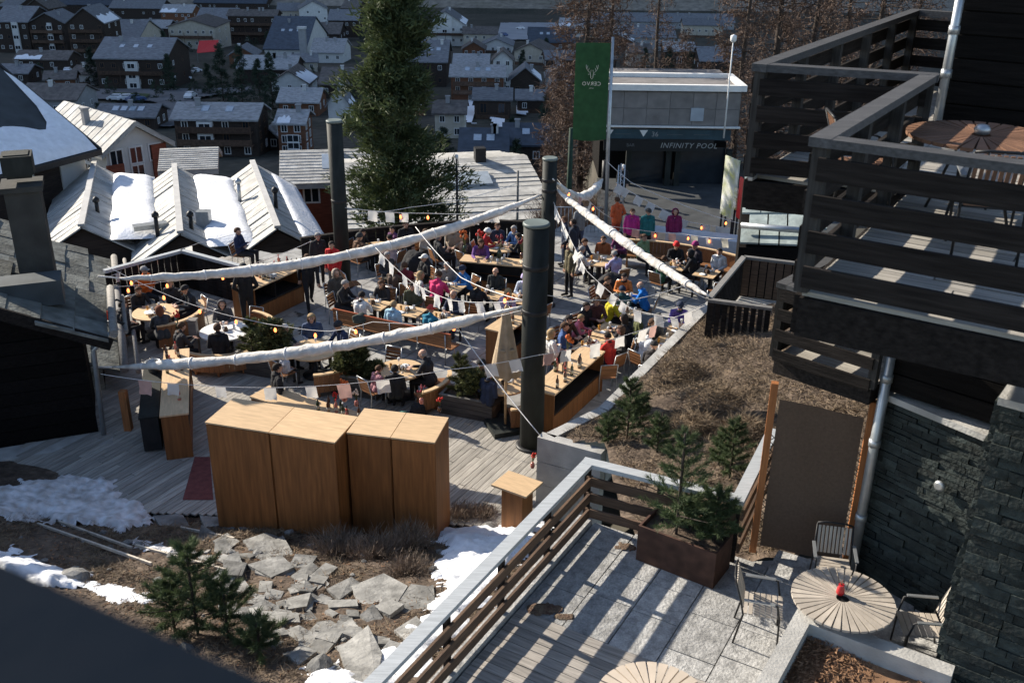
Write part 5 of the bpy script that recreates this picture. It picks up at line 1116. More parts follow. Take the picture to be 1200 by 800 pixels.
def slat_chair(lab, loc, rz, grp=None, mt=None, arm=True):
    """slim metal armchair with wooden slats; faces +y"""
    t = thing('slatted_chair', lab, 'chair', loc, rz, grp); sw_ = .46
    for i in range(7): mb = MB(); mb.box((0, -.2 + i * .068, .445), (sw_ - .03, .056, .018)); mb.build('seat_slat', mt or m_slat, t)
    for i in range(9):
        x = -.19 + i * .0475; mb = MB(); mb.bar((x, -.225, .52), (x, -.33, .86), .03, .014); mb.build('back_slat', mt or m_slat, t)
    for s in (-1, 1):
        mb = MB(); mb.tube([(s * .23, .22, 0), (s * .235, .2, .44), (s * .245, .16, .64), (s * .25, .08, .66)], .012, 8); mb.build('front_leg', m_black, t)
        mb = MB(); mb.tube([(s * .24, -.3, 0), (s * .235, -.22, .44), (s * .23, -.26, .62), (s * .22, -.345, .88)], .012, 8); mb.build('back_leg', m_black, t)
        if arm: mb = MB(); mb.box((s * .25, -.05, .665), (.04, .36, .016)); mb.build('armrest', m_steel, t)
    mb = MB(); mb.tube([(-.22, -.345, .88), (-.12, -.36, .895), (.12, -.36, .895), (.22, -.345, .88)], .012, 8); mb.build('back_rail', m_black, t)
    mb = MB(); mb.tube([(-.235, .2, .43), (.235, .2, .43)], .01, 6); mb.tube([(-.235, -.22, .43), (.235, -.22, .43)], .01, 6); mb.build('seat_frame', m_black, t)
    return t
tc = at(988, 700, ZT + .74); tb = Vector((tc.x, tc.y, ZT)); slat_table('round grey teak table with radial slats and a red vase', tb, .59, .74, m_slat, 36, .2)
v_ = thing('vase', 'small red glass vase on the radial slat table', 'vase', tb + Vector((-.02, .06, .742))); mb = MB(); mb.lathe([(.035, 0), (.05, .03), (.045, .09), (.03, .12), (.035, .14)], 14); mb.build('body', mat('red_glass', (.45, .02, .025), .2, .1, 4, bump=0, spec=.6), v_)
mb = MB(); mb.tube([(0, 0, .12), (.01, .01, .2)], .006, 5); mb.tube([(0, 0, .12), (-.02, 0, .19)], .006, 5); mb.build('stem', m_rust, v_)
def face(p, q): return math.atan2(q.y - p.y, q.x - p.x) - math.pi / 2
for (x, y, lab) in ((893, 712, 'slatted metal armchair between the railing side and the radial table'), (1078, 735, 'slatted metal armchair between the radial table and the pillar'), (975, 665, 'slatted metal armchair in front of the brown screen')):
    p = at(x, y, ZT + .4); p.z = ZT; dv = (p - tb); p = tb + dv.normalized() * max(.86, min(dv.length, .98)); slat_chair(lab, p, face(p, tb))
p2 = at(765, 822, ZT + .74); slat_table('pale round table top beside the terrace planks', Vector((p2.x, p2.y, ZT)), .59, .74, mat('pale_teak', (.56, .47, .37), .6, .1, 2, bump=.05, objvar=.04), 30, .1)
# table and chairs on the upper balcony
p3 = at(1150, 158, ZB + .74); p3.z = ZB; slat_table('brown round slat table with metal cup on the upper balcony', p3, .62, .74, m_slatb, 32, .3)
cu = thing('metal_cup', 'little shiny metal cup on the balcony table', 'cup', p3 + Vector((0, 0, .742))); mb = MB(); mb.lathe([(.03, 0), (.06, .01), (.07, .05), (.05, .08), (.02, .09)], 14); mb.build('body', m_steel, cu)
for (dx, dy, lab) in ((-.95, .1, 'slatted armchair at the left side of the balcony table'), (-.3, -1.0, 'slatted armchair on the near side of the balcony table'), (.75, -.7, 'slatted armchair by the house side of the balcony table')):
    p = p3 + Vector((dx, dy, 0)); slat_chair(lab, p, face(p, p3), None, m_slatb)
# dark balustrade close to the viewer
fa_, fb2 = atY(-80, 622, .62), atY(365, 822, .57)
t = thing('balcony_parapet', 'dark blurred metal parapet running across the near corner', 'parapet', (-.2, .4, 10.5)); mb = MB(); oo = Vector((-.2, .4, 10.5)); dn = (fb2 - fa_).normalized()
a_, b_ = fa_ - dn * .3 - oo, fb2 + dn * .2 - oo; bk = Vector((-.05, -.2, -.05))
mb.add([a_, b_, b_ + bk, a_ + bk] + [p + Vector((0, 0, -.25)) for p in (a_, b_, b_ + bk, a_ + bk)], [(0, 1, 2, 3)[::-1], (7, 6, 5, 4)[::-1], (0, 4, 5, 1)[::-1], (1, 5, 6, 2)[::-1], (2, 6, 7, 3)[::-1], (3, 7, 4, 0)[::-1]])
mb.build('sheet_cap', mat('dark_sheet_metal', (.016, .021, .026), .7, .1, 2, bump=.02), t)
# ================================================================== PLANTING BED, FENCES
BA, BN = Vector((1.0, 17.9, 0)), Vector((.855, -.52, 0))
def zb(x, y):
    s = (Vector((x, y, 0)) - BA).dot(BN); n = noise.noise((x * 1.2, y * 1.2, 1)) * .12 + noise.noise((x * 4, y * 4, 5)) * .05
    return 1.36 + max(0, s) * .26 + n * sstep(0.1, .8, s)
bed_poly = [(.62, 17.36), (1.85, 18.6), (5.2, 24.85), (8.6, 23), (8.6, 12.5), (5, 11.6), (3.3, 11.55), (2.0, 12.2), (1.75, 14), (1.7, 16.85)]
st = .12; v = []; f = []; idx = {}
for j in range(int(13.5 / st)):
    for i in range(int(8.2 / st)):
        x = .5 + i * st; y = 11.5 + j * st
        if inside(bed_poly, x, y): idx[i, j] = len(v); v.append((x, y, zb(x, y)))
for (i, j) in idx:
    q = [(i, j), (i + 1, j), (i + 1, j + 1), (i, j + 1)]
    if all(k in idx for k in q): f.append(tuple(idx[k] for k in q))
mb = MB(); mb.add(v, f, True); tag(mb.build('planting_bed', m_soil), kind='structure')
def bs(rng):
    for _ in range(20):
        x = rng.uniform(.7, 8); y = rng.uniform(11.6, 24.5)
        if inside(bed_poly, x, y) and edge_d(bed_poly, x, y) > .22 and noise.noise((x * .9, y * .9, 8)) > rng.uniform(-.6, .4): return Vector((x, y, zb(x, y))), None
    return None, None
tag(blades('dry_bed_grass', m_straw, 44000, bs, .2, .013, .6, seed=21), 'matted dry grass over the raised planting bed', 'grass', kind='stuff')
bw = thing('bed_wall', 'pale concrete wall round the raised planting bed beside the deck', 'wall', (.53, 17.35, 0)); o = Vector((.53, 17.35, 0))
path = [Vector((1.75, 16.72, 0)), Vector((.53, 17.35, 0)), Vector((1.85, 18.66, 0)), Vector((5.27, 24.95, 0))]
for k, (a, b) in enumerate(zip(path, path[1:])):
    d = (b - a).normalized(); n_ = Vector((d.y, -d.x, 0)) * .12; e = d * (.0 if k == 0 else .12)
    for j, (z0, z1) in enumerate(((-.3, .42), (.43, .95), (.96, 1.5))): mb = MB(); mb.bar(Vector((a.x, a.y, (z0 + z1) / 2)) - o + n_ + (d * .24 if k == 1 else d * 0), Vector((b.x, b.y, (z0 + z1) / 2)) - o + n_ - e * 0, .24, z1 - z0); mb.build('concrete_course', m_conc, bw)
for (px, py, s, lab) in ((735, 515, 1.35, 'dense upright young pine in the planting bed corner'), (855, 560, 1.1, 'young pine in front of the larch post'), (712, 520, .6, 'low dark pine seedling by the concrete corner'), (770, 530, .75, 'feathery pine seedling behind the terrace railing'), (842, 545, .6, 'small pine clump near the brown screen'), (750, 500, .7, 'bushy pine beside the dense young one')):
    d = ray(px, py); t_ = 8
    while True:
        p = Vector((0, 0, CH)) + d * t_
        if p.z < zb(p.x, p.y) or t_ > 40: break
        t_ += .03
    small_pine('young_pine', lab, p, s, s * .36, int(5000 * s), int(px), 'young pines in the planting bed')
for i, (px, py, s) in enumerate(((830, 470, .45), (800, 420, .35), (815, 500, .3), (870, 520, .3))):
    p = at(px, py, 2.2); p.z = zb(p.x, p.y); t = thing('dry_shrub', ['arching dead bush on the planting bed crest', 'dead grass mound behind the lounge chair', 'straw tussock in the middle of the bed', 'straw tussock by the larch post'][i], 'shrub', p, 0, 'dry shrubs in the bed')
    def sm(rng, r=.6 * s / .4, h=s): a = rng.uniform(0, 6.283); q = math.sqrt(rng.random()); return Vector((math.cos(a) * q * r, math.sin(a) * q * r, .1 + h * (1 - q * q) * rng.random())), None
    blades('branch', m_straw, 1500, sm, .22, .012, .5, t, i)
# low slatted enclosure
fpts = [at(830, 350, 2.6), at(872, 300, 2.6), at(905, 360, 2.6)]
fe = thing('slat_enclosure', 'dark vertical slat enclosure with grey rails beside the bed', 'fence', fl3(fpts[0], 1.45)); o = fl3(fpts[0], 1.45)
for a, b in ((fpts[0], fpts[2]), (fpts[0], fpts[1])):
    a2, b2 = fl3(a, 1.45) - o, fl3(b, 1.45) - o; L = (b2 - a2).length; n = int(L / .17); ang = math.atan2(b2.y - a2.y, b2.x - a2.x)
    for i in range(n + 1): p = a2.lerp(b2, (i + .5) / (n + 1)); mb = MB(); mb.box((0, 0, .55), (.12, .025, 1.04)); mb.build('slat', m_dark, fe, p, (0, 0, ang))
    mb = MB(); mb.bar(a2 + Vector((0, 0, 1.12)), b2 + Vector((0, 0, 1.12)), .14, .07); mb.build('rail', m_grey, fe)
a2, b2 = fl3(fpts[1], 1.45) - o, fl3(fpts[1] + (fpts[2] - fpts[0]), 1.45) - o
mb = MB(); mb.bar(a2 + Vector((0, 0, 1.12)), b2 + Vector((0, 0, 1.12)), .14, .07); mb.build('rail', m_grey, fe)
for i in range(7): p = a2.lerp(b2, (i + .5) / 7); mb = MB(); mb.box((0, 0, .55), (.18, .025, 1.04)); mb.build('slat', m_rail, fe, p, (0, 0, math.atan2(b2.y - a2.y, b2.x - a2.x)))
mb = MB(); mb.poly([(p.x, p.y, 0) for p in (fl3(fpts[0], 0) - fl3(fpts[0], 0), fl3(fpts[1], 0) - fl3(fpts[0], 0), fl3(fpts[1] + fpts[2] - fpts[0], 0) - fl3(fpts[0], 0), fl3(fpts[2], 0) - fl3(fpts[0], 0))], .12); mb.build('floor', m_conc, fe)
# little slate canopy roof behind it
lo0, lo1, hi1, hi0 = atY(866, 288, 26.2), atY(960, 292, 25.4), atY(960, 200, 29.4), atY(872, 206, 29.6)
sr = thing('slate_canopy', 'small green-grey slate canopy roof under the balcony corner', 'roof', lo0)
m_gslate = mat('green_slate', (.25, .29, .275), .7, .2, 2, bump=.4, objvar=.2, bscale=8)
for r in range(5):
    for k in range(4):
        t0, t1 = r / 5, (r + 1.25) / 5; s0, s1 = (k + (r % 2) * .4) / 4, (k + 1 + (r % 2) * .4) / 4; s1 = min(1.1, s1)
        P = lambda s, t: lo0.lerp(lo1, s).lerp(hi0.lerp(hi1, s), t) - lo0
        q = [P(s0 + .01, t0), P(s1 - .01, t0), P(s1 - .01, min(1, t1)), P(s0 + .01, min(1, t1))]; c = sum(q, Vector()) / 4
        top = [p - c + Vector((0, 0, .05 + (.06 if i < 2 else 0))) for i, p in enumerate(q)]; mb = MB(); mb.add(top + [p - Vector((0, 0, .05)) for p in top], [(0, 1, 2, 3), (7, 6, 5, 4), (0, 4, 5, 1), (1, 5, 6, 2), (2, 6, 7, 3), (3, 7, 4, 0)]); mb.build('slate', m_gslate, sr, c)
mb = MB(); g0, g1 = atY(868, 270, 26.6) - lo0, atY(960, 278, 25.8) - lo0; mb.tube([g0 + Vector((0, 0, .15)), g1 + Vector((0, 0, .15))], .09, 8); mb.build('gutter', m_steel, sr)
mb = MB(); q = [p - lo0 for p in (lo0, lo1, hi1, hi0)]; mb.add([p - Vector((0, 0, .04)) for p in q] + [Vector((p.x, p.y, -.55 - lo0.z * 0)) - Vector((0, 0, lo0.z + 1.2 - .55)) for p in q], [(0, 1, 2, 3), (0, 4, 5, 1), (1, 5, 6, 2), (2, 6, 7, 3), (3, 7, 4, 0)]); mb.build('wall', m_darkv, sr)
# display boards
for (xa, xb, ya, yb_, Y, mt, lab) in ((851, 868, 180, 258, 33.5, mat('printed_board', (.72, .72, .70), .6, .3, 2.2, bump=0, col2=(.30, .32, .10)), 'white printed display board beside the street'), (853, 866, 212, 246, 33.38, mat('yellow_print', (.5, .45, .05), .6, .5, 4, bump=0, col2=(.7, .68, .62)), 'yellow patterned display board behind the white one'), (868, 879, 205, 262, 32.6, m_red, 'red display board under the balcony corner')):
    a, b = atY(xa, ya + 2, Y + .8), atY(xb, ya, Y); zlow = atY(xa, yb_, Y).z; t = thing('display_board', lab, 'sign', fl3(a, zlow)); oo = fl3(a, zlow)
    mb = MB(); hgt = a.z - zlow; mb.bar(Vector((0, 0, hgt / 2)), fl3(b, zlow) - oo + Vector((0, 0, hgt / 2)), .05, hgt); mb.build('panel', mt, t)
    mb = MB(); e = fl3(b, zlow) - oo
    for k in (.1, .9): mb = MB(); mb.bar(e * k + Vector((0, 0, -zlow - .8)), e * k + Vector((0, 0, .02)), .06, .06); mb.build('foot_post', m_black, t)

# ================================================================== MASTS, SAILS, BUNTING
def mast(lab, x, y, r, h, bands):
    t = thing('mast', lab, 'mast', (x, y, 0)); mb = MB(); mb.tube([(0, 0, -.1), (0, 0, h)], r, 24); mb.build('shaft', m_mast, t)
    mb = MB(); mb.lathe([(r * 1.06, h - .02), (r * 1.06, h + .03), (r * .96, h + .05)], 24); mb.build('cap', mat('mast_cap_%d' % int(x * 10), (.16, .19, .18), .5, .1, 3, bump=0), t)
    for z in bands:
        mb = MB(); mb.lathe([(r * 1.02, z - .05), (r * 1.05, z - .03), (r * 1.05, z + .03), (r * 1.02, z + .05)], 24); mb.build('strap', m_black, t)
    mb = MB(); mb.lathe([(r * 1.35, -.0), (r * 1.35, .04), (r * 1.1, .05)], 24); mb.build('base_plate', m_black, t)
    return t
MF = Vector((.47, 19.61, 0)); ML = Vector((-5.34, 29.5, 0)); MR = Vector((1.02, 28.1, 0))
mast('thick dark steel mast standing beside the folded parasol', MF.x, MF.y, .265, 5.2, (4.3, 3.3)); mast('tall dark mast with flat cap in front of the village', ML.x, ML.y, .23, 5.2, (2.8,)); mast('slimmer dark mast behind the thick one', MR.x, MR.y, .21, 4.5, (3.9, 3.6))
def sag_path(A, B, sag, n=16): return [A.lerp(B, i / n) - Vector((0, 0, sag * 4 * (i / n) * (1 - i / n))) for i in range(n + 1)]
def sail(lab, A, B, sag, r, n=34, seed=1, ties=5):
    A, B = Vector(A), Vector(B); P = [p + Vector((0, 0, .03 * noise.noise((k * .5, seed, 9)))) for k, p in enumerate(sag_path(A, B, sag, n))]; t = thing('rolled_sail', lab, 'sail', A); rr = []
    for i in range(n + 1):
        s = i / n; env = min(1, s * 6 + .25, (1 - s) * 6 + .25); rr.append(r * env * (.82 + .38 * noise.noise((s * 9, seed, 0)) + .26 * noise.noise((s * 26, seed, 4)) + .25 * math.sin(s * 3.1)))
    mb = MB(); mb.tube([p - A for p in P], rr, 12, sx=.85); mb.build('roll', m_canvas, t)
    for k in range(ties):
        i = int(n * (k + .7) / (ties + .4)); d = (P[i + 1] - P[i]).normalized(); mb = MB(); mb.tube([P[i] - d * .02 - A, P[i] + d * .02 - A], rr[i] * 1.07, 12, sx=.88); mb.build('tie', m_rope, t)
    mb = MB(); mb.tube([P[0] - A - (P[1] - P[0]).normalized() * .5, P[0] - A], .02, 6); mb.build('guy_rope', m_rope, t)
    return t
S1a = atY(140, 326, 23.2); S1b = Vector((MR.x - .2, MR.y, atY(636, 228, 28.1).z)); sail('long rolled white sail from the hut to the rear mast', S1a, S1b, .62, .15, 80, 1, 9)
S2a = atY(132, 430, 20.3); S2b = Vector((MF.x - .25, MF.y + .05, atY(612, 360, 19.6).z)); sail('long rolled white sail from the hut to the thick mast', S2a, S2b, .30, .135, 80, 2, 8)
S3a = Vector((MR.x + .2, MR.y, atY(650, 222, 28.1).z)); S3b = fl3(fpts[0], 2.62) + Vector((.02, .05, .02)); sail('rolled white sail stretched from the rear mast to the slat enclosure', S3a, S3b, .12, .12, 60, 3, 6)
S4a = Vector((MR.x + .2, MR.y + .1, atY(654, 215, 28.1).z)); S4b = atY(706, 210, 35.5); sail('short sagging white sail between rear mast and flag pole', S4a, S4b, .55, .16, 24, 4, 2)
m_flagw = mat('bunting_white', (.80, .78, .74), .9, .05, 6, bump=.1, trans=.35); m_flagp = mat('bunting_pink', (.66, .42, .36), .9, .08, 6, bump=.1, trans=.35); m_flagl = mat('bunting_cream', (.72, .66, .52), .9, .05, 6, bump=.1, trans=.35)
def flag_mesh(w_, h_, seed):
    rg = random.Random(seed); n = 5; v = []; f = []
    for j in range(n + 1):
        for i in range(n + 1): s, t = i / n, j / n; v.append((w_ * (s - .5) + .02 * t * math.sin(seed), .025 * math.sin(s * 4 + seed) * t + rg.uniform(-.03, .03) * t, -h_ * t * (1 + .04 * math.sin(s * 5 + seed))))
    for j in range(n):
        for i in range(n): a = j * (n + 1) + i; f.append((a, a + n + 1, a + n + 2, a + 1))
    mb = MB(); mb.add(v, f, True); me = mb.mesh('pennant'); me.materials.append(m_flagw); return me
FLG = [flag_mesh(.27, .29, i) for i in range(5)]
mb = MB(); mb.lathe([(.012, .05), (.03, .02), (.038, -.02), (.03, -.055), (.008, -.07)], 8); BULB = mb.mesh('bulb'); BULB.materials.append(m_bulb)
mb = MB(); mb.lathe([(.018, .1), (.02, .04), (.016, .035)], 8); SOCK = mb.mesh('socket'); SOCK.materials.append(m_black)
def string(lab, pts, flags=(), bulbs=(), r=.007, scale=1, cat='bunting', name='bunting_string'):
    """rope through 3-D points; flags and bulbs at fractions of its length"""
    P = []; pts = [Vector(p) for p in pts]
    for a, b in zip(pts, pts[1:]):
        P += sag_path(a, b, (b - a).length * .018, 8)[:-1]
    P.append(pts[-1]); o = pts[0]; t = thing(name, lab, cat, o); mb = MB(); mb.tube([p - o for p in P], r, 5); mb.build('cord', m_rope, t)
    cum = [0]
    for a, b in zip(P, P[1:]): cum.append(cum[-1] + (b - a).length)
    def pos(s):
        L = s * cum[-1]
        for i in range(len(P) - 1):
            if cum[i + 1] >= L: return P[i].lerp(P[i + 1], (L - cum[i]) / max(1e-6, cum[i + 1] - cum[i])), (P[i + 1] - P[i]).normalized()
        return P[-1], (P[-1] - P[-2]).normalized()
    for k, s in enumerate(flags):
        col = None
        if isinstance(s, tuple): s, col = s
        p, d = pos(s); ob('pennant', FLG[(k * 3 + int(o.x * 10)) % 5], {None: m_flagw, 'p': m_flagp, 'c': m_flagl}[col], t, p - o - Vector((0, 0, .012)), (random.uniform(-.15, .15), -math.atan2(d.z, Vector((d.x, d.y, 0)).length) * (1 if d.x > 0 else -1), math.atan2(d.y, d.x) + (math.pi if d.x < 0 else 0)), (scale * random.uniform(.85, 1.1),) * 3)
    for s in bulbs: p, d = pos(s); bo = ob('socket', SOCK, None, t, p - o - Vector((0, 0, .1))); ob('bulb', BULB, None, bo, (0, 0, -.02))
    return t
def fr(xs, x0, x1): return [((x[0] - x0) / (x1 - x0), x[1]) if isinstance(x, tuple) else (x - x0) / (x1 - x0) for x in xs]
string('front bunting of white and pink squares crossing before the thick mast', [atY(118, 438, 19.4), atY(245, 452, 19.2), atY(375, 452, 19.1), atY(525, 433, 19.1), atY(625, 417, 19.0), atY(735, 392, 20.3), atY(826, 356, 22.2)], fr([(165, 'p'), 195, 245, 297, 340, (374, 'p'), 415, 527, 553, (591, 'p'), 613, 650, 682, 718, (735, 'p'), 795], 118, 826))
string('bunting of white flags drooping from the long sail to the thick mast', [atY(440, 290, 25.3), atY(482, 330, 23.6), atY(530, 352, 21.6), atY(614, 352, 19.7)], fr([450, 463, 482, 497, 507, 528, 545, 557, 574, 590], 440, 614))
string('white rope with little flags from the sail roll to the bed wall corner', [atY(532, 378, 19.95), atY(632, 509, 17.4)], (), (), .011)
string('pale rope slung from the long sail to the thick mast', [atY(487, 266, 26.2), atY(540, 325, 23), atY(616, 352, 19.75)], (), (.85,), .011)
string('rear bunting from the flag mast to the street boards', [atY(722, 214, 35.2), atY(767, 240, 34.8), atY(807, 260, 34.4), atY(866, 268, 33.6)], fr([728, 735, 752, 767, 784, 793, 807, 830, 845, 853], 722, 866), (.72,), .012, 1.1)
string('lower rear bunting of pink and cream squares above the curved bench', [atY(700, 262, 33), atY(740, 268, 33), atY(800, 274, 32.5), atY(862, 280, 31)], fr([(743, 'p'), (764, 'p'), (772, 'c'), (783, 'p'), (810, 'c'), 828, (848, 'c')], 700, 862), (.4, .63, .8), .01)
string('bunting draped from the rear mast over the right hand tables', [atY(648, 235, 28), atY(662, 266, 27), atY(688, 318, 25.5), atY(740, 362, 24), atY(790, 372, 23), atY(826, 358, 22.3)], fr([655, 662, 672, 680, (690, 'c'), 700, 712, 735, 748, 758, 770, 787, 799], 648, 826))
string('bunting of paper scraps under the hall eaves', [atY(126, 325, 27), atY(170, 302, 29), atY(235, 284, 31), atY(312, 262, 33)], fr([140, (170, 'p'), (195, 'p'), 228], 126, 312), (.15,))
string('string of warm bulbs along the hut side of the deck', [atY(126, 336, 24), atY(190, 330, 25.5), atY(255, 322, 27), atY(300, 308, 28.5), atY(366, 282, 29.5)], (), fr([147, 190, 254, 285], 126, 366), .008, cat='light string', name='light_string')
string('string of warm bulbs slung low across the middle tables', [atY(126, 312, 25), atY(195, 345, 24.4), atY(242, 362, 23.8), atY(289, 374, 23.2), atY(338, 383, 22.6), atY(387, 388, 22), atY(437, 377, 21.4), atY(540, 378, 20.6), atY(616, 362, 19.8)], (), fr([155, 195, 242, 289, 338, 387, 437, 540], 126, 616), .008, cat='light string', name='light_string')
string('upper cord with paper squares from the far mast to the rear mast', [atY(402, 243, 29.4), atY(500, 250, 29), atY(634, 246, 28.2)], fr([437, 457, 474, 556, 572, 580], 402, 634), fr([470, 502], 402, 634), .01)
string('cord with one bulb from the thick mast to the slat enclosure', [atY(634, 345, 19.8), atY(735, 352, 21), atY(800, 335, 22.5), atY(828, 350, 22.3)], (), (), .009)
string('plain cord with red-shaded bulbs beside the rear mast', [atY(646, 200, 28), atY(660, 218, 29), atY(690, 235, 31), atY(718, 256, 34)], (.55, (.4, 'p')), (.25, .6), .01)
string('cord with pale scraps between flag pole and street', [atY(712, 190, 35.5), atY(740, 214, 35), atY(790, 236, 34.5), atY(868, 262, 33)], (), (.9,), .01)
string('overhead wire from the mast to the utility pole', [atY(400, 250, 29.4), atY(480, 243, 33), atY(606, 215, 39.8)], (), (), .012, cat='wire', name='wire')

# young pines on the near bank
for i, (x, y, h, r, N, lab) in enumerate([(232, 742, 1.5, .72, 9000, 'tall straggly young pine on the near garden bank'), (268, 748, 1.0, .6, 7000, 'bushy young pine beside the straggly one'), (205, 740, .9, .55, 6000, 'low young pine next to the dark parapet'), (305, 768, .55, .45, 5000, 'grassy pine tuft at the foot of the young pines')]):
    small_pine('young_pine', lab, onG(x, y), h, r, N, 60 + i, 'young pines on the near bank')
# ================================================================== BARS, CABINETS, FURNITURE
def counter(lab, c, L, W, H, ang, openside=True, name='bar_counter'):
    """bar: oak top, ends and guest front; open dark shelf on the -y side above low doors"""
    t = thing(name, lab, 'bar', (c[0], c[1], 0), ang, 'bars on the deck')
    mb = MB(); mb.box((0, 0, H - .02), (L + .04, W + .04, .04)); mb.build('top', m_plytop, t)
    mb = MB(); mb.box((0, W / 2 - .015, H / 2 - .02), (L - .064, .03, H - .044)); mb.build('front_panel', m_ply, t)
    for s in (-1, 1): mb = MB(); mb.box((s * (L / 2 - .015), 0, H / 2 - .02), (.03, W, H - .044)); mb.build('end_panel', m_ply, t)
    mb = MB(); mb.box((0, -.02, H * .48), (L - .066, W - .1, .03)); mb.build('shelf', m_black, t)
    n = max(2, round(L / .6))
    for i in range(n): mb = MB(); mb.box((-L / 2 + .033 + (L - .066) * (i + .5) / n, -W / 2 + .03, H * .23), ((L - .066) / n - .01, .025, H * .46 - .03)); mb.build('door', m_ply, t)
    mb = MB(); mb.box((0, W / 2 - .05, H * .72), (L - .07, .02, H * .42)); mb.build('back_lining', m_black, t)
    return t
# tall oak cabinets
HC = 2.35
def cabinet_row(a, b, n, depth, labs):
    a, b = at(*a, HC), at(*b, HC); d = (b - a).normalized(); nn_ = Vector((-d.y, d.x, 0)); W = (b - a).length / n; ang = math.atan2(d.y, d.x)
    for i in range(n):
        c = a + d * (W * (i + .5)) + nn_ * depth / 2; t = thing('oak_cabinet', labs[i], 'cabinet', (c.x, c.y, 0), ang, 'tall oak cabinets at the garden edge')
        mb = MB(); mb.box((0, .015, HC / 2 - .015), (W - .016, depth - .03, HC - .034)); mb.build('carcass', m_ply, t)
        mb = MB(); mb.box((0, 0, HC - .015), (W - .012, depth + .02, .03)); mb.build('top', m_plytop, t)
        k = 1
        for j in range(k): w_ = (W - .03) / k; mb = MB(); mb.box((-W / 2 + .015 + w_ * (j + .5), -depth / 2 + .008, HC / 2), (w_ - .006, .02, HC - .1)); dr = mb.build('door', m_ply, t); continue; h_ = MB(); h_.tube([(-W / 2 + .015 + w_ * (j + .5) + (w_ / 2 - .06) * (1 if j == 0 else -1), -depth / 2 - .02, z) for z in (1.0, 1.16)], .008, 6); h_.build('handle', m_black, dr)
cabinet_row((240, 494), (393, 518), 2, 1.0, ['left tall oak cabinet beside the red carpet', 'tall oak cabinet joined to the left one'])
cabinet_row((406, 506), (510, 518), 2, .95, ['third tall oak cabinet set slightly back', 'end oak cabinet nearest the small counter'])
mb = MB(); p = at(232, 570, .006); tag(None or mb.poly([(at(*q, .012).x, at(*q, .012).y, .012) for q in ((214, 585), (250, 585), (246, 535), (228, 535))], .01).build('red_carpet', mat('red_carpet_cloth', (.16, .05, .045), .95, .15, 8, bump=.2)), 'strip of dark red carpet beside the left cabinet', 'carpet')
a_u = math.atan2(UX.y, UX.x)
counter('oak bar with dark bottle shelf right of the thick mast', (1.36, 21.35), 2.7, .6, 1.1, a_u)
counter('oak bar crowded with bottles at the rear left of the deck', (-7.2, 27.45), 2.1, .85, 1.1, a_u)
counter('long bar under the hut wall with black bar tools', (-7.72, 20.5), 3.45, .56, 1.1, rad(106.5))
counter('flower laden bar counter behind the middle tables', (-.25, 28.95), 2.7, .6, 1.1, rad(-13))
counter('small oak bar hidden behind the folded parasol', (-.05, 24.25), 1.5, .62, 1.1, a_u)
counter('serving bar behind the tall oak cabinets', (-3.95, 19.05), 3.9, .6, 1.1, math.atan2(WX.y, WX.x) + math.pi)  # right end lengthened, hidden by the cabinets, to throw shade on the deck
t = thing('bar_trolley', 'dark metal drinks trolley along the left bar', 'trolley', (-8.25, 20.3, 0), rad(106.5)); mb = MB(); mb.box((0, 0, .88), (2.6, .42, .04)); mb.build('top', m_mast, t); mb = MB(); mb.box((0, 0, .45), (2.5, .38, .8)); mb.build('body', m_black, t)
t = thing('ice_bucket', 'pale metal ice bucket on the drinks trolley', 'bucket', (-8.52, 21.35, .9)); mb = MB(); mb.lathe([(.13, 0), (.17, .24), (.185, .25), (.17, .255), (.15, .24), (.12, .03), (.02, .03)], 18); mb.build('pail', m_steel, t); mb = MB(); mb.tube([(-.17, 0, .22), (0, .0, .36), (.17, 0, .22)], .008, 6); mb.build('handle', m_steel, t)
# small counter by the bed wall
p = at(606, 566, 1.06); t = thing('standing_table', 'small oak standing table beside the bed wall', 'table', (p.x, p.y, 0), rad(-32)); mb = MB(); mb.box((0, 0, 1.04), (.78, .62, .04)); mb.build('top', m_plytop, t); mb = MB(); mb.box((.02, -.02, .5), (.46, .4, 1.036)); mb.build('pedestal', m_ply, t)

# bottles, glasses and flowers
m_bot = [mat('green_bottle_glass', (.02, .04, .02), .12, .1, 3, bump=0, spec=.7), mat('brown_bottle_glass', (.06, .022, .012), .12, .1, 3, bump=0, spec=.7), mat('rose_wine', (.45, .16, .12), .15, .1, 3, bump=0, spec=.7), mat('clear_glass', (.6, .6, .58), .1, .05, 3, bump=0, spec=.8), mat('amber_drink', (.55, .25, .03), .15, .1, 3, bump=0, spec=.7)]
mb = MB(); mb.lathe([(.036, 0), (.038, .01), (.038, .19), (.03, .22), (.014, .25), (.013, .29)], 10); BOT = mb.mesh('bottle_body'); BOT.materials.append(m_bot[0])
mb = MB(); mb.lathe([(.0155, .285), (.0155, .32), (.012, .322)], 8); BCAP = mb.mesh('bottle_cap'); BCAP.materials.append(m_white)
mb = MB(); mb.lathe([(.0384, .05), (.0384, .13)], 10); BLAB = mb.mesh('bottle_label'); BLAB.materials.append(m_flagl)
mb = MB(); mb.lathe([(.032, 0), (.034, .003), (.005, .008), (.005, .09), (.03, .12), (.036, .16), (.03, .2)], 10); GLS = mb.mesh('wine_glass'); GLS.materials.append(m_bot[3])
mb = MB(); mb.lathe([(.028, 0), (.036, .14), (.034, .14), (.02, .02)], 10); TUM = mb.mesh('tumbler'); TUM.materials.append(m_bot[4])
def bottle(p, k, lab, grp):
    lab = ['green ', 'brown ', 'pink '][k % 3] + lab.replace('dark bottle', 'bottle')
    t = thing('bottle', lab, 'bottle', p, random.uniform(0, 6), grp); ob('glass_body', BOT, m_bot[k % 3], t); ob('cap', BCAP, [m_white, m_black, m_red][k % 3], t); ob('label_band', BLAB, None, t); return t
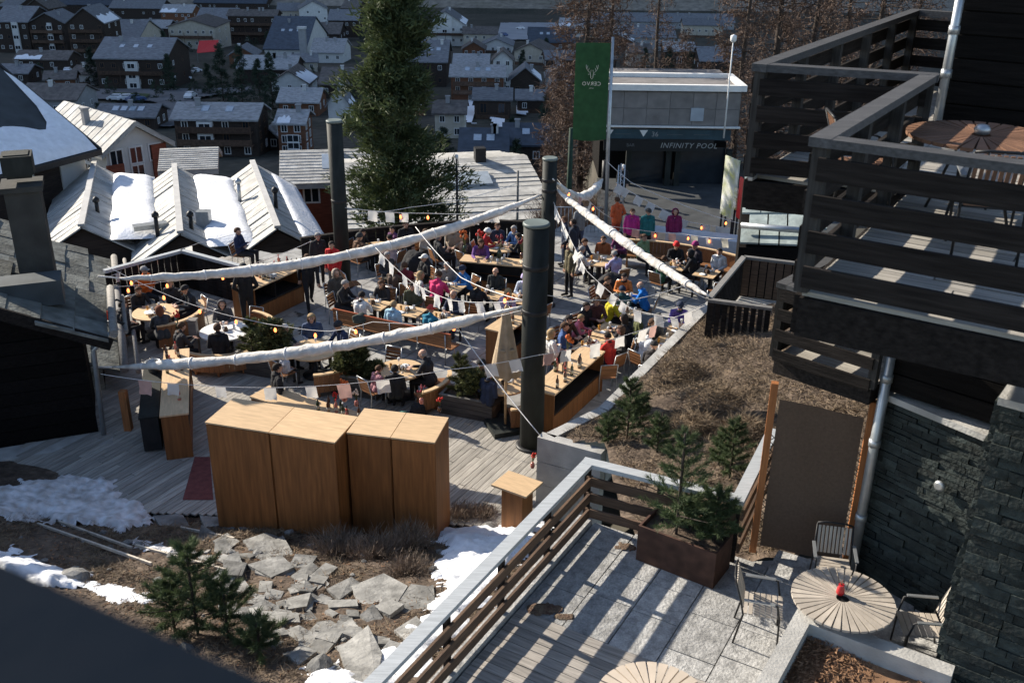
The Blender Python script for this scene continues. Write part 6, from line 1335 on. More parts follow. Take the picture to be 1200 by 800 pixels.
def glass(p, k, lab, grp): tag(ob('glass', GLS if k % 2 else TUM, None if k % 2 else m_bot[3 + (k // 2) % 2], None, p), lab, 'glass', grp)
def scatter(c, L, W, ang, n, z, fn, *a, lo=-.48, hi=.48):
    R = Matrix.Rotation(ang, 3, 'Z')
    for i in range(n): q = R @ Vector((random.uniform(lo, hi) * L, random.uniform(-.4, .4) * W, 0)); fn(Vector((c[0] + q.x, c[1] + q.y, z)), random.randrange(9), *a)
random.seed(11)
scatter((1.36, 21.35), 2.7, .6, a_u, 18, 1.1, bottle, 'dark bottle on the oak bar right of the thick mast', 'bottles on the right bar')
scatter((-7.2, 27.45), 2.1, .85, a_u, 24, 1.1, bottle, 'bottle in the crowd on the rear left bar', 'bottles on the rear left bar')
scatter((-7.2, 27.45), 2.1, .85, a_u, 10, 1.1, glass, 'glass among the bottles of the rear left bar', 'glasses on the rear left bar')
scatter((-4.45, 19.35), 2.9, .6, math.atan2(WX.y, WX.x), 9, 1.1, bottle, 'bottle on the serving bar behind the cabinets', 'bottles on the serving bar', lo=.12)
scatter((-.05, 24.25), 1.5, .62, a_u, 9, 1.1, bottle, 'bottle on the bar behind the folded parasol', 'bottles behind the parasol')
scatter((-7.72, 20.5), 3.45, .56, rad(106.5), 10, 1.1, bottle, 'bottle on the long bar under the hut wall', 'bottles on the hut bar')
scatter((-.25, 28.95), 2.7, .6, rad(-13), 8, 1.1, glass, 'glass on the flower laden bar', 'glasses on the flower bar')
m_fl = [mat('red_petals', (.5, .03, .02), .7, .2, 5, bump=0), mat('orange_petals', (.6, .14, .03), .7, .2, 5, bump=0), mat('dark_red_petals', (.20, .02, .03), .7, .2, 5, bump=0), mat('pale_petals', (.7, .6, .5), .7, .2, 5, bump=0)]
def bouquet(p, k, lab, s=1., h=.3):
    t = thing('flower_vase', lab, 'flowers', p); mb = MB(); mb.lathe([(.04 * s, 0), (.055 * s, .04 * s), (.05 * s, .12 * s), (.032 * s, .16 * s)], 10); mb.build('vase', m_bot[(k + 1) % 3], t); st_ = MB(); rg = random.Random(k)
    for i in range(9):
        a = rg.uniform(0, 6.28); e = Vector((math.cos(a) * .1 * s * rg.random(), math.sin(a) * .1 * s * rg.random(), (.16 + h * rg.uniform(.5, 1)) * s)); st_.tube([(0, 0, .14 * s), e], .004, 4)
        f_ = MB(); f_.lathe([(.006, -.03 * s), (.026 * s, 0), (.02 * s, .03 * s), (.006, .045 * s)], 6, e); f_.build('blossom', m_fl[k % 4], t)
    st_.build('stems', m_shrub, t)
for i, (x, y, z, k, s, lab) in enumerate([(404, 470, 1.1, 1, 1.2, 'tall orange flower spray on the serving bar'), (418, 476, 1.1, 3, .9, 'pale flower bunch on the serving bar'), (393, 478, 1.1, 0, .8, 'low red flower vase on the serving bar'), (325, 452, 1.1, 0, .8, 'red flower in a vase behind the barman'), (545, 296, 1.1, 1, 1.5, 'large orange bouquet on the flower bar'), (562, 298, 1.1, 0, 1.6, 'large red bouquet on the flower bar'), (585, 302, 1.1, 2, 1.5, 'dark red bouquet on the flower bar'), (612, 304, 1.1, 2, 1.4, 'wine red bouquet at the mast end of the flower bar'), (598, 366, 1.1, 1, 1.2, 'orange bouquet on the bar behind the parasol'), (664, 420, 1.1, 1, 1.4, 'yellow-orange flowers on the right bar'), (690, 405, 1.1, 2, 1.0, 'dark red flowers at the far end of the right bar'), (494, 473, 2.36, 2, .8, 'dark red flower vase on the third oak cabinet'), (515, 482, 2.36, 0, .7, 'small red flower jar on the end oak cabinet'), (624, 548, 1.06, 0, .8, 'pink red flower vase on the small standing table'), (209, 385, 1.1, 0, 1.0, 'red flowers at the far end of the hut bar')]):
    bouquet(at(x, y, z), i * 4 + k, lab, s)
# wooden trough planters with shrubs
def trough(lab, a, b, W, H, shrubs):
    a, b = at(*a, 0), at(*b, 0); d = (b - a).normalized(); L = (b - a).length; ang = math.atan2(d.y, d.x); n_ = Vector((-d.y, d.x, 0)); c = (a + b) / 2 + n_ * W / 2
    t = thing('trough_planter', lab, 'planter', c, ang, 'dark wooden trough planters'); k = 4
    for j in range(k):
        z = H * (j + .5) / k; hh_ = H / k - .008
        for s in (-1, 1): mb = MB(); mb.box((0, 0, 0), (L, .035, hh_)); mb.build('side_board', m_plant, t, (0, s * (W / 2 - .018), z)); mb = MB(); mb.box((0, 0, 0), (W - .076, .035, hh_)); mb.build('end_board', m_plant, t, (s * (L / 2 - .018), 0, z), (0, 0, rad(90)))
    mb = MB()
    for s in (-1, 1): mb.box((0, s * (W / 2 - .03), H + .012), (L + .02, .07, .022)); mb.box((s * (L / 2 - .03), 0, H + .012), (.07, W - .14, .022))
    mb.build('rim', m_grey, t); mb = MB(); mb.box((0, 0, H - .1), (L - .08, W - .08, .05)); mb.build('soil', m_soil, t)
    for (x, h, r, kind, sl) in shrubs:
        p = c + d * x; p.z = H - .08
        if kind == 'cone': small_pine('conical_shrub', sl, p, h, r, 9000, int(abs(x * 100) + h * 50), 'shrubs in the troughs', m_shrub, .0)
        else: tree('round_shrub', sl, p, h, r, 'bush', 5000, 'shrubs in the troughs', int(abs(x) * 100 + h * 70), .05)
    return t
trough('dark wooden trough left of the long sail shadow', (277, 436), (331, 446), .62, .55, [(-.35, .95, .38, 'cone', 'upright yellow-green shrub in the left trough'), (.25, .8, .6, 'round', 'round leafy shrub in the left trough')])
trough('dark wooden trough in the middle with pink heather', (388, 460), (442, 469), .62, .5, [(-.2, .7, .5, 'round', 'bushy green shrub in the middle trough'), (.12, 1.0, .22, 'cone', 'slim cone shrub in the middle trough'), (.45, .35, .25, 'round', 'low pink-brown heather in the middle trough')])
trough('dark wooden trough beside the folded parasol', (515, 484), (576, 496), .62, .5, [(-.25, 1.05, .42, 'cone', 'tall olive cone shrub in the trough by the parasol'), (.2, .6, .42, 'round', 'sprawling shrub in the trough by the parasol')])
# folded parasol
p = at(592, 502, 0); t = thing('folded_parasol', 'folded beige parasol on a grey slab base', 'parasol', p); m_par = mat('beige_parasol_cloth', (.40, .31, .21), .9, .12, 5, bump=.2, trans=.15)
mb = MB(); mb.box((0, 0, .06), (.78, .78, .12), rz=.35); mb.build('base', m_mast, t); mb = MB(); mb.tube([(0, 0, .12), (0, 0, 3.0)], .03, 10); mb.build('pole', m_table, t)
n = 24; v = []; f = []; prof_ = [(.05, 3.0), (.09, 2.9), (.13, 2.6), (.19, 2.2), (.25, 1.8), (.30, 1.45), (.27, 1.38)]
for (r, z) in prof_:
    for j in range(n): a = 2 * math.pi * j / n; q = r * (1 + .22 * math.cos(6 * a + z)); v.append((q * math.cos(a), q * math.sin(a), z + .04 * math.cos(6 * a)))
for i in range(len(prof_) - 1):
    for j in range(n): f.append((i * n + j, (i + 1) * n + j, (i + 1) * n + (j + 1) % n, i * n + (j + 1) % n))
mb = MB(); mb.add(v, f, True); mb.build('canopy', m_par, t); mb = MB(); mb.lathe([(.215, 2.03), (.235, 2.06), (.225, 2.1)], 16); mb.build('strap', m_par, t); mb = MB(); mb.lathe([(.03, 3.0), (.05, 3.04), (.01, 3.12)], 10); mb.build('finial', m_table, t)
# rear fences
def fence(lab, pts, h, cap, mt, bw=.2, z0=0.):
    t = thing('rear_fence', lab, 'fence', pts[0]); o = pts[0]
    for a, b in zip(pts, pts[1:]):
        a, b = a - o, b - o; L = (b - a).length; ang = math.atan2(b.y - a.y, b.x - a.x); n = max(2, int(L / bw))
        for i in range(n): p = a.lerp(b, (i + .5) / n); mb = MB(); mb.box((0, 0, h / 2), (L / n - .02, .03, h)); mb.build('board', mt, t, (p.x, p.y, z0), (0, 0, ang))
        mb = MB(); mb.bar(Vector((a.x, a.y, h + .05)), Vector((b.x, b.y, h + .05)), .16, .09); mb.build('cap_rail', cap, t)
f0 = [at(122, 318, 1.2), at(213, 294, 1.2), at(348, 330, 1.2)]; f0 = [fl3(p, 0) for p in f0]
fence('dark board fence with pale cap rail behind the left tables', f0[:2], 1.15, m_railtop, m_dark); fence('dark board fence with pale cap rail running up to the rear left bar', [f0[1], f0[1].lerp(f0[2], .82)], 1.15, m_railtop, m_dark)
fence('low dark fence closing the deck towards the sunlit roofs', [fl3(at(x, y, 1.0), 0) for x, y in ((352, 280), (440, 268), (560, 258), (640, 262))], .95, m_dark, m_dark, .3)
t = thing('steel_fence', 'light steel rod fence beside the flag pole', 'fence', (1.6, 35.4, 0)); mb = MB()
for i in range(12): x = i * .14; mb = MB(); mb.tube([(x, 0, 0), (x, 0, .95)], .012, 5); mb.build('rod', m_steel, t)
mb = MB(); mb.tube([(-.05, 0, .96), (1.65, 0, .96)], .02, 6); mb.build('rail', m_steel, t)
mb = MB(); mb.bar((0, 0, .45), (0, 0, .46), .3, .3)
t = thing('wooden_post', 'square wooden post between the left round tables', 'post', at(231, 420, 0)); mb = MB(); mb.box((0, 0, .55), (.2, .2, 1.1)); mb.build('shaft', m_grey, t); mb = MB(); mb.box((0, 0, 1.12), (.24, .24, .04)); mb.build('cap', m_grey, t)
# tables
random.seed(5)
def rect_table(lab, c, L, W, ang, h=.75):
    t = thing('table', lab, 'table', (c[0], c[1], 0), ang, 'rectangular tables'); n = 5
    for i in range(n): mb = MB(); mb.box((0, 0, 0), (L, W / n - .006, .03)); mb.build('tabletop_board', m_table, t, (0, -W / 2 + W * (i + .5) / n, h - .015))
    for sx in (-1, 1):
        for sy in (-1, 1): mb = MB(); mb.box((sx * (L / 2 - .05), sy * (W / 2 - .05), (h - .03) / 2), (.05, .05, h - .032)); mb.build('leg', m_black, t)
    return t
def round_table(lab, c, r, h=.75, mt=None, barrel=True):
    t = thing('round_table', lab, 'table', (c[0], c[1], 0), 0, 'round tables'); mb = MB(); mb.lathe([(r - .01, h - .05), (r, h - .04), (r, h - .005), (r - .006, h)], 32); mb.build('tabletop', mt or m_table, t)
    mb = MB(); mb.lathe([(.3, 0), (.32, .06), (.07, .1), (.06, h - .08), (.25, h - .052)], 16); mb.build('pedestal', m_black, t)
def arc_bench(lab, c, r, a0, a1, h=.8, seat=True):
    t = thing('curved_bench', lab, 'bench', (c[0], c[1], 0), 0, 'curved benches'); n = max(6, int(abs(a1 - a0) * r / .12))
    for i in range(n):
        a = rad(0) + lerp(a0, a1, (i + .5) / n); w_ = abs(a1 - a0) * r / n - .008; mb = MB(); mb.box((0, 0, h * .62), (.03, w_, h * .76)); mb.build('back_slat', m_bench, t, (r * math.cos(a), r * math.sin(a), 0), (0, 0, a))
    k = 16
    def arc(r0, r1, z, th): 
        P = [(r1 * math.cos(lerp(a0, a1, i / k)), r1 * math.sin(lerp(a0, a1, i / k)), z) for i in range(k + 1)] + [(r0 * math.cos(lerp(a0, a1, i / k)), r0 * math.sin(lerp(a0, a1, i / k)), z) for i in range(k, -1, -1)]
        m_ = MB(); top = [Vector(p) for p in P]; bot = [p - Vector((0, 0, th)) for p in top]; N = len(P); vv = top + bot; ff = []
        for i in range(k): ff += [(i, i + 1, N - 2 - i, N - 1 - i), (N + i, 2 * N - 1 - i, 2 * N - 2 - i, N + i + 1), (i, N + i, N + i + 1, i + 1), (N - 1 - i, N - 2 - i, 2 * N - 2 - i, 2 * N - 1 - i)]
        ff += [(0, N - 1, 2 * N - 1, N), (k, N + k, N + k + 1, k + 1)]; m_.add(vv, ff); return m_
    arc(r - .42, r - .02, .44, .04).build('seat', m_bench, t); arc(r - .05, r + .06, h + .04, .04).build('top_rail', m_table, t)
    for i in range(4): a = lerp(a0, a1, .06 + .88 * i / 3); mb = MB(); mb.box(((r - .2) * math.cos(a), (r - .2) * math.sin(a), .2), (.3, .06, .4), rz=a); mb.build('leg', m_bench, t)
def long_bench(lab, a, b, back=.86, side=1):
    a, b = Vector((a[0], a[1], 0)), Vector((b[0], b[1], 0)); d = (b - a).normalized(); L = (b - a).length; ang = math.atan2(d.y, d.x); t = thing('long_bench', lab, 'bench', (a + b) / 2, ang, 'long benches')
    for i in range(3): mb = MB(); mb.box((0, 0, 0), (L, .13, .03)); mb.build('seat_board', m_bench, t, (0, side * (.1 + i * .14), .44))
    for i in range(3): mb = MB(); mb.box((0, 0, 0), (L, .025, .12)); mb.build('back_board', m_bench, t, (0, 0, .56 + i * .135))
    mb = MB(); mb.box((0, 0, back + .03), (L, .05, .03)); mb.build('top_rail', mat('redwood_rail', (.36, .10, .045), .5, .15, 2, G, .05) if 'redwood_rail' not in MATS else MATS['redwood_rail'], t)
    for i in range(5):
        x = -L / 2 + .15 + (L - .3) * i / 4; mb = MB(); mb.tube([(x, -.03, 0), (x, -.03, back)], .018, 6); mb.tube([(x, -.03, .42), (x, side * .42, .42)], .018, 6); mb.tube([(x, side * .42, .42), (x, side * .42, 0)], .018, 6); mb.build('steel_leg', m_steel, t)
aW = math.atan2(-.41, .94)
TB = {}
for k, (lab, c, L) in {'r1a': ('table at the hut end of the first long bench row', (-3.98, 26.2), .95), 'r1b': ('middle table of the first long bench row', (-2.95, 25.72), .95), 'r1c': ('table at the mast end of the first long bench row', (-1.95, 25.25), .95), 'r2a': ('table by the dark coats in the second row', (-3.3, 28.4), 1.0), 'r2b': ('table beside the pink jacket in the second row', (-1.95, 27.65), 1.0), 'r2c': ('table before the flower bar in the second row', (-.75, 27.12), 1.0), 'r2d': ('table beside the lavender beanie in the second row', (.2, 26.7), .8)}.items():
    rect_table(lab, c, L, .7, aW); TB[k] = c
for k, (lab, c, L) in {'r3a': ('near table of the right hand row beside the oak bar', (2.05, 23.55), 1.0), 'r3b': ('far table of the right hand row below the yellow jacket', (2.58, 24.5), 1.0), 'r4a': ('table along the bed wall with the white jacket', (4.05, 23.75), 1.0), 'r4b': ('table along the bed wall before the enclosure', (4.5, 24.65), .9), 'f': ('square table between the blue jacket and the brown coat', (3.2, 27.0), .8), 'h': ('square table under the red hat', (5.15, 29.75), .75), 'i': ('empty square table on the curved bench', (6.0, 29.1), .75), 'g2': ('small table beside the yellow jacket', (3.2, 25.9), .7)}.items():
    rect_table(lab, c, L, .68, a_u); TB[k] = c
m_cloth = mat('white_cloth', (.74, .72, .68), .9, .06, 4, bump=.2)
for k, (lab, c, r, mt) in {'A': ('round table with white bowls beside the orange jacket', (-9.85, 25.4), .62, None), 'B': ('round table under a white cloth in the sun', (-7.6, 24.15), .66, m_cloth), 'C': ('round table strewn with napkins behind the middle trough', (-5.05, 23.05), .66, None), 'D': ('round table of the bald man in black', (-2.72, 21.95), .58, None), 'E': ('round table behind the folded parasol', (-.19, 21.2), .55, None), 'G': ('round table by the flag pole', (2.77, 30.2), .58, None), 'J': ('round table at the rear by the far mast', (-4.5, 31.2), .58, None), 'K': ('round table behind the flower bar', (-.4, 31.4), .55, None)}.items():
    round_table(lab, c, r, .75, mt); TB[k] = c
arc_bench('curved slat bench round the white bowl table', TB['A'], 1.25, rad(-70), rad(35)); arc_bench('curved slat bench round the white cloth table', TB['B'], 1.3, rad(-30), rad(70)); arc_bench('curved slat bench on the shaded side of the white cloth table', TB['B'], 1.3, rad(-150), rad(-50), .6); arc_bench('curved slat bench behind the napkin strewn table', TB['C'], 1.3, rad(-80), rad(0), .62); arc_bench('curved bench by the bald man', TB['D'], 1.2, rad(-60), rad(10), .62); arc_bench('curved bench at the parasol table', TB['E'], 1.05, rad(-80), rad(20), .6)
long_bench('long wooden bench with red rail facing the first table row', (-4.95, 25.45), (-1.6, 23.75), .86, 1)
arc_bench('sweeping wooden bench along the street edge', (3.3, 26.4), 5.6, rad(27), rad(88), .85)
t = thing('cloth_table', 'long pale blue cloth covered table along the street', 'table', (6.2, 33.3, -.1), rad(-20)); mb = MB(); mb.box((0, 0, .78), (4.6, .8, .04)); mb.build('cloth_top', mat('pale_blue_cloth', (.46, .50, .54), .9, .08, 3, bump=.2), t); mb = MB(); mb.box((0, -.39, .4), (4.56, .03, .74)); mb.build('cloth_drop', MATS['pale_blue_cloth'], t); mb = MB(); [mb.box((s * 2.2, 0, .38), (.06, .6, .76)) for s in (-1, 1)]; mb.build('trestle', m_black, t)
# lounge chair with fleece
p = at(770, 478, .6); p = Vector((3.05, 20.55, .0)); 
# glasses and plates on tables
mb = MB(); mb.lathe([(.06, 0), (.11, .012), (.115, .016), (.05, .01)], 14); PLT = mb.mesh('plate'); PLT.materials.append(m_white)
mb = MB(); mb.lathe([(.04, 0), (.1, .06), (.105, .065), (.03, .02)], 14); BWL = mb.mesh('bowl'); BWL.materials.append(m_white)
mb = MB(); mb.box((0, 0, .05), (.12, .1, .1)); mb.box((0, 0, .11), (.09, .07, .02)); CRT = mb.mesh('menu_box'); CRT.materials.append(m_rail)
TBL = {'r1a': 'hut-end table of the first row', 'r1b': 'middle table of the first row', 'r1c': 'mast-end table of the first row', 'r2a': 'second row table by the dark coats', 'r2b': 'second row table by the pink jacket', 'r2c': 'table before the flower bar', 'r2d': 'lavender beanie table', 'r3a': 'near right-hand row table', 'r3b': 'far right-hand row table', 'r4a': 'white jacket table', 'r4b': 'enclosure table', 'f': 'blue jacket table', 'h': 'red hat table', 'i': 'empty square table', 'g2': 'yellow jacket table', 'A': 'white bowl table', 'B': 'white cloth table', 'C': 'napkin strewn table', 'D': 'bald man table', 'E': 'parasol table', 'G': 'flag pole round table', 'J': 'far mast round table', 'K': 'round table behind the flower bar'}
for k, c in TB.items():
    for i in range(4 if k not in 'iE' else 2):
        a = i * 1.6 + random.uniform(-.4, .4); r = random.uniform(.12, .26); glass(Vector((c[0] + r * math.cos(a), c[1] + r * math.sin(a), .752)), i, 'drinking glass on the ' + TBL[k], 'glasses on the tables')
    for i in range(2): a = i * 3 + 1; ob_ = tag(ob('plate', PLT, None, None, (c[0] + .2 * math.cos(a), c[1] + .2 * math.sin(a), .752)), 'white plate on the ' + TBL[k], 'plate', 'plates on the tables')
    tag(ob('menu_box', CRT, None, None, (c[0] + .02, c[1] - .02, .752), (0, 0, .5)), 'small brown condiment box on the ' + TBL[k], 'box', 'condiment boxes')
for dx in (-.12, .12): tag(ob('bowl', BWL, None, None, (TB['A'][0] + dx + .05, TB['A'][1] - .25, .752), (0, 0, 0), (1.4, 1.4, 1.4)), 'white bowl on the white bowl table', 'bowl', 'white bowls')
# ================================================================== CHAIRS AND PEOPLE
random.seed(9)
def chair_proto():
    t = thing('terrace_chair', 'x', 'chair')
    for i in range(4): mb = MB(); mb.box((0, -.15 + i * .1, .44), (.42, .085, .02)); mb.build('seat_slat', m_bench, t)
    for i in range(4): mb = MB(); mb.box((0, -.235 - i * .02, .54 + i * .085), (.40, .016, .07)); mb.build('back_slat', m_bench, t)
    for s in (-1, 1):
        mb = MB(); mb.tube([(s * .215, .2, 0), (s * .215, .19, .43)], .013, 6); mb.build('front_leg', m_steel, t); mb = MB(); mb.tube([(s * .215, -.25, 0), (s * .215, -.21, .43), (s * .215, -.31, .86)], .013, 6); mb.build('back_leg', m_steel, t)
    mb = MB(); mb.tube([(-.215, -.31, .86), (.215, -.31, .86)], .013, 6); mb.build('top_rail', m_steel, t); return t
CHP = chair_proto(); CH_USED = [False]
def chair(x, y, rz, lab):
    c = CHP if not CH_USED[0] else copy_tree(CHP); CH_USED[0] = True; c.location = (x, y, 0); c.rotation_euler = (0, 0, rz); c['label'] = lab; c['group'] = 'slatted terrace chairs'; return c

def capsule(mb, p0, r0, p1, r1, n=10):
    p0, p1 = Vector(p0), Vector(p1); d = p1 - p0; L = d.length
    if L < 1e-4: d = Vector((0, 0, 1)); L = 1e-4; p1 = p0 + d * L
    d = d / L; a = d.orthogonal().normalized(); b = d.cross(a); v = [p0 - d * r0]; f = []; rings = []
    for (c, r, s) in [(p0, r0, -.7), (p0, r0, 0), (p1, r1, 0), (p1, r1, .7)]: rings.append((c + d * (s * r), r * math.sqrt(1 - s * s)))
    for c, r in rings:
        for j in range(n): q = 2 * math.pi * j / n; v.append(c + a * (r * math.cos(q)) + b * (r * math.sin(q)))
    v.append(p1 + d * r1); e = len(v) - 1
    for j in range(n): f.append((0, 1 + (j + 1) % n, 1 + j)); f.append((e, e - n + j, e - n + (j + 1) % n))
    for i in range(3):
        for j in range(n): f.append((1 + i * n + j, 1 + i * n + (j + 1) % n, 1 + (i + 1) * n + (j + 1) % n, 1 + (i + 1) * n + j))
    mb.add(v, f)
def hand_segs(w, d, side, curl=.3):
    """palm, four fingers, thumb; w wrist, d pointing direction, side +-1"""
    w = Vector(w); d = Vector(d).normalized(); s = d.cross(Vector((0, 0, 1))); s = s.normalized() if s.length > .1 else Vector((1, 0, 0)); dn = -s.cross(d).normalized() if s.cross(d).z > 0 else s.cross(d).normalized()
    S_ = [(w, .026, w + d * .05, .03, 2), (w + d * .04 + s * .022, .02, w + d * .085 + s * .026, .016, 2), (w + d * .04 - s * .022, .02, w + d * .085 - s * .026, .016, 2)]
    for k, ln in enumerate((.062, .075, .07, .055)):
        b0 = w + d * .085 + s * (.033 - .022 * k) * 1.15; m_ = b0 + d * ln * .55 + dn * ln * curl * .3 + s * (.006 * (1.5 - k)); e = m_ + d * ln * .4 + dn * ln * curl
        S_ += [(b0, .0098, m_, .009, 2), (m_, .009, e, .0078, 2)]
    ts = s * (1 if side > 0 else -1) * -1; b0 = w + d * .025 + ts * .03; S_ += [(b0, .013, b0 + ts * .032 + d * .035, .0105, 2), (b0 + ts * .032 + d * .035, .0105, b0 + ts * .036 + d * .068, .009, 2)]
    return S_
def head_segs(c, tilt=0):
    c = Vector(c); R = Matrix.Rotation(tilt, 3, 'X'); q = lambda x, y, z: c + R @ Vector((x, y, z))
    S_ = [(q(0, -.02, .03), .088, q(0, .012, .02), .082, 2), (q(0, .02, -.045), .06, q(0, .045, -.075), .038, 2), (q(0, .012, .0), .078, q(0, .03, -.03), .066, 2), (q(0, .088, .012), .011, q(0, .108, -.022), .0165, 2), (q(0, .084, -.056), .014, q(0, .088, -.062), .012, 2)]
    for s in (-1, 1): S_ += [(q(s * .083, -.008, .008), .016, q(s * .086, -.004, -.025), .012, 2), (q(s * .03, .075, .022), .02, q(s * .04, .07, .02), .018, 2)]
    return S_
def pose(kind):
    S_ = []; J, T, K, SH = 0, 1, 2, 3
    if kind.startswith('sit'):
        lean = {'sitA': .13, 'sitB': .02, 'sitC': -.06, 'sitD': .05, 'sitE': .18}[kind]
        hip = Vector((0, 0, .53)); ch = Vector((0, lean * .7, .88)); sh = Vector((0, lean, 1.0)); nk = Vector((0, lean * 1.15, 1.07)); hd = Vector((0, lean * 1.3 + .035, 1.195))
        for s in (-1, 1):
            S_ += [(hip + Vector((s * .075, -.02, 0)), .115, ch + Vector((s * .07, 0, -.16)), .112, J), (ch + Vector((s * .07, 0, -.16)), .112, ch + Vector((s * .08, -.01, .02)), .118, J), (ch + Vector((s * .08, 0, .02)), .11, sh + Vector((s * .13, 0, 0)), .075, J), (sh + Vector((s * .1, -.01, .0)), .07, nk, .055, J)]
            kx = {'sitA': .14, 'sitB': .11, 'sitC': .17, 'sitD': .12, 'sitE': .13}[kind]
            S_ += [((s * .095, 0, .5), .1, (s * kx, .44, .5), .068, T), ((s * kx, .44, .5), .066, (s * kx, .43, .12), .046, T), ((s * kx, .42, .06), .042, (s * kx * 1.1, .58, .04), .036, SH), ((s * kx, .40, .05), .04, (s * kx, .45, .05), .042, SH)]
            a = sh + Vector((s * .185, 0, -.01))
            if kind in ('sitA', 'sitE'): el = a + Vector((s * .07, .12, -.24)); wr = Vector((s * .1, sh.y + .34, .795)); hdv = (-s * .5, 1, -.05)
            elif kind == 'sitB': el = a + Vector((s * .06, -.03, -.27)); wr = Vector((s * .1, .24, .64)); hdv = (-s * .3, 1, -.1)
            elif kind == 'sitC': el = a + Vector((s * .1, .05, -.26)); wr = Vector((-s * .02, .2, .78 + .04 * s)); hdv = (-s, .25, 0)
            else:
                if s > 0: el = a + Vector((.08, .16, -.18)); wr = Vector((.08, lean + .27, 1.05)); hdv = (-.3, .1, 1)
                else: el = a + Vector((-.07, .1, -.25)); wr = Vector((-.1, lean + .33, .795)); hdv = (.4, 1, 0)
            S_ += [(a, .066, el, .052, J), (el, .052, wr, .036, J)]; S_ += hand_segs(wr, hdv, s)
        S_ += [(nk - Vector((0, 0, .02)), .052, hd - Vector((0, .01, .06)), .05, K), (nk + Vector((0, -.01, -.03)), .066, nk + Vector((0, -.005, .015)), .062, J)]
        S_ += head_segs(hd, {'sitA': -.2, 'sitE': -.35, 'sitB': 0, 'sitC': .08, 'sitD': .05}[kind]); tilt = {'sitA': -.2, 'sitE': -.35, 'sitB': 0, 'sitC': .08, 'sitD': .05}[kind]
    else:
        lean = {'stdS': .0, 'stdW': .03, 'stdL': .32, 'stdF': .0}[kind]
        hip = Vector((0, 0, .95)); ch = Vector((0, lean * .6, 1.27)); sh = Vector((0, lean, 1.42 - lean * .15)); nk = sh + Vector((0, lean * .2 + .01, .075)); hd = nk + Vector((0, .035 + lean * .1, .125))
        for s in (-1, 1):
            S_ += [(hip + Vector((s * .07, 0, -.08)), .125, ch + Vector((s * .075, 0, -.14)), .118, J), (ch + Vector((s * .075, 0, -.14)), .118, ch + Vector((s * .085, 0, .02)), .12, J), (ch + Vector((s * .085, 0, .02)), .11, sh + Vector((s * .13, 0, 0)), .075, J), (sh + Vector((s * .1, 0, 0)), .07, nk, .055, J)]
            fy = {'stdW': .24 * s}.get(kind, .02 * s); kn = Vector((s * .1, fy * .75 + .02, .5)); an = Vector((s * .1, fy * 1.3 - (.12 if (kind == 'stdW' and s < 0) else 0), .1 + (.06 if (kind == 'stdW' and s < 0) else 0)))
            S_ += [((s * .09, 0, .9), .105, kn, .068, T), (kn, .068, an, .048, T), (an + Vector((0, 0, -.045)), .042, an + Vector((s * .02, .16, -.06)), .036, SH), (an + Vector((0, -.03, -.05)), .04, an + Vector((0, .03, -.05)), .042, SH)]
            a = sh + Vector((s * .185, 0, -.01))
            if kind == 'stdL': el = a + Vector((s * .06, .2, -.2)); wr = el + Vector((-s * .08, .24, .0)); hdv = (-s * .3, 1, -.1)
            elif kind == 'stdF': el = a + Vector((s * .11, -.08, -.26)); wr = Vector((s * .19, .08, 1.0)); hdv = (-s * .6, .5, -.6)
            elif kind == 'stdW': el = a + Vector((s * .07, -.1 * s, -.28)); wr = el + Vector((s * .0, -.02 + .1 - .12 * s, -.23)); hdv = (0, .25, -1)
            else: el = a + Vector((s * .06, -.02, -.29)); wr = el + Vector((-s * .01, .07, -.25)); hdv = (0, .2, -1)
            S_ += [(a, .068, el, .053, J), (el, .053, wr, .037, J)]; S_ += hand_segs(wr, hdv, s)
        S_ += [(nk - Vector((0, 0, .02)), .052, hd - Vector((0, .01, .06)), .05, K), (nk + Vector((0, -.01, -.03)), .066, nk + Vector((0, -.005, .015)), .062, J)]; tilt = -.3 if kind == 'stdL' else 0
        S_ += head_segs(hd, tilt)
    mb = MB()
    for (p0, r0, p1, r1, m_) in S_: capsule(mb, p0, r0, p1, r1)
    me = mb.mesh('raw'); o = bpy.data.objects.new('raw', me); COL.objects.link(o)
    r = o.modifiers.new('r', 'REMESH'); r.mode = 'VOXEL'; r.voxel_size = .0105; s_ = o.modifiers.new('s', 'SMOOTH'); s_.factor = .5; s_.iterations = 2
    dc = o.modifiers.new('d', 'DECIMATE'); dc.ratio = .34
    dg = bpy.context.evaluated_depsgraph_get(); m2 = bpy.data.meshes.new_from_object(o.evaluated_get(dg)); bpy.data.objects.remove(o)
    # material by nearest segment
    n = len(m2.polygons); C = np.empty(n * 3); m2.polygons.foreach_get('center', C); C = C.reshape(-1, 3); best = np.full(n, 9.); mi = np.zeros(n, dtype=np.int32)
    for (p0, r0, p1, r1, m_) in S_:
        p0, p1 = np.array(p0), np.array(p1); d = p1 - p0; L2 = max(1e-8, d @ d); t = np.clip(((C - p0) @ d) / L2, 0, 1); ds = np.linalg.norm(C - (p0 + t[:, None] * d), axis=1) - (r0 + (r1 - r0) * t)
        k = ds < best; best[k] = ds[k]; mi[k] = m_
    R = np.array(Matrix.Rotation(tilt, 3, 'X')); H = (C - np.array(hd)) @ R
    for s in (-1, 1): mi[(np.linalg.norm(H - np.array([s * .033, .09, .02]), axis=1) < .013)] = 4
    mi[(np.abs(H[:, 0]) < .022) & (np.abs(H[:, 2] + .056) < .006) & (H[:, 1] > .08)] = 5
    m2.materials.clear()
    for _k in range(6): m2.materials.append(m_skin)
    m2.polygons.foreach_set('material_index', mi); m2.polygons.foreach_set('use_smooth', np.ones(n, dtype=bool)); m2.name = 'body_' + kind; m2.update()
    return m2, hd, tilt
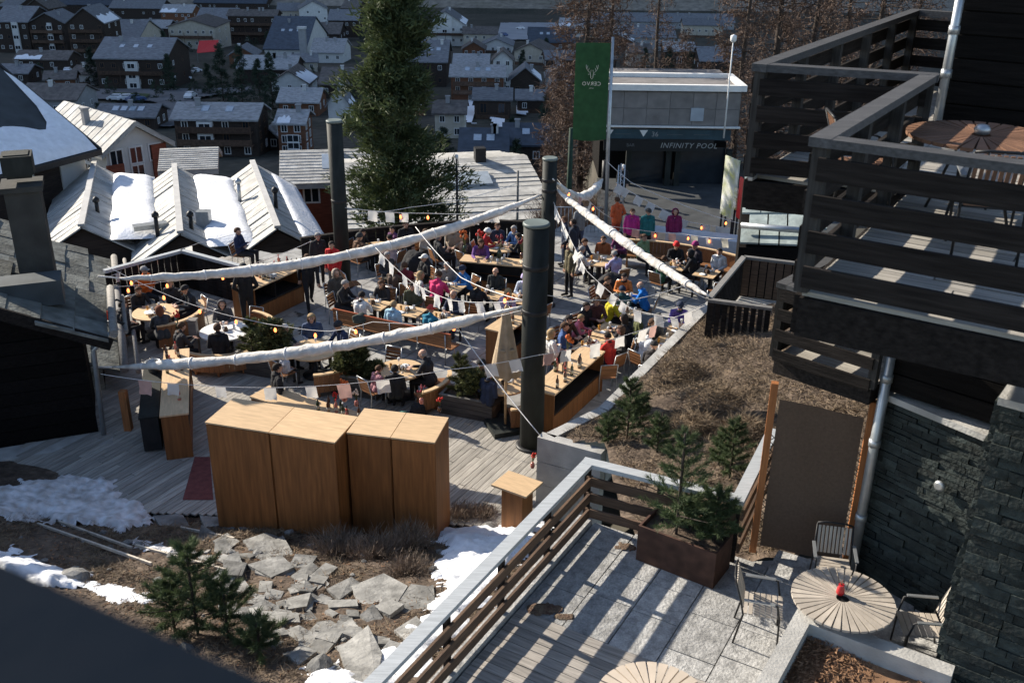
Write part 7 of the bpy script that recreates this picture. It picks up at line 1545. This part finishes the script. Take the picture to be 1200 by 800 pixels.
m_skin = mat('skin', (.50, .30, .21), .55, .08, 8, bump=.03); m_eye = mat('eye', (.02, .015, .012), .3, .1, 4, bump=0); m_lip = mat('lips', (.36, .13, .11), .5, .1, 4, bump=0); m_shoe = mat('boots', (.025, .022, .02), .6, .2, 4, bump=.1)
CL = {}
def cloth(c):
    if c not in CL: CL[c] = mat('cloth_%d' % len(CL), c, .85, .14, 9, bump=.35, bscale=14)
    return CL[c]
POSE = {}
def body(kind):
    if kind not in POSE:
        m2, hd, tl = pose(kind)
        for i, x in enumerate((m_black, m_black, m_skin, m_shoe, m_eye, m_lip)): m2.materials[i] = x
        POSE[kind] = (m2, hd, tl)
    return POSE[kind]
def shell(fn, sc, dz=0, sub=3):
    bm = bmesh.new(); bmesh.ops.create_icosphere(bm, subdivisions=sub, radius=1); dele = [f for f in bm.faces if not fn(f.calc_center_median())]; bmesh.ops.delete(bm, geom=dele, context='FACES')
    for v in bm.verts: k = 1 + .04 * noise.noise(v.co * 5); v.co = Vector((v.co.x * sc[0] * k, v.co.y * sc[1] * k - .008, v.co.z * sc[2] * k + .018 + dz))
    return bm
def hair_mesh(kind):
    if kind == 'short': bm = shell(lambda c: c.z > -.35 and not (c.y > .25 and c.z < .42) and not (abs(c.x) > .75 and c.z < .05 and c.y > -.2), (.1, .118, .112))
    elif kind == 'long':
        bm = shell(lambda c: c.z > -.9 and not (c.y > .2 and c.z < .42), (.108, .122, .116))
        for v in bm.verts:
            if v.co.z < .0: v.co.z = v.co.z * 2.6; v.co.x *= 1.12; v.co.y = v.co.y * .9 - .012
    elif kind == 'beanie':
        bm = shell(lambda c: c.z > .02, (.11, .126, .135), .012)
        for v in bm.verts:
            if v.co.z < .045: v.co.x *= 1.07; v.co.y *= 1.07
    elif kind == 'cap':
        bm = shell(lambda c: c.z > .08, (.106, .122, .118), .01); b0 = [bm.verts.new(p) for p in ((-.07, .09, .05), (.07, .09, .05), (.055, .185, .035), (-.055, .185, .035))]; bm.faces.new(b0)
    elif kind == 'bald': bm = shell(lambda c: -.45 < c.z < .12 and c.y < .15, (.096, .113, .108))
    elif kind == 'hood':
        bm = shell(lambda c: c.y < .35 and c.z > -.95, (.125, .14, .14), -.01)
        for v in bm.verts:
            if v.co.z < -.05: v.co.x *= 1.15
    bmesh.ops.recalc_face_normals(bm, faces=bm.faces); bmesh.ops.solidify(bm, geom=list(bm.faces), thickness=.008); me = bpy.data.meshes.new(kind + '_hair'); bm.to_mesh(me); bm.free(); me.materials.append(m_black); me.polygons.foreach_set('use_smooth', [True] * len(me.polygons)); return me
HAIR = {k: hair_mesh(k) for k in ('short', 'long', 'beanie', 'cap', 'bald', 'hood')}
mb = MB(); mb.lathe([(.062, -.02), (.092, -.012), (.098, .015), (.08, .04), (.06, .03)], 14); COLLAR = mb.mesh('collar'); COLLAR.materials.append(m_black)
def person(lab, x, y, target, kind, jac, leg, hk, hc, z=0, s=1., seat=None, grp=None):
    """target: point faced (x, y) or an angle"""
    rz = target if isinstance(target, (int, float)) else face(Vector((x, y, 0)), Vector((target[0], target[1], 0)))
    m2, hd, tl = body(kind); t = thing('person', lab, 'person', (x, y, z), rz, grp); t.scale = (s, s, s)
    b = ob('body', m2, None, t); sl = b.material_slots
    for i, c in ((0, jac), (1, leg)): sl[i].link = 'OBJECT'; sl[i].material = cloth(c)
    nm = {'short': 'hair', 'long': 'hair', 'bald': 'hair', 'beanie': 'hat', 'cap': 'hat', 'hood': 'hood'}[hk]
    ob(nm, HAIR[hk], cloth(hc), t, hd, (tl, 0, 0))
    if hk != 'hood' and (len(lab) % 3): ob('scarf' if len(lab) % 3 == 1 else 'collar', COLLAR, cloth(jac if len(lab) % 3 == 2 else hc), t, hd + Vector((0, -.045, -.145)), (tl, 0, 0))
    if kind.startswith('sit') and seat: chair(x - .02 * math.sin(-rz), y - .02 * math.cos(rz), rz, seat)
    return t
BLK, NAVY, DGR, BRN, JEAN, WHT = (.018, .018, .02), (.025, .035, .065), (.05, .052, .05), (.07, .042, .03), (.045, .065, .12), (.66, .65, .62)
GH, BH, DH, BL, WH = (.28, .27, .26), (.085, .045, .025), (.022, .016, .013), (.36, .25, .13), (.6, .58, .55)
T = TB
P = [ # label, x, y, faces, pose, jacket, trousers, hair kind, hair colour, seat label
 ('person in a white hooded jacket on the long bench', -4.25, 25.5, T['r1a'], 'sitA', WHT, BLK, 'short', DH, None),
 ('person in a light blue jacket on the long bench', -3.25, 25.02, T['r1b'], 'sitB', (.36, .55, .66), JEAN, 'short', BL, None),
 ('person in a teal jacket and red beanie on the long bench', -2.28, 24.62, T['r1c'], 'sitA', (.02, .17, .26), DGR, 'beanie', (.5, .06, .05), None),
 ('person in a black coat at the hut end of the first row', -4.95, 26.55, T['r1a'], 'sitA', BLK, BLK, 'short', GH, 'chair of the black coat at the first row'),
 ('person in dark jacket facing the white hooded jacket', -3.7, 26.92, T['r1a'], 'sitA', (.03, .028, .03), DGR, 'long', BH, 'chair facing the white hooded jacket'),
 ('person in olive jacket facing the light blue jacket', -2.85, 26.5, T['r1b'], 'sitB', (.07, .075, .045), BLK, 'short', DH, 'chair facing the light blue jacket'),
 ('bald person in navy at the mast end of the first row', -1.55, 25.95, T['r1c'], 'sitA', NAVY, JEAN, 'bald', GH, 'chair of the bald navy jacket'),
 ('person in a bulky hot pink jacket bending over the table', -2.25, 26.85, T['r2b'], 'sitE', (.72, .05, .17), BLK, 'short', BH, 'chair under the hot pink jacket'),
 ('person in black puffer with dark hair in the second row', -1.05, 26.4, T['r2c'], 'sitA', BLK, BLK, 'short', DH, 'chair under the black puffer'),
 ('person in pale lilac top with blond hair', -.15, 25.98, T['r2d'], 'sitB', (.50, .38, .52), DGR, 'long', BL, 'chair under the lilac top'),
 ('person in bright blue jacket and navy hat before the flower bar', -1.35, 28.12, T['r2b'], 'sitA', (.03, .16, .42), BLK, 'beanie', NAVY, 'chair of the bright blue jacket'),
 ('balding person in dark jacket before the flower bar', -.5, 27.85, T['r2c'], 'sitB', (.03, .034, .034), BLK, 'bald', BH, 'chair of the balding man at the flower bar'),
 ('person in pale blue jacket and lavender beanie', .4, 27.4, T['r2d'], 'sitA', (.42, .48, .58), JEAN, 'beanie', (.42, .36, .58), 'chair of the lavender beanie'),
 ('person in white cap and dark coat among the dark sofas', -2.75, 28.85, T['r2a'], 'sitC', BLK, BLK, 'cap', WHT, 'chair of the white cap'),
 ('person in charcoal coat left of the white cap', -3.9, 29.05, T['r2a'], 'sitB', (.05, .05, .055), BLK, 'short', GH, 'chair of the charcoal coat'),
 ('person in brown parka with back to the first row', -3.6, 27.75, T['r2a'], 'sitA', (.09, .06, .045), BLK, 'long', BH, 'chair of the brown parka'),
 ('person in pale pink jacket at the far mast table', -3.85, 30.75, T['J'], 'sitA', (.55, .42, .42), BLK, 'short', DH, 'chair of the pale pink jacket'),
 ('person in purple jacket at the far mast table', -4.0, 31.85, T['J'], 'sitB', (.13, .05, .12), BLK, 'short', DH, 'chair of the purple jacket'),
 ('grey haired person in dark coat by the rear sofa', -2.4, 30.9, (-1.5, 31.4), 'sitC', (.04, .04, .042), BLK, 'short', GH, 'chair of the grey haired dark coat'),
 ('person in beige coat with pale hair by the rear fence', -2.0, 31.8, (-2.2, 30.9), 'sitB', (.34, .26, .18), BRN, 'long', BL, 'chair of the beige coat'),
 ('person in red and black jacket with white hat', -1.05, 31.55, T['K'], 'sitA', (.42, .03, .035), BLK, 'beanie', WHT, 'chair of the red and black jacket'),
 ('person in navy vest behind the flower bar', -.55, 32.15, T['K'], 'sitB', NAVY, JEAN, 'short', BH, 'chair of the navy vest'),
 ('person in black behind the mast at the round table', .35, 31.1, T['K'], 'sitA', BLK, BLK, 'short', DH, 'chair of the black clad person by the rear mast'),
 ('person with dark hair beside the bar end', 1.35, 24.25, T['r3a'], 'sitA', BRN, BLK, 'short', DH, 'chair of the dark haired person by the bar end'),
 ('child in pink jacket in the right hand row', 1.68, 24.75, T['r3b'], 'sitA', (.62, .18, .24), BLK, 'short', BL, 'chair of the pink child jacket'),
 ('person in black fleece left of the yellow jacket', 1.98, 25.2, T['r3b'], 'sitB', BLK, BLK, 'short', DH, 'chair of the black fleece'),
 ('person in blue and white jacket next to the oak bar', 1.3, 23.65, T['r3a'], 'sitB', (.05, .10, .24), JEAN, 'short', BH, 'chair of the blue and white jacket'),
 ('person in white vest behind the oak bar end', 1.05, 23.2, T['r3a'], 'sitC', WHT, BLK, 'long', BL, 'chair of the white vest'),
 ('person in yellow jacket leaning over the small table', 2.6, 25.75, T['g2'], 'sitE', (.52, .44, .02), BLK, 'short', GH, 'chair of the yellow jacket'),
 ('person in brown coat at the square table', 2.6, 27.35, T['f'], 'sitA', (.20, .10, .06), BRN, 'short', BH, 'chair of the brown coat'),
 ('bald person in vivid blue jacket', 3.85, 26.75, T['f'], 'sitA', (.02, .19, .58), BLK, 'bald', GH, 'chair of the vivid blue jacket'),
 ('person in red jacket in front of the right row', 2.55, 23.0, T['r3a'], 'sitA', (.52, .04, .03), BLK, 'short', DH, 'chair of the red jacket'),
 ('person in dark grey coat with long hair', 2.85, 23.55, T['r3a'], 'sitB', DGR, BLK, 'long', BH, 'chair of the long haired grey coat'),
 ('person in black with long dark hair in the right row', 3.1, 24.1, T['r3b'], 'sitA', BLK, BLK, 'long', DH, 'chair of the long dark hair'),
 ('person in olive green fleece in the right row', 3.4, 24.65, T['r3b'], 'sitB', (.10, .11, .045), DGR, 'short', BH, 'chair of the olive fleece'),
 ('grey haired person in white jacket by the bed wall', 3.35, 23.15, T['r4a'], 'sitA', (.68, .68, .68), DGR, 'short', GH, 'chair of the white jacket'),
 ('person in black with yellow scarf by the bed wall', 3.62, 23.95, T['r4a'], 'sitB', (.03, .03, .03), BLK, 'short', BH, 'chair of the black and yellow scarf'),
 ('person in grey hooded coat by the bed wall', 3.95, 24.5, T['r4b'], 'sitC', (.09, .09, .085), BLK, 'hood', (.08, .08, .075), 'chair of the grey hooded coat'),
 ('person in purple patterned jacket near the enclosure', 4.6, 25.45, T['r4b'], 'sitA', (.10, .07, .30), BLK, 'cap', NAVY, 'chair of the purple patterned jacket'),
 ('person in dark cap at the near end of the bed wall tables', 3.45, 22.35, T['r4a'], 'sitA', (.035, .03, .03), BLK, 'cap', BLK, 'chair of the dark cap'),
 ('person in green jacket below the red hat', 4.55, 29.05, T['h'], 'sitA', (.03, .10, .06), BLK, 'short', BH, 'chair of the green jacket'),
 ('person in black jacket and red hat on the curved bench', 5.25, 30.62, T['h'], 'sitA', BLK, BLK, 'beanie', (.60, .03, .03), None),
 ('person in dark jacket and magenta hat on the curved bench', 5.85, 30.35, T['h'], 'sitB', (.03, .025, .035), BLK, 'beanie', (.28, .03, .14), None),
 ('person in orange brown jacket at the flag pole table', 2.95, 31.1, T['G'], 'sitB', (.34, .11, .04), BLK, 'short', BH, 'chair of the orange brown jacket'),
 ('person in white fleece at the flag pole table', 2.0, 29.75, T['G'], 'sitA', (.58, .56, .52), DGR, 'short', GH, 'chair of the white fleece'),
 ('person in lilac shirt bent forward by the sail', 3.3, 29.35, T['G'], 'sitE', (.38, .34, .52), (.20, .02, .03), 'short', GH, 'chair of the lilac shirt'),
 ('person in navy at the flag pole table', 2.15, 30.75, T['G'], 'sitA', NAVY, BLK, 'short', BH, 'chair of the navy jacket by the flag pole'),
 ('bald person in black shirt before the middle trough', -1.95, 21.75, T['D'], 'sitA', (.025, .026, .03), BLK, 'bald', GH, None),
 ('child with brown hair at the bald man table', -3.3, 21.4, T['D'], 'sitA', (.42, .2, .22), BLK, 'short', BH, 'chair of the brown haired child'),
 ('person with dark hair and black top at the bald man table', -2.75, 21.05, T['D'], 'sitB', BLK, BLK, 'short', DH, None),
 ('person in dark green jacket at the parasol table', -.9, 21.5, T['E'], 'sitA', (.03, .05, .04), BLK, 'beanie', BLK, 'chair of the dark green jacket'),
 ('person in navy jacket hidden by the parasol', -.55, 20.75, T['E'], 'sitB', NAVY, BLK, 'short', DH, None),
 ('person in black at the white bowl table facing the deck', -10.6, 26.1, T['A'], 'sitA', BLK, BLK, 'short', BH, 'chair of the black clad guest at the white bowl table'),
 ('smiling person in dark jumper at the white bowl table', -9.75, 26.55, T['A'], 'sitB', (.03, .03, .032), BLK, 'short', BL, 'chair of the dark jumper at the white bowl table'),
 ('person in black cap and jacket at the white bowl table', -9.0, 26.1, T['A'], 'sitA', (.02, .025, .03), BLK, 'cap', BLK, 'chair of the black cap at the white bowl table'),
 ('person in dark coat with back to the hut bar', -10.45, 24.6, T['A'], 'sitB', (.03, .028, .03), BLK, 'short', DH, 'chair of the dark coat nearest the hut bar'),
 ('person with reddish hair and grey scarf at the white bowl table', -9.3, 24.3, T['A'], 'sitA', (.05, .055, .06), BLK, 'long', (.16, .06, .03), None),
 ('person in black and white by the hut bar', -8.6, 23.25, T['B'], 'sitA', (.04, .04, .042), BLK, 'short', BH, None),
 ('person in black sweater with back turned at the white cloth table', -7.5, 23.2, T['B'], 'sitB', BLK, BLK, 'short', BH, None),
 ('pale haired person in navy near the left trough', -6.0, 23.5, T['C'], 'sitA', NAVY, BLK, 'short', WH, 'chair of the pale haired navy jacket'),
 ('small child in white bobble hat at the napkin table', -5.65, 22.35, T['C'], 'sitB', (.5, .5, .52), DGR, 'beanie', (.7, .72, .74), 'chair of the white bobble hat'),
 ('person in navy vest and dark beanie at the napkin table', -4.35, 23.75, T['C'], 'sitA', (.035, .05, .10), BLK, 'beanie', (.03, .03, .035), 'chair of the navy vest at the napkin table'),
 ('person in orange jacket behind the white bowl table', -10.75, 27.4, (-9.8, 27), 'sitC', (.62, .13, .02), BLK, 'cap', GH, 'chair of the orange jacket'),
 ('person in grey brown coat near the rear left bar', -5.2, 27.35, T['r1a'], 'sitB', (.08, .07, .06), BLK, 'hood', (.34, .28, .22), 'chair of the grey brown coat'),
]
scl = {'child in pink jacket in the right hand row': .85, 'small child in white bobble hat at the napkin table': .75, 'child with brown hair at the bald man table': .8, 'person in a bulky hot pink jacket bending over the table': 1.08}
P += [
 ('person in mustard vest beside the lilac top', .75, 26.25, T['r2d'], 'sitA', (.34, .2, .03), BLK, 'short', DH, 'chair of the mustard vest'),
 ('person in white jumper in the second row', -2.75, 27.35, T['r2b'], 'sitB', (.55, .54, .5), JEAN, 'long', BL, 'chair of the white jumper'),
 ('person in maroon jacket facing the charcoal coat', -3.2, 27.9, T['r2a'], 'sitA', (.16, .02, .03), BLK, 'short', BH, 'chair of the maroon jacket'),
 ('person in grey fleece before the flower bar', -2.0, 28.35, T['r2b'], 'sitB', (.2, .2, .2), BLK, 'short', GH, 'chair of the grey fleece'),
 ('person in black at the hut side of the far mast table', -5.15, 31.5, T['J'], 'sitA', BLK, BLK, 'short', DH, 'chair at the hut side of the far mast table'),
 ('person in brown jumper at the far mast table', -5.0, 30.65, T['J'], 'sitB', (.13, .07, .04), BLK, 'beanie', DGR, 'chair of the brown jumper'),
 ('person in dark red scarf by the rear fence', -1.5, 30.75, (-1.0, 31.2), 'sitC', (.05, .03, .03), BLK, 'long', BH, 'chair of the dark red scarf'),
 ('person in cream jacket by the rear fence', -2.95, 31.6, (-2.2, 31.2), 'sitB', (.5, .44, .36), BRN, 'short', BH, 'chair of the cream jacket'),
 ('person in blue shirt at the round table behind the flower bar', .15, 32.0, T['K'], 'sitA', (.08, .16, .34), JEAN, 'short', GH, 'chair of the blue shirt'),
 ('person in dark plaid at the end of the right hand row', 2.25, 25.55, T['r3b'], 'sitA', (.09, .04, .04), BLK, 'short', BH, 'chair of the dark plaid'),
 ('person in black at the bed wall side of the white jacket table', 4.62, 23.6, T['r4a'], 'sitA', BLK, BLK, 'short', DH, 'chair at the bed wall side'),
 ('person in pale grey jacket at the bed wall side', 4.98, 24.35, T['r4b'], 'sitB', (.4, .41, .43), DGR, 'short', GH, 'chair of the pale grey jacket'),
 ('person in orange vest at the blue jacket table', 3.3, 27.75, T['f'], 'sitA', (.5, .16, .04), BLK, 'short', DH, 'chair of the orange vest'),
 ('person in dark teal at the blue jacket table', 3.1, 26.35, T['f'], 'sitB', (.02, .07, .08), BLK, 'cap', NAVY, 'chair of the dark teal'),
 ('person in black hood at the red hat table', 5.72, 29.5, T['h'], 'sitA', BLK, BLK, 'hood', BLK, 'chair of the black hood'),
 ('person in light green fleece on the sweeping bench', 4.25, 31.2, T['h'], 'sitB', (.2, .3, .16), BLK, 'short', BH, None),
 ('person in plum jacket on the sweeping bench', 3.6, 31.45, T['G'], 'sitA', (.12, .03, .09), BLK, 'beanie', BLK, None),
 ('person in white puffer on the sweeping bench', 6.55, 30.0, T['i'], 'sitB', (.6, .6, .6), BLK, 'short', DH, None),
 ('person in charcoal hoodie behind the white cloth table', -7.9, 25.1, T['B'], 'sitA', (.06, .06, .065), BLK, 'hood', (.06, .06, .065), 'chair of the charcoal hoodie'),
 ('person in navy stripes at the napkin table far side', -5.25, 24.0, T['C'], 'sitB', (.06, .09, .16), BLK, 'long', BL, 'chair of the navy stripes'),
]
for (lab, x, y, tg, kd_, j, l_, hk, hc, st_) in P: person(lab, x, y, tg, kd_, j, l_, hk, hc, 0, scl.get(lab, random.uniform(.96, 1.04)), st_)
def std(lab, px, py, ang, kind, j, l_, hk, hc, z=0., s=1.): p = at(px, py, z); person(lab, p.x, p.y, rad(ang), kind, j, l_, hk, hc, z, s)
std('person in black jacket and trousers walking past the rear left bar', 364, 361, 200, 'stdW', (.016, .016, .018), BLK, 'short', BH)
std('person in a red jacket and grey trousers beside the far mast', 393, 345, 160, 'stdS', (.58, .03, .03), (.14, .13, .12), 'short', DH)
std('large person in a wide black coat standing with back turned', 292, 382, 20, 'stdF', (.014, .014, .015), BLK, 'cap', DGR, 0, 1.08)
p = atY(281, 279, 31.1); person('person in dark blue jacket sitting behind the fence by the hall', p.x, 31.1, rad(-100), 'sitC', (.02, .03, .07), BLK, 'short', BH, 0, 1.05, 'chair of the dark blue jacket behind the fence')
std('person in black standing among the rear tables', 477, 318, 200, 'stdS', BLK, BLK, 'short', DH)
std('person in navy jacket standing behind the rear mast', 661, 312, 90, 'stdS', NAVY, (.02, .03, .06), 'short', BH)
std('person in dark jeans walking behind the rear mast', 672, 316, 60, 'stdW', (.03, .035, .05), (.02, .02, .025), 'short', DH)
std('person in a long orange jacket beside the flag pole', 721, 286, 30, 'stdF', (.60, .12, .04), (.4, .06, .03), 'short', BH, -.1)
std('person in a magenta jacket behind the curved bench', 738, 300, 170, 'stdS', (.42, .03, .22), BLK, 'short', BH, -.2)
std('person in a teal jacket behind the curved bench', 756, 300, 190, 'stdS', (.02, .16, .17), BLK, 'cap', DGR, -.2)
std('person in a dark magenta coat at the street edge', 787, 300, 180, 'stdS', (.20, .02, .09), BLK, 'hood', (.2, .02, .09), -.2)
std('barman in black shirt behind the serving bar', 330, 506, -60, 'stdS', (.02, .02, .022), BLK, 'short', DH)
std('person in black vest standing by the pool entrance', 728, 236, 180, 'stdS', BLK, BLK, 'cap', WHT, -1.6)
for (lab, x, y, a, kd_, j, l_, hk, hc) in (('waiter in white shirt and black trousers between the rows', .9, 30.1, 150, 'stdW', (.6, .6, .58), BLK, 'short', DH), ('person in dark coat standing near the rear left bar', -6.1, 29.6, 210, 'stdS', (.03, .03, .032), BLK, 'short', GH), ('person in grey jacket standing by the steel fence', 2.3, 33.2, 30, 'stdF', (.16, .17, .18), JEAN, 'beanie', NAVY), ('person in khaki coat beside the rear mast', 1.75, 28.9, 120, 'stdS', (.14, .12, .07), BLK, 'short', BH), ('person in violet jacket leaning at the flower bar', -1.0, 29.75, 180, 'stdL', (.14, .06, .22), BLK, 'long', BH)): person(lab, x, y, rad(a), kd_, j, l_, hk, hc)
# spare chairs
for (x, y, a, lab) in ((-3.1, 22.75, 160, 'empty slatted chair behind the bald man table'), (-7.2, 25.3, 160, 'empty slatted chair behind the white cloth table'), (-10.9, 25.2, -80, 'empty slatted chair at the hut side of the white bowl table'), (2.35, 22.4, 10, 'empty chair at the far end of the oak bar'), (-4.9, 28.6, -60, 'empty dark chair left of the second row'), (6.2, 28.3, 10, 'empty chair at the empty square table')): chair(x, y, rad(a), lab)
# loose belongings
def heap(lab, x, y, z, sx, sy, sz, c, seed, name='folded_coat', cat='coat'):
    bm = bmesh.new(); bmesh.ops.create_icosphere(bm, subdivisions=3, radius=1)
    for v in bm.verts: k = 1 + .28 * noise.noise(v.co * 1.8 + Vector((seed, 0, 0))) + .1 * noise.noise(v.co * 5 + Vector((0, seed, 0))); v.co = Vector((v.co.x * sx * k, v.co.y * sy * k, max(-.6, v.co.z) * sz * k + sz * .6))
    me = bpy.data.meshes.new(name); bm.to_mesh(me); bm.free(); me.polygons.foreach_set('use_smooth', [True] * len(me.polygons)); me.materials.append(cloth(c)); tag(ob(name, me, None, None, (x, y, z)), lab, cat)
heap('grey green coat hung over the long bench back', -4.1, 25.02, .66, .28, .1, .17, (.06, .07, .06), 1); heap('black rucksack on the deck beside the bald man table', -2.2, 20.75, 0, .2, .16, .28, BLK, 2, 'rucksack', 'bag'); heap('turquoise and black bag under the bald man bench', -2.55, 20.6, 0, .22, .15, .18, (.03, .12, .10), 3, 'bag', 'bag')
heap('navy bag on the second row', -2.95, 27.2, .46, .25, .2, .22, NAVY, 4, 'bag', 'bag'); heap('black coat pile on the rear sofa', -3.1, 30.2, .0, .5, .35, .6, BLK, 5); heap('black coat pile by the sail end', 3.0, 28.6, 0, .5, .3, .55, BLK, 6); heap('red bag under the lilac shirt', 2.9, 28.9, 0, .25, .2, .3, (.3, .02, .03), 7, 'bag', 'bag'); heap('crumpled napkins on the napkin strewn table', -5.1, 22.8, .752, .25, .14, .05, WHT, 8, 'napkin', 'napkin'); heap('pale straw hat on the flower bar', .35, 28.75, 1.1, .16, .16, .09, (.55, .45, .32), 9, 'straw_hat', 'hat'); heap('sheepskin fleece on the bed wall lounge chair', 3.35, 21.45, .5, .35, .3, .25, (.5, .42, .34), 10, 'sheepskin', 'fleece'); heap('orange red coat on the hut side chair', -11.2, 25.1, .4, .22, .16, .35, (.6, .06, .02), 11)
t = thing('lounge_chair', 'white lounge chair with curved back beside the bed wall', 'chair', (3.1, 20.95, 0), rad(-35)); mb = MB(); v = []; f = []
for i in range(9):
    q = i / 8; y = -.35 + .75 * q; z = .42 + (.55 * sstep(.55, 1, q)); 
    for x in (-.3, .3): v.append((x, y, z)); v.append((x, y + .03 * q, z - .04))
for i in range(8): a = i * 4; f += [(a, a + 2, a + 6, a + 4), (a + 1, a + 5, a + 7, a + 3), (a, a + 4, a + 5, a + 1), (a + 2, a + 3, a + 7, a + 6)]
f += [(0, 1, 3, 2), (32, 34, 35, 33)]; mb.add(v, f); mb.build('shell', m_white, t)
for sx in (-1, 1):
    for y in (-.3, .3): mb = MB(); mb.tube([(sx * .25, y, 0), (sx * .25, y, .42)], .015, 6); mb.build('leg', m_steel, t)
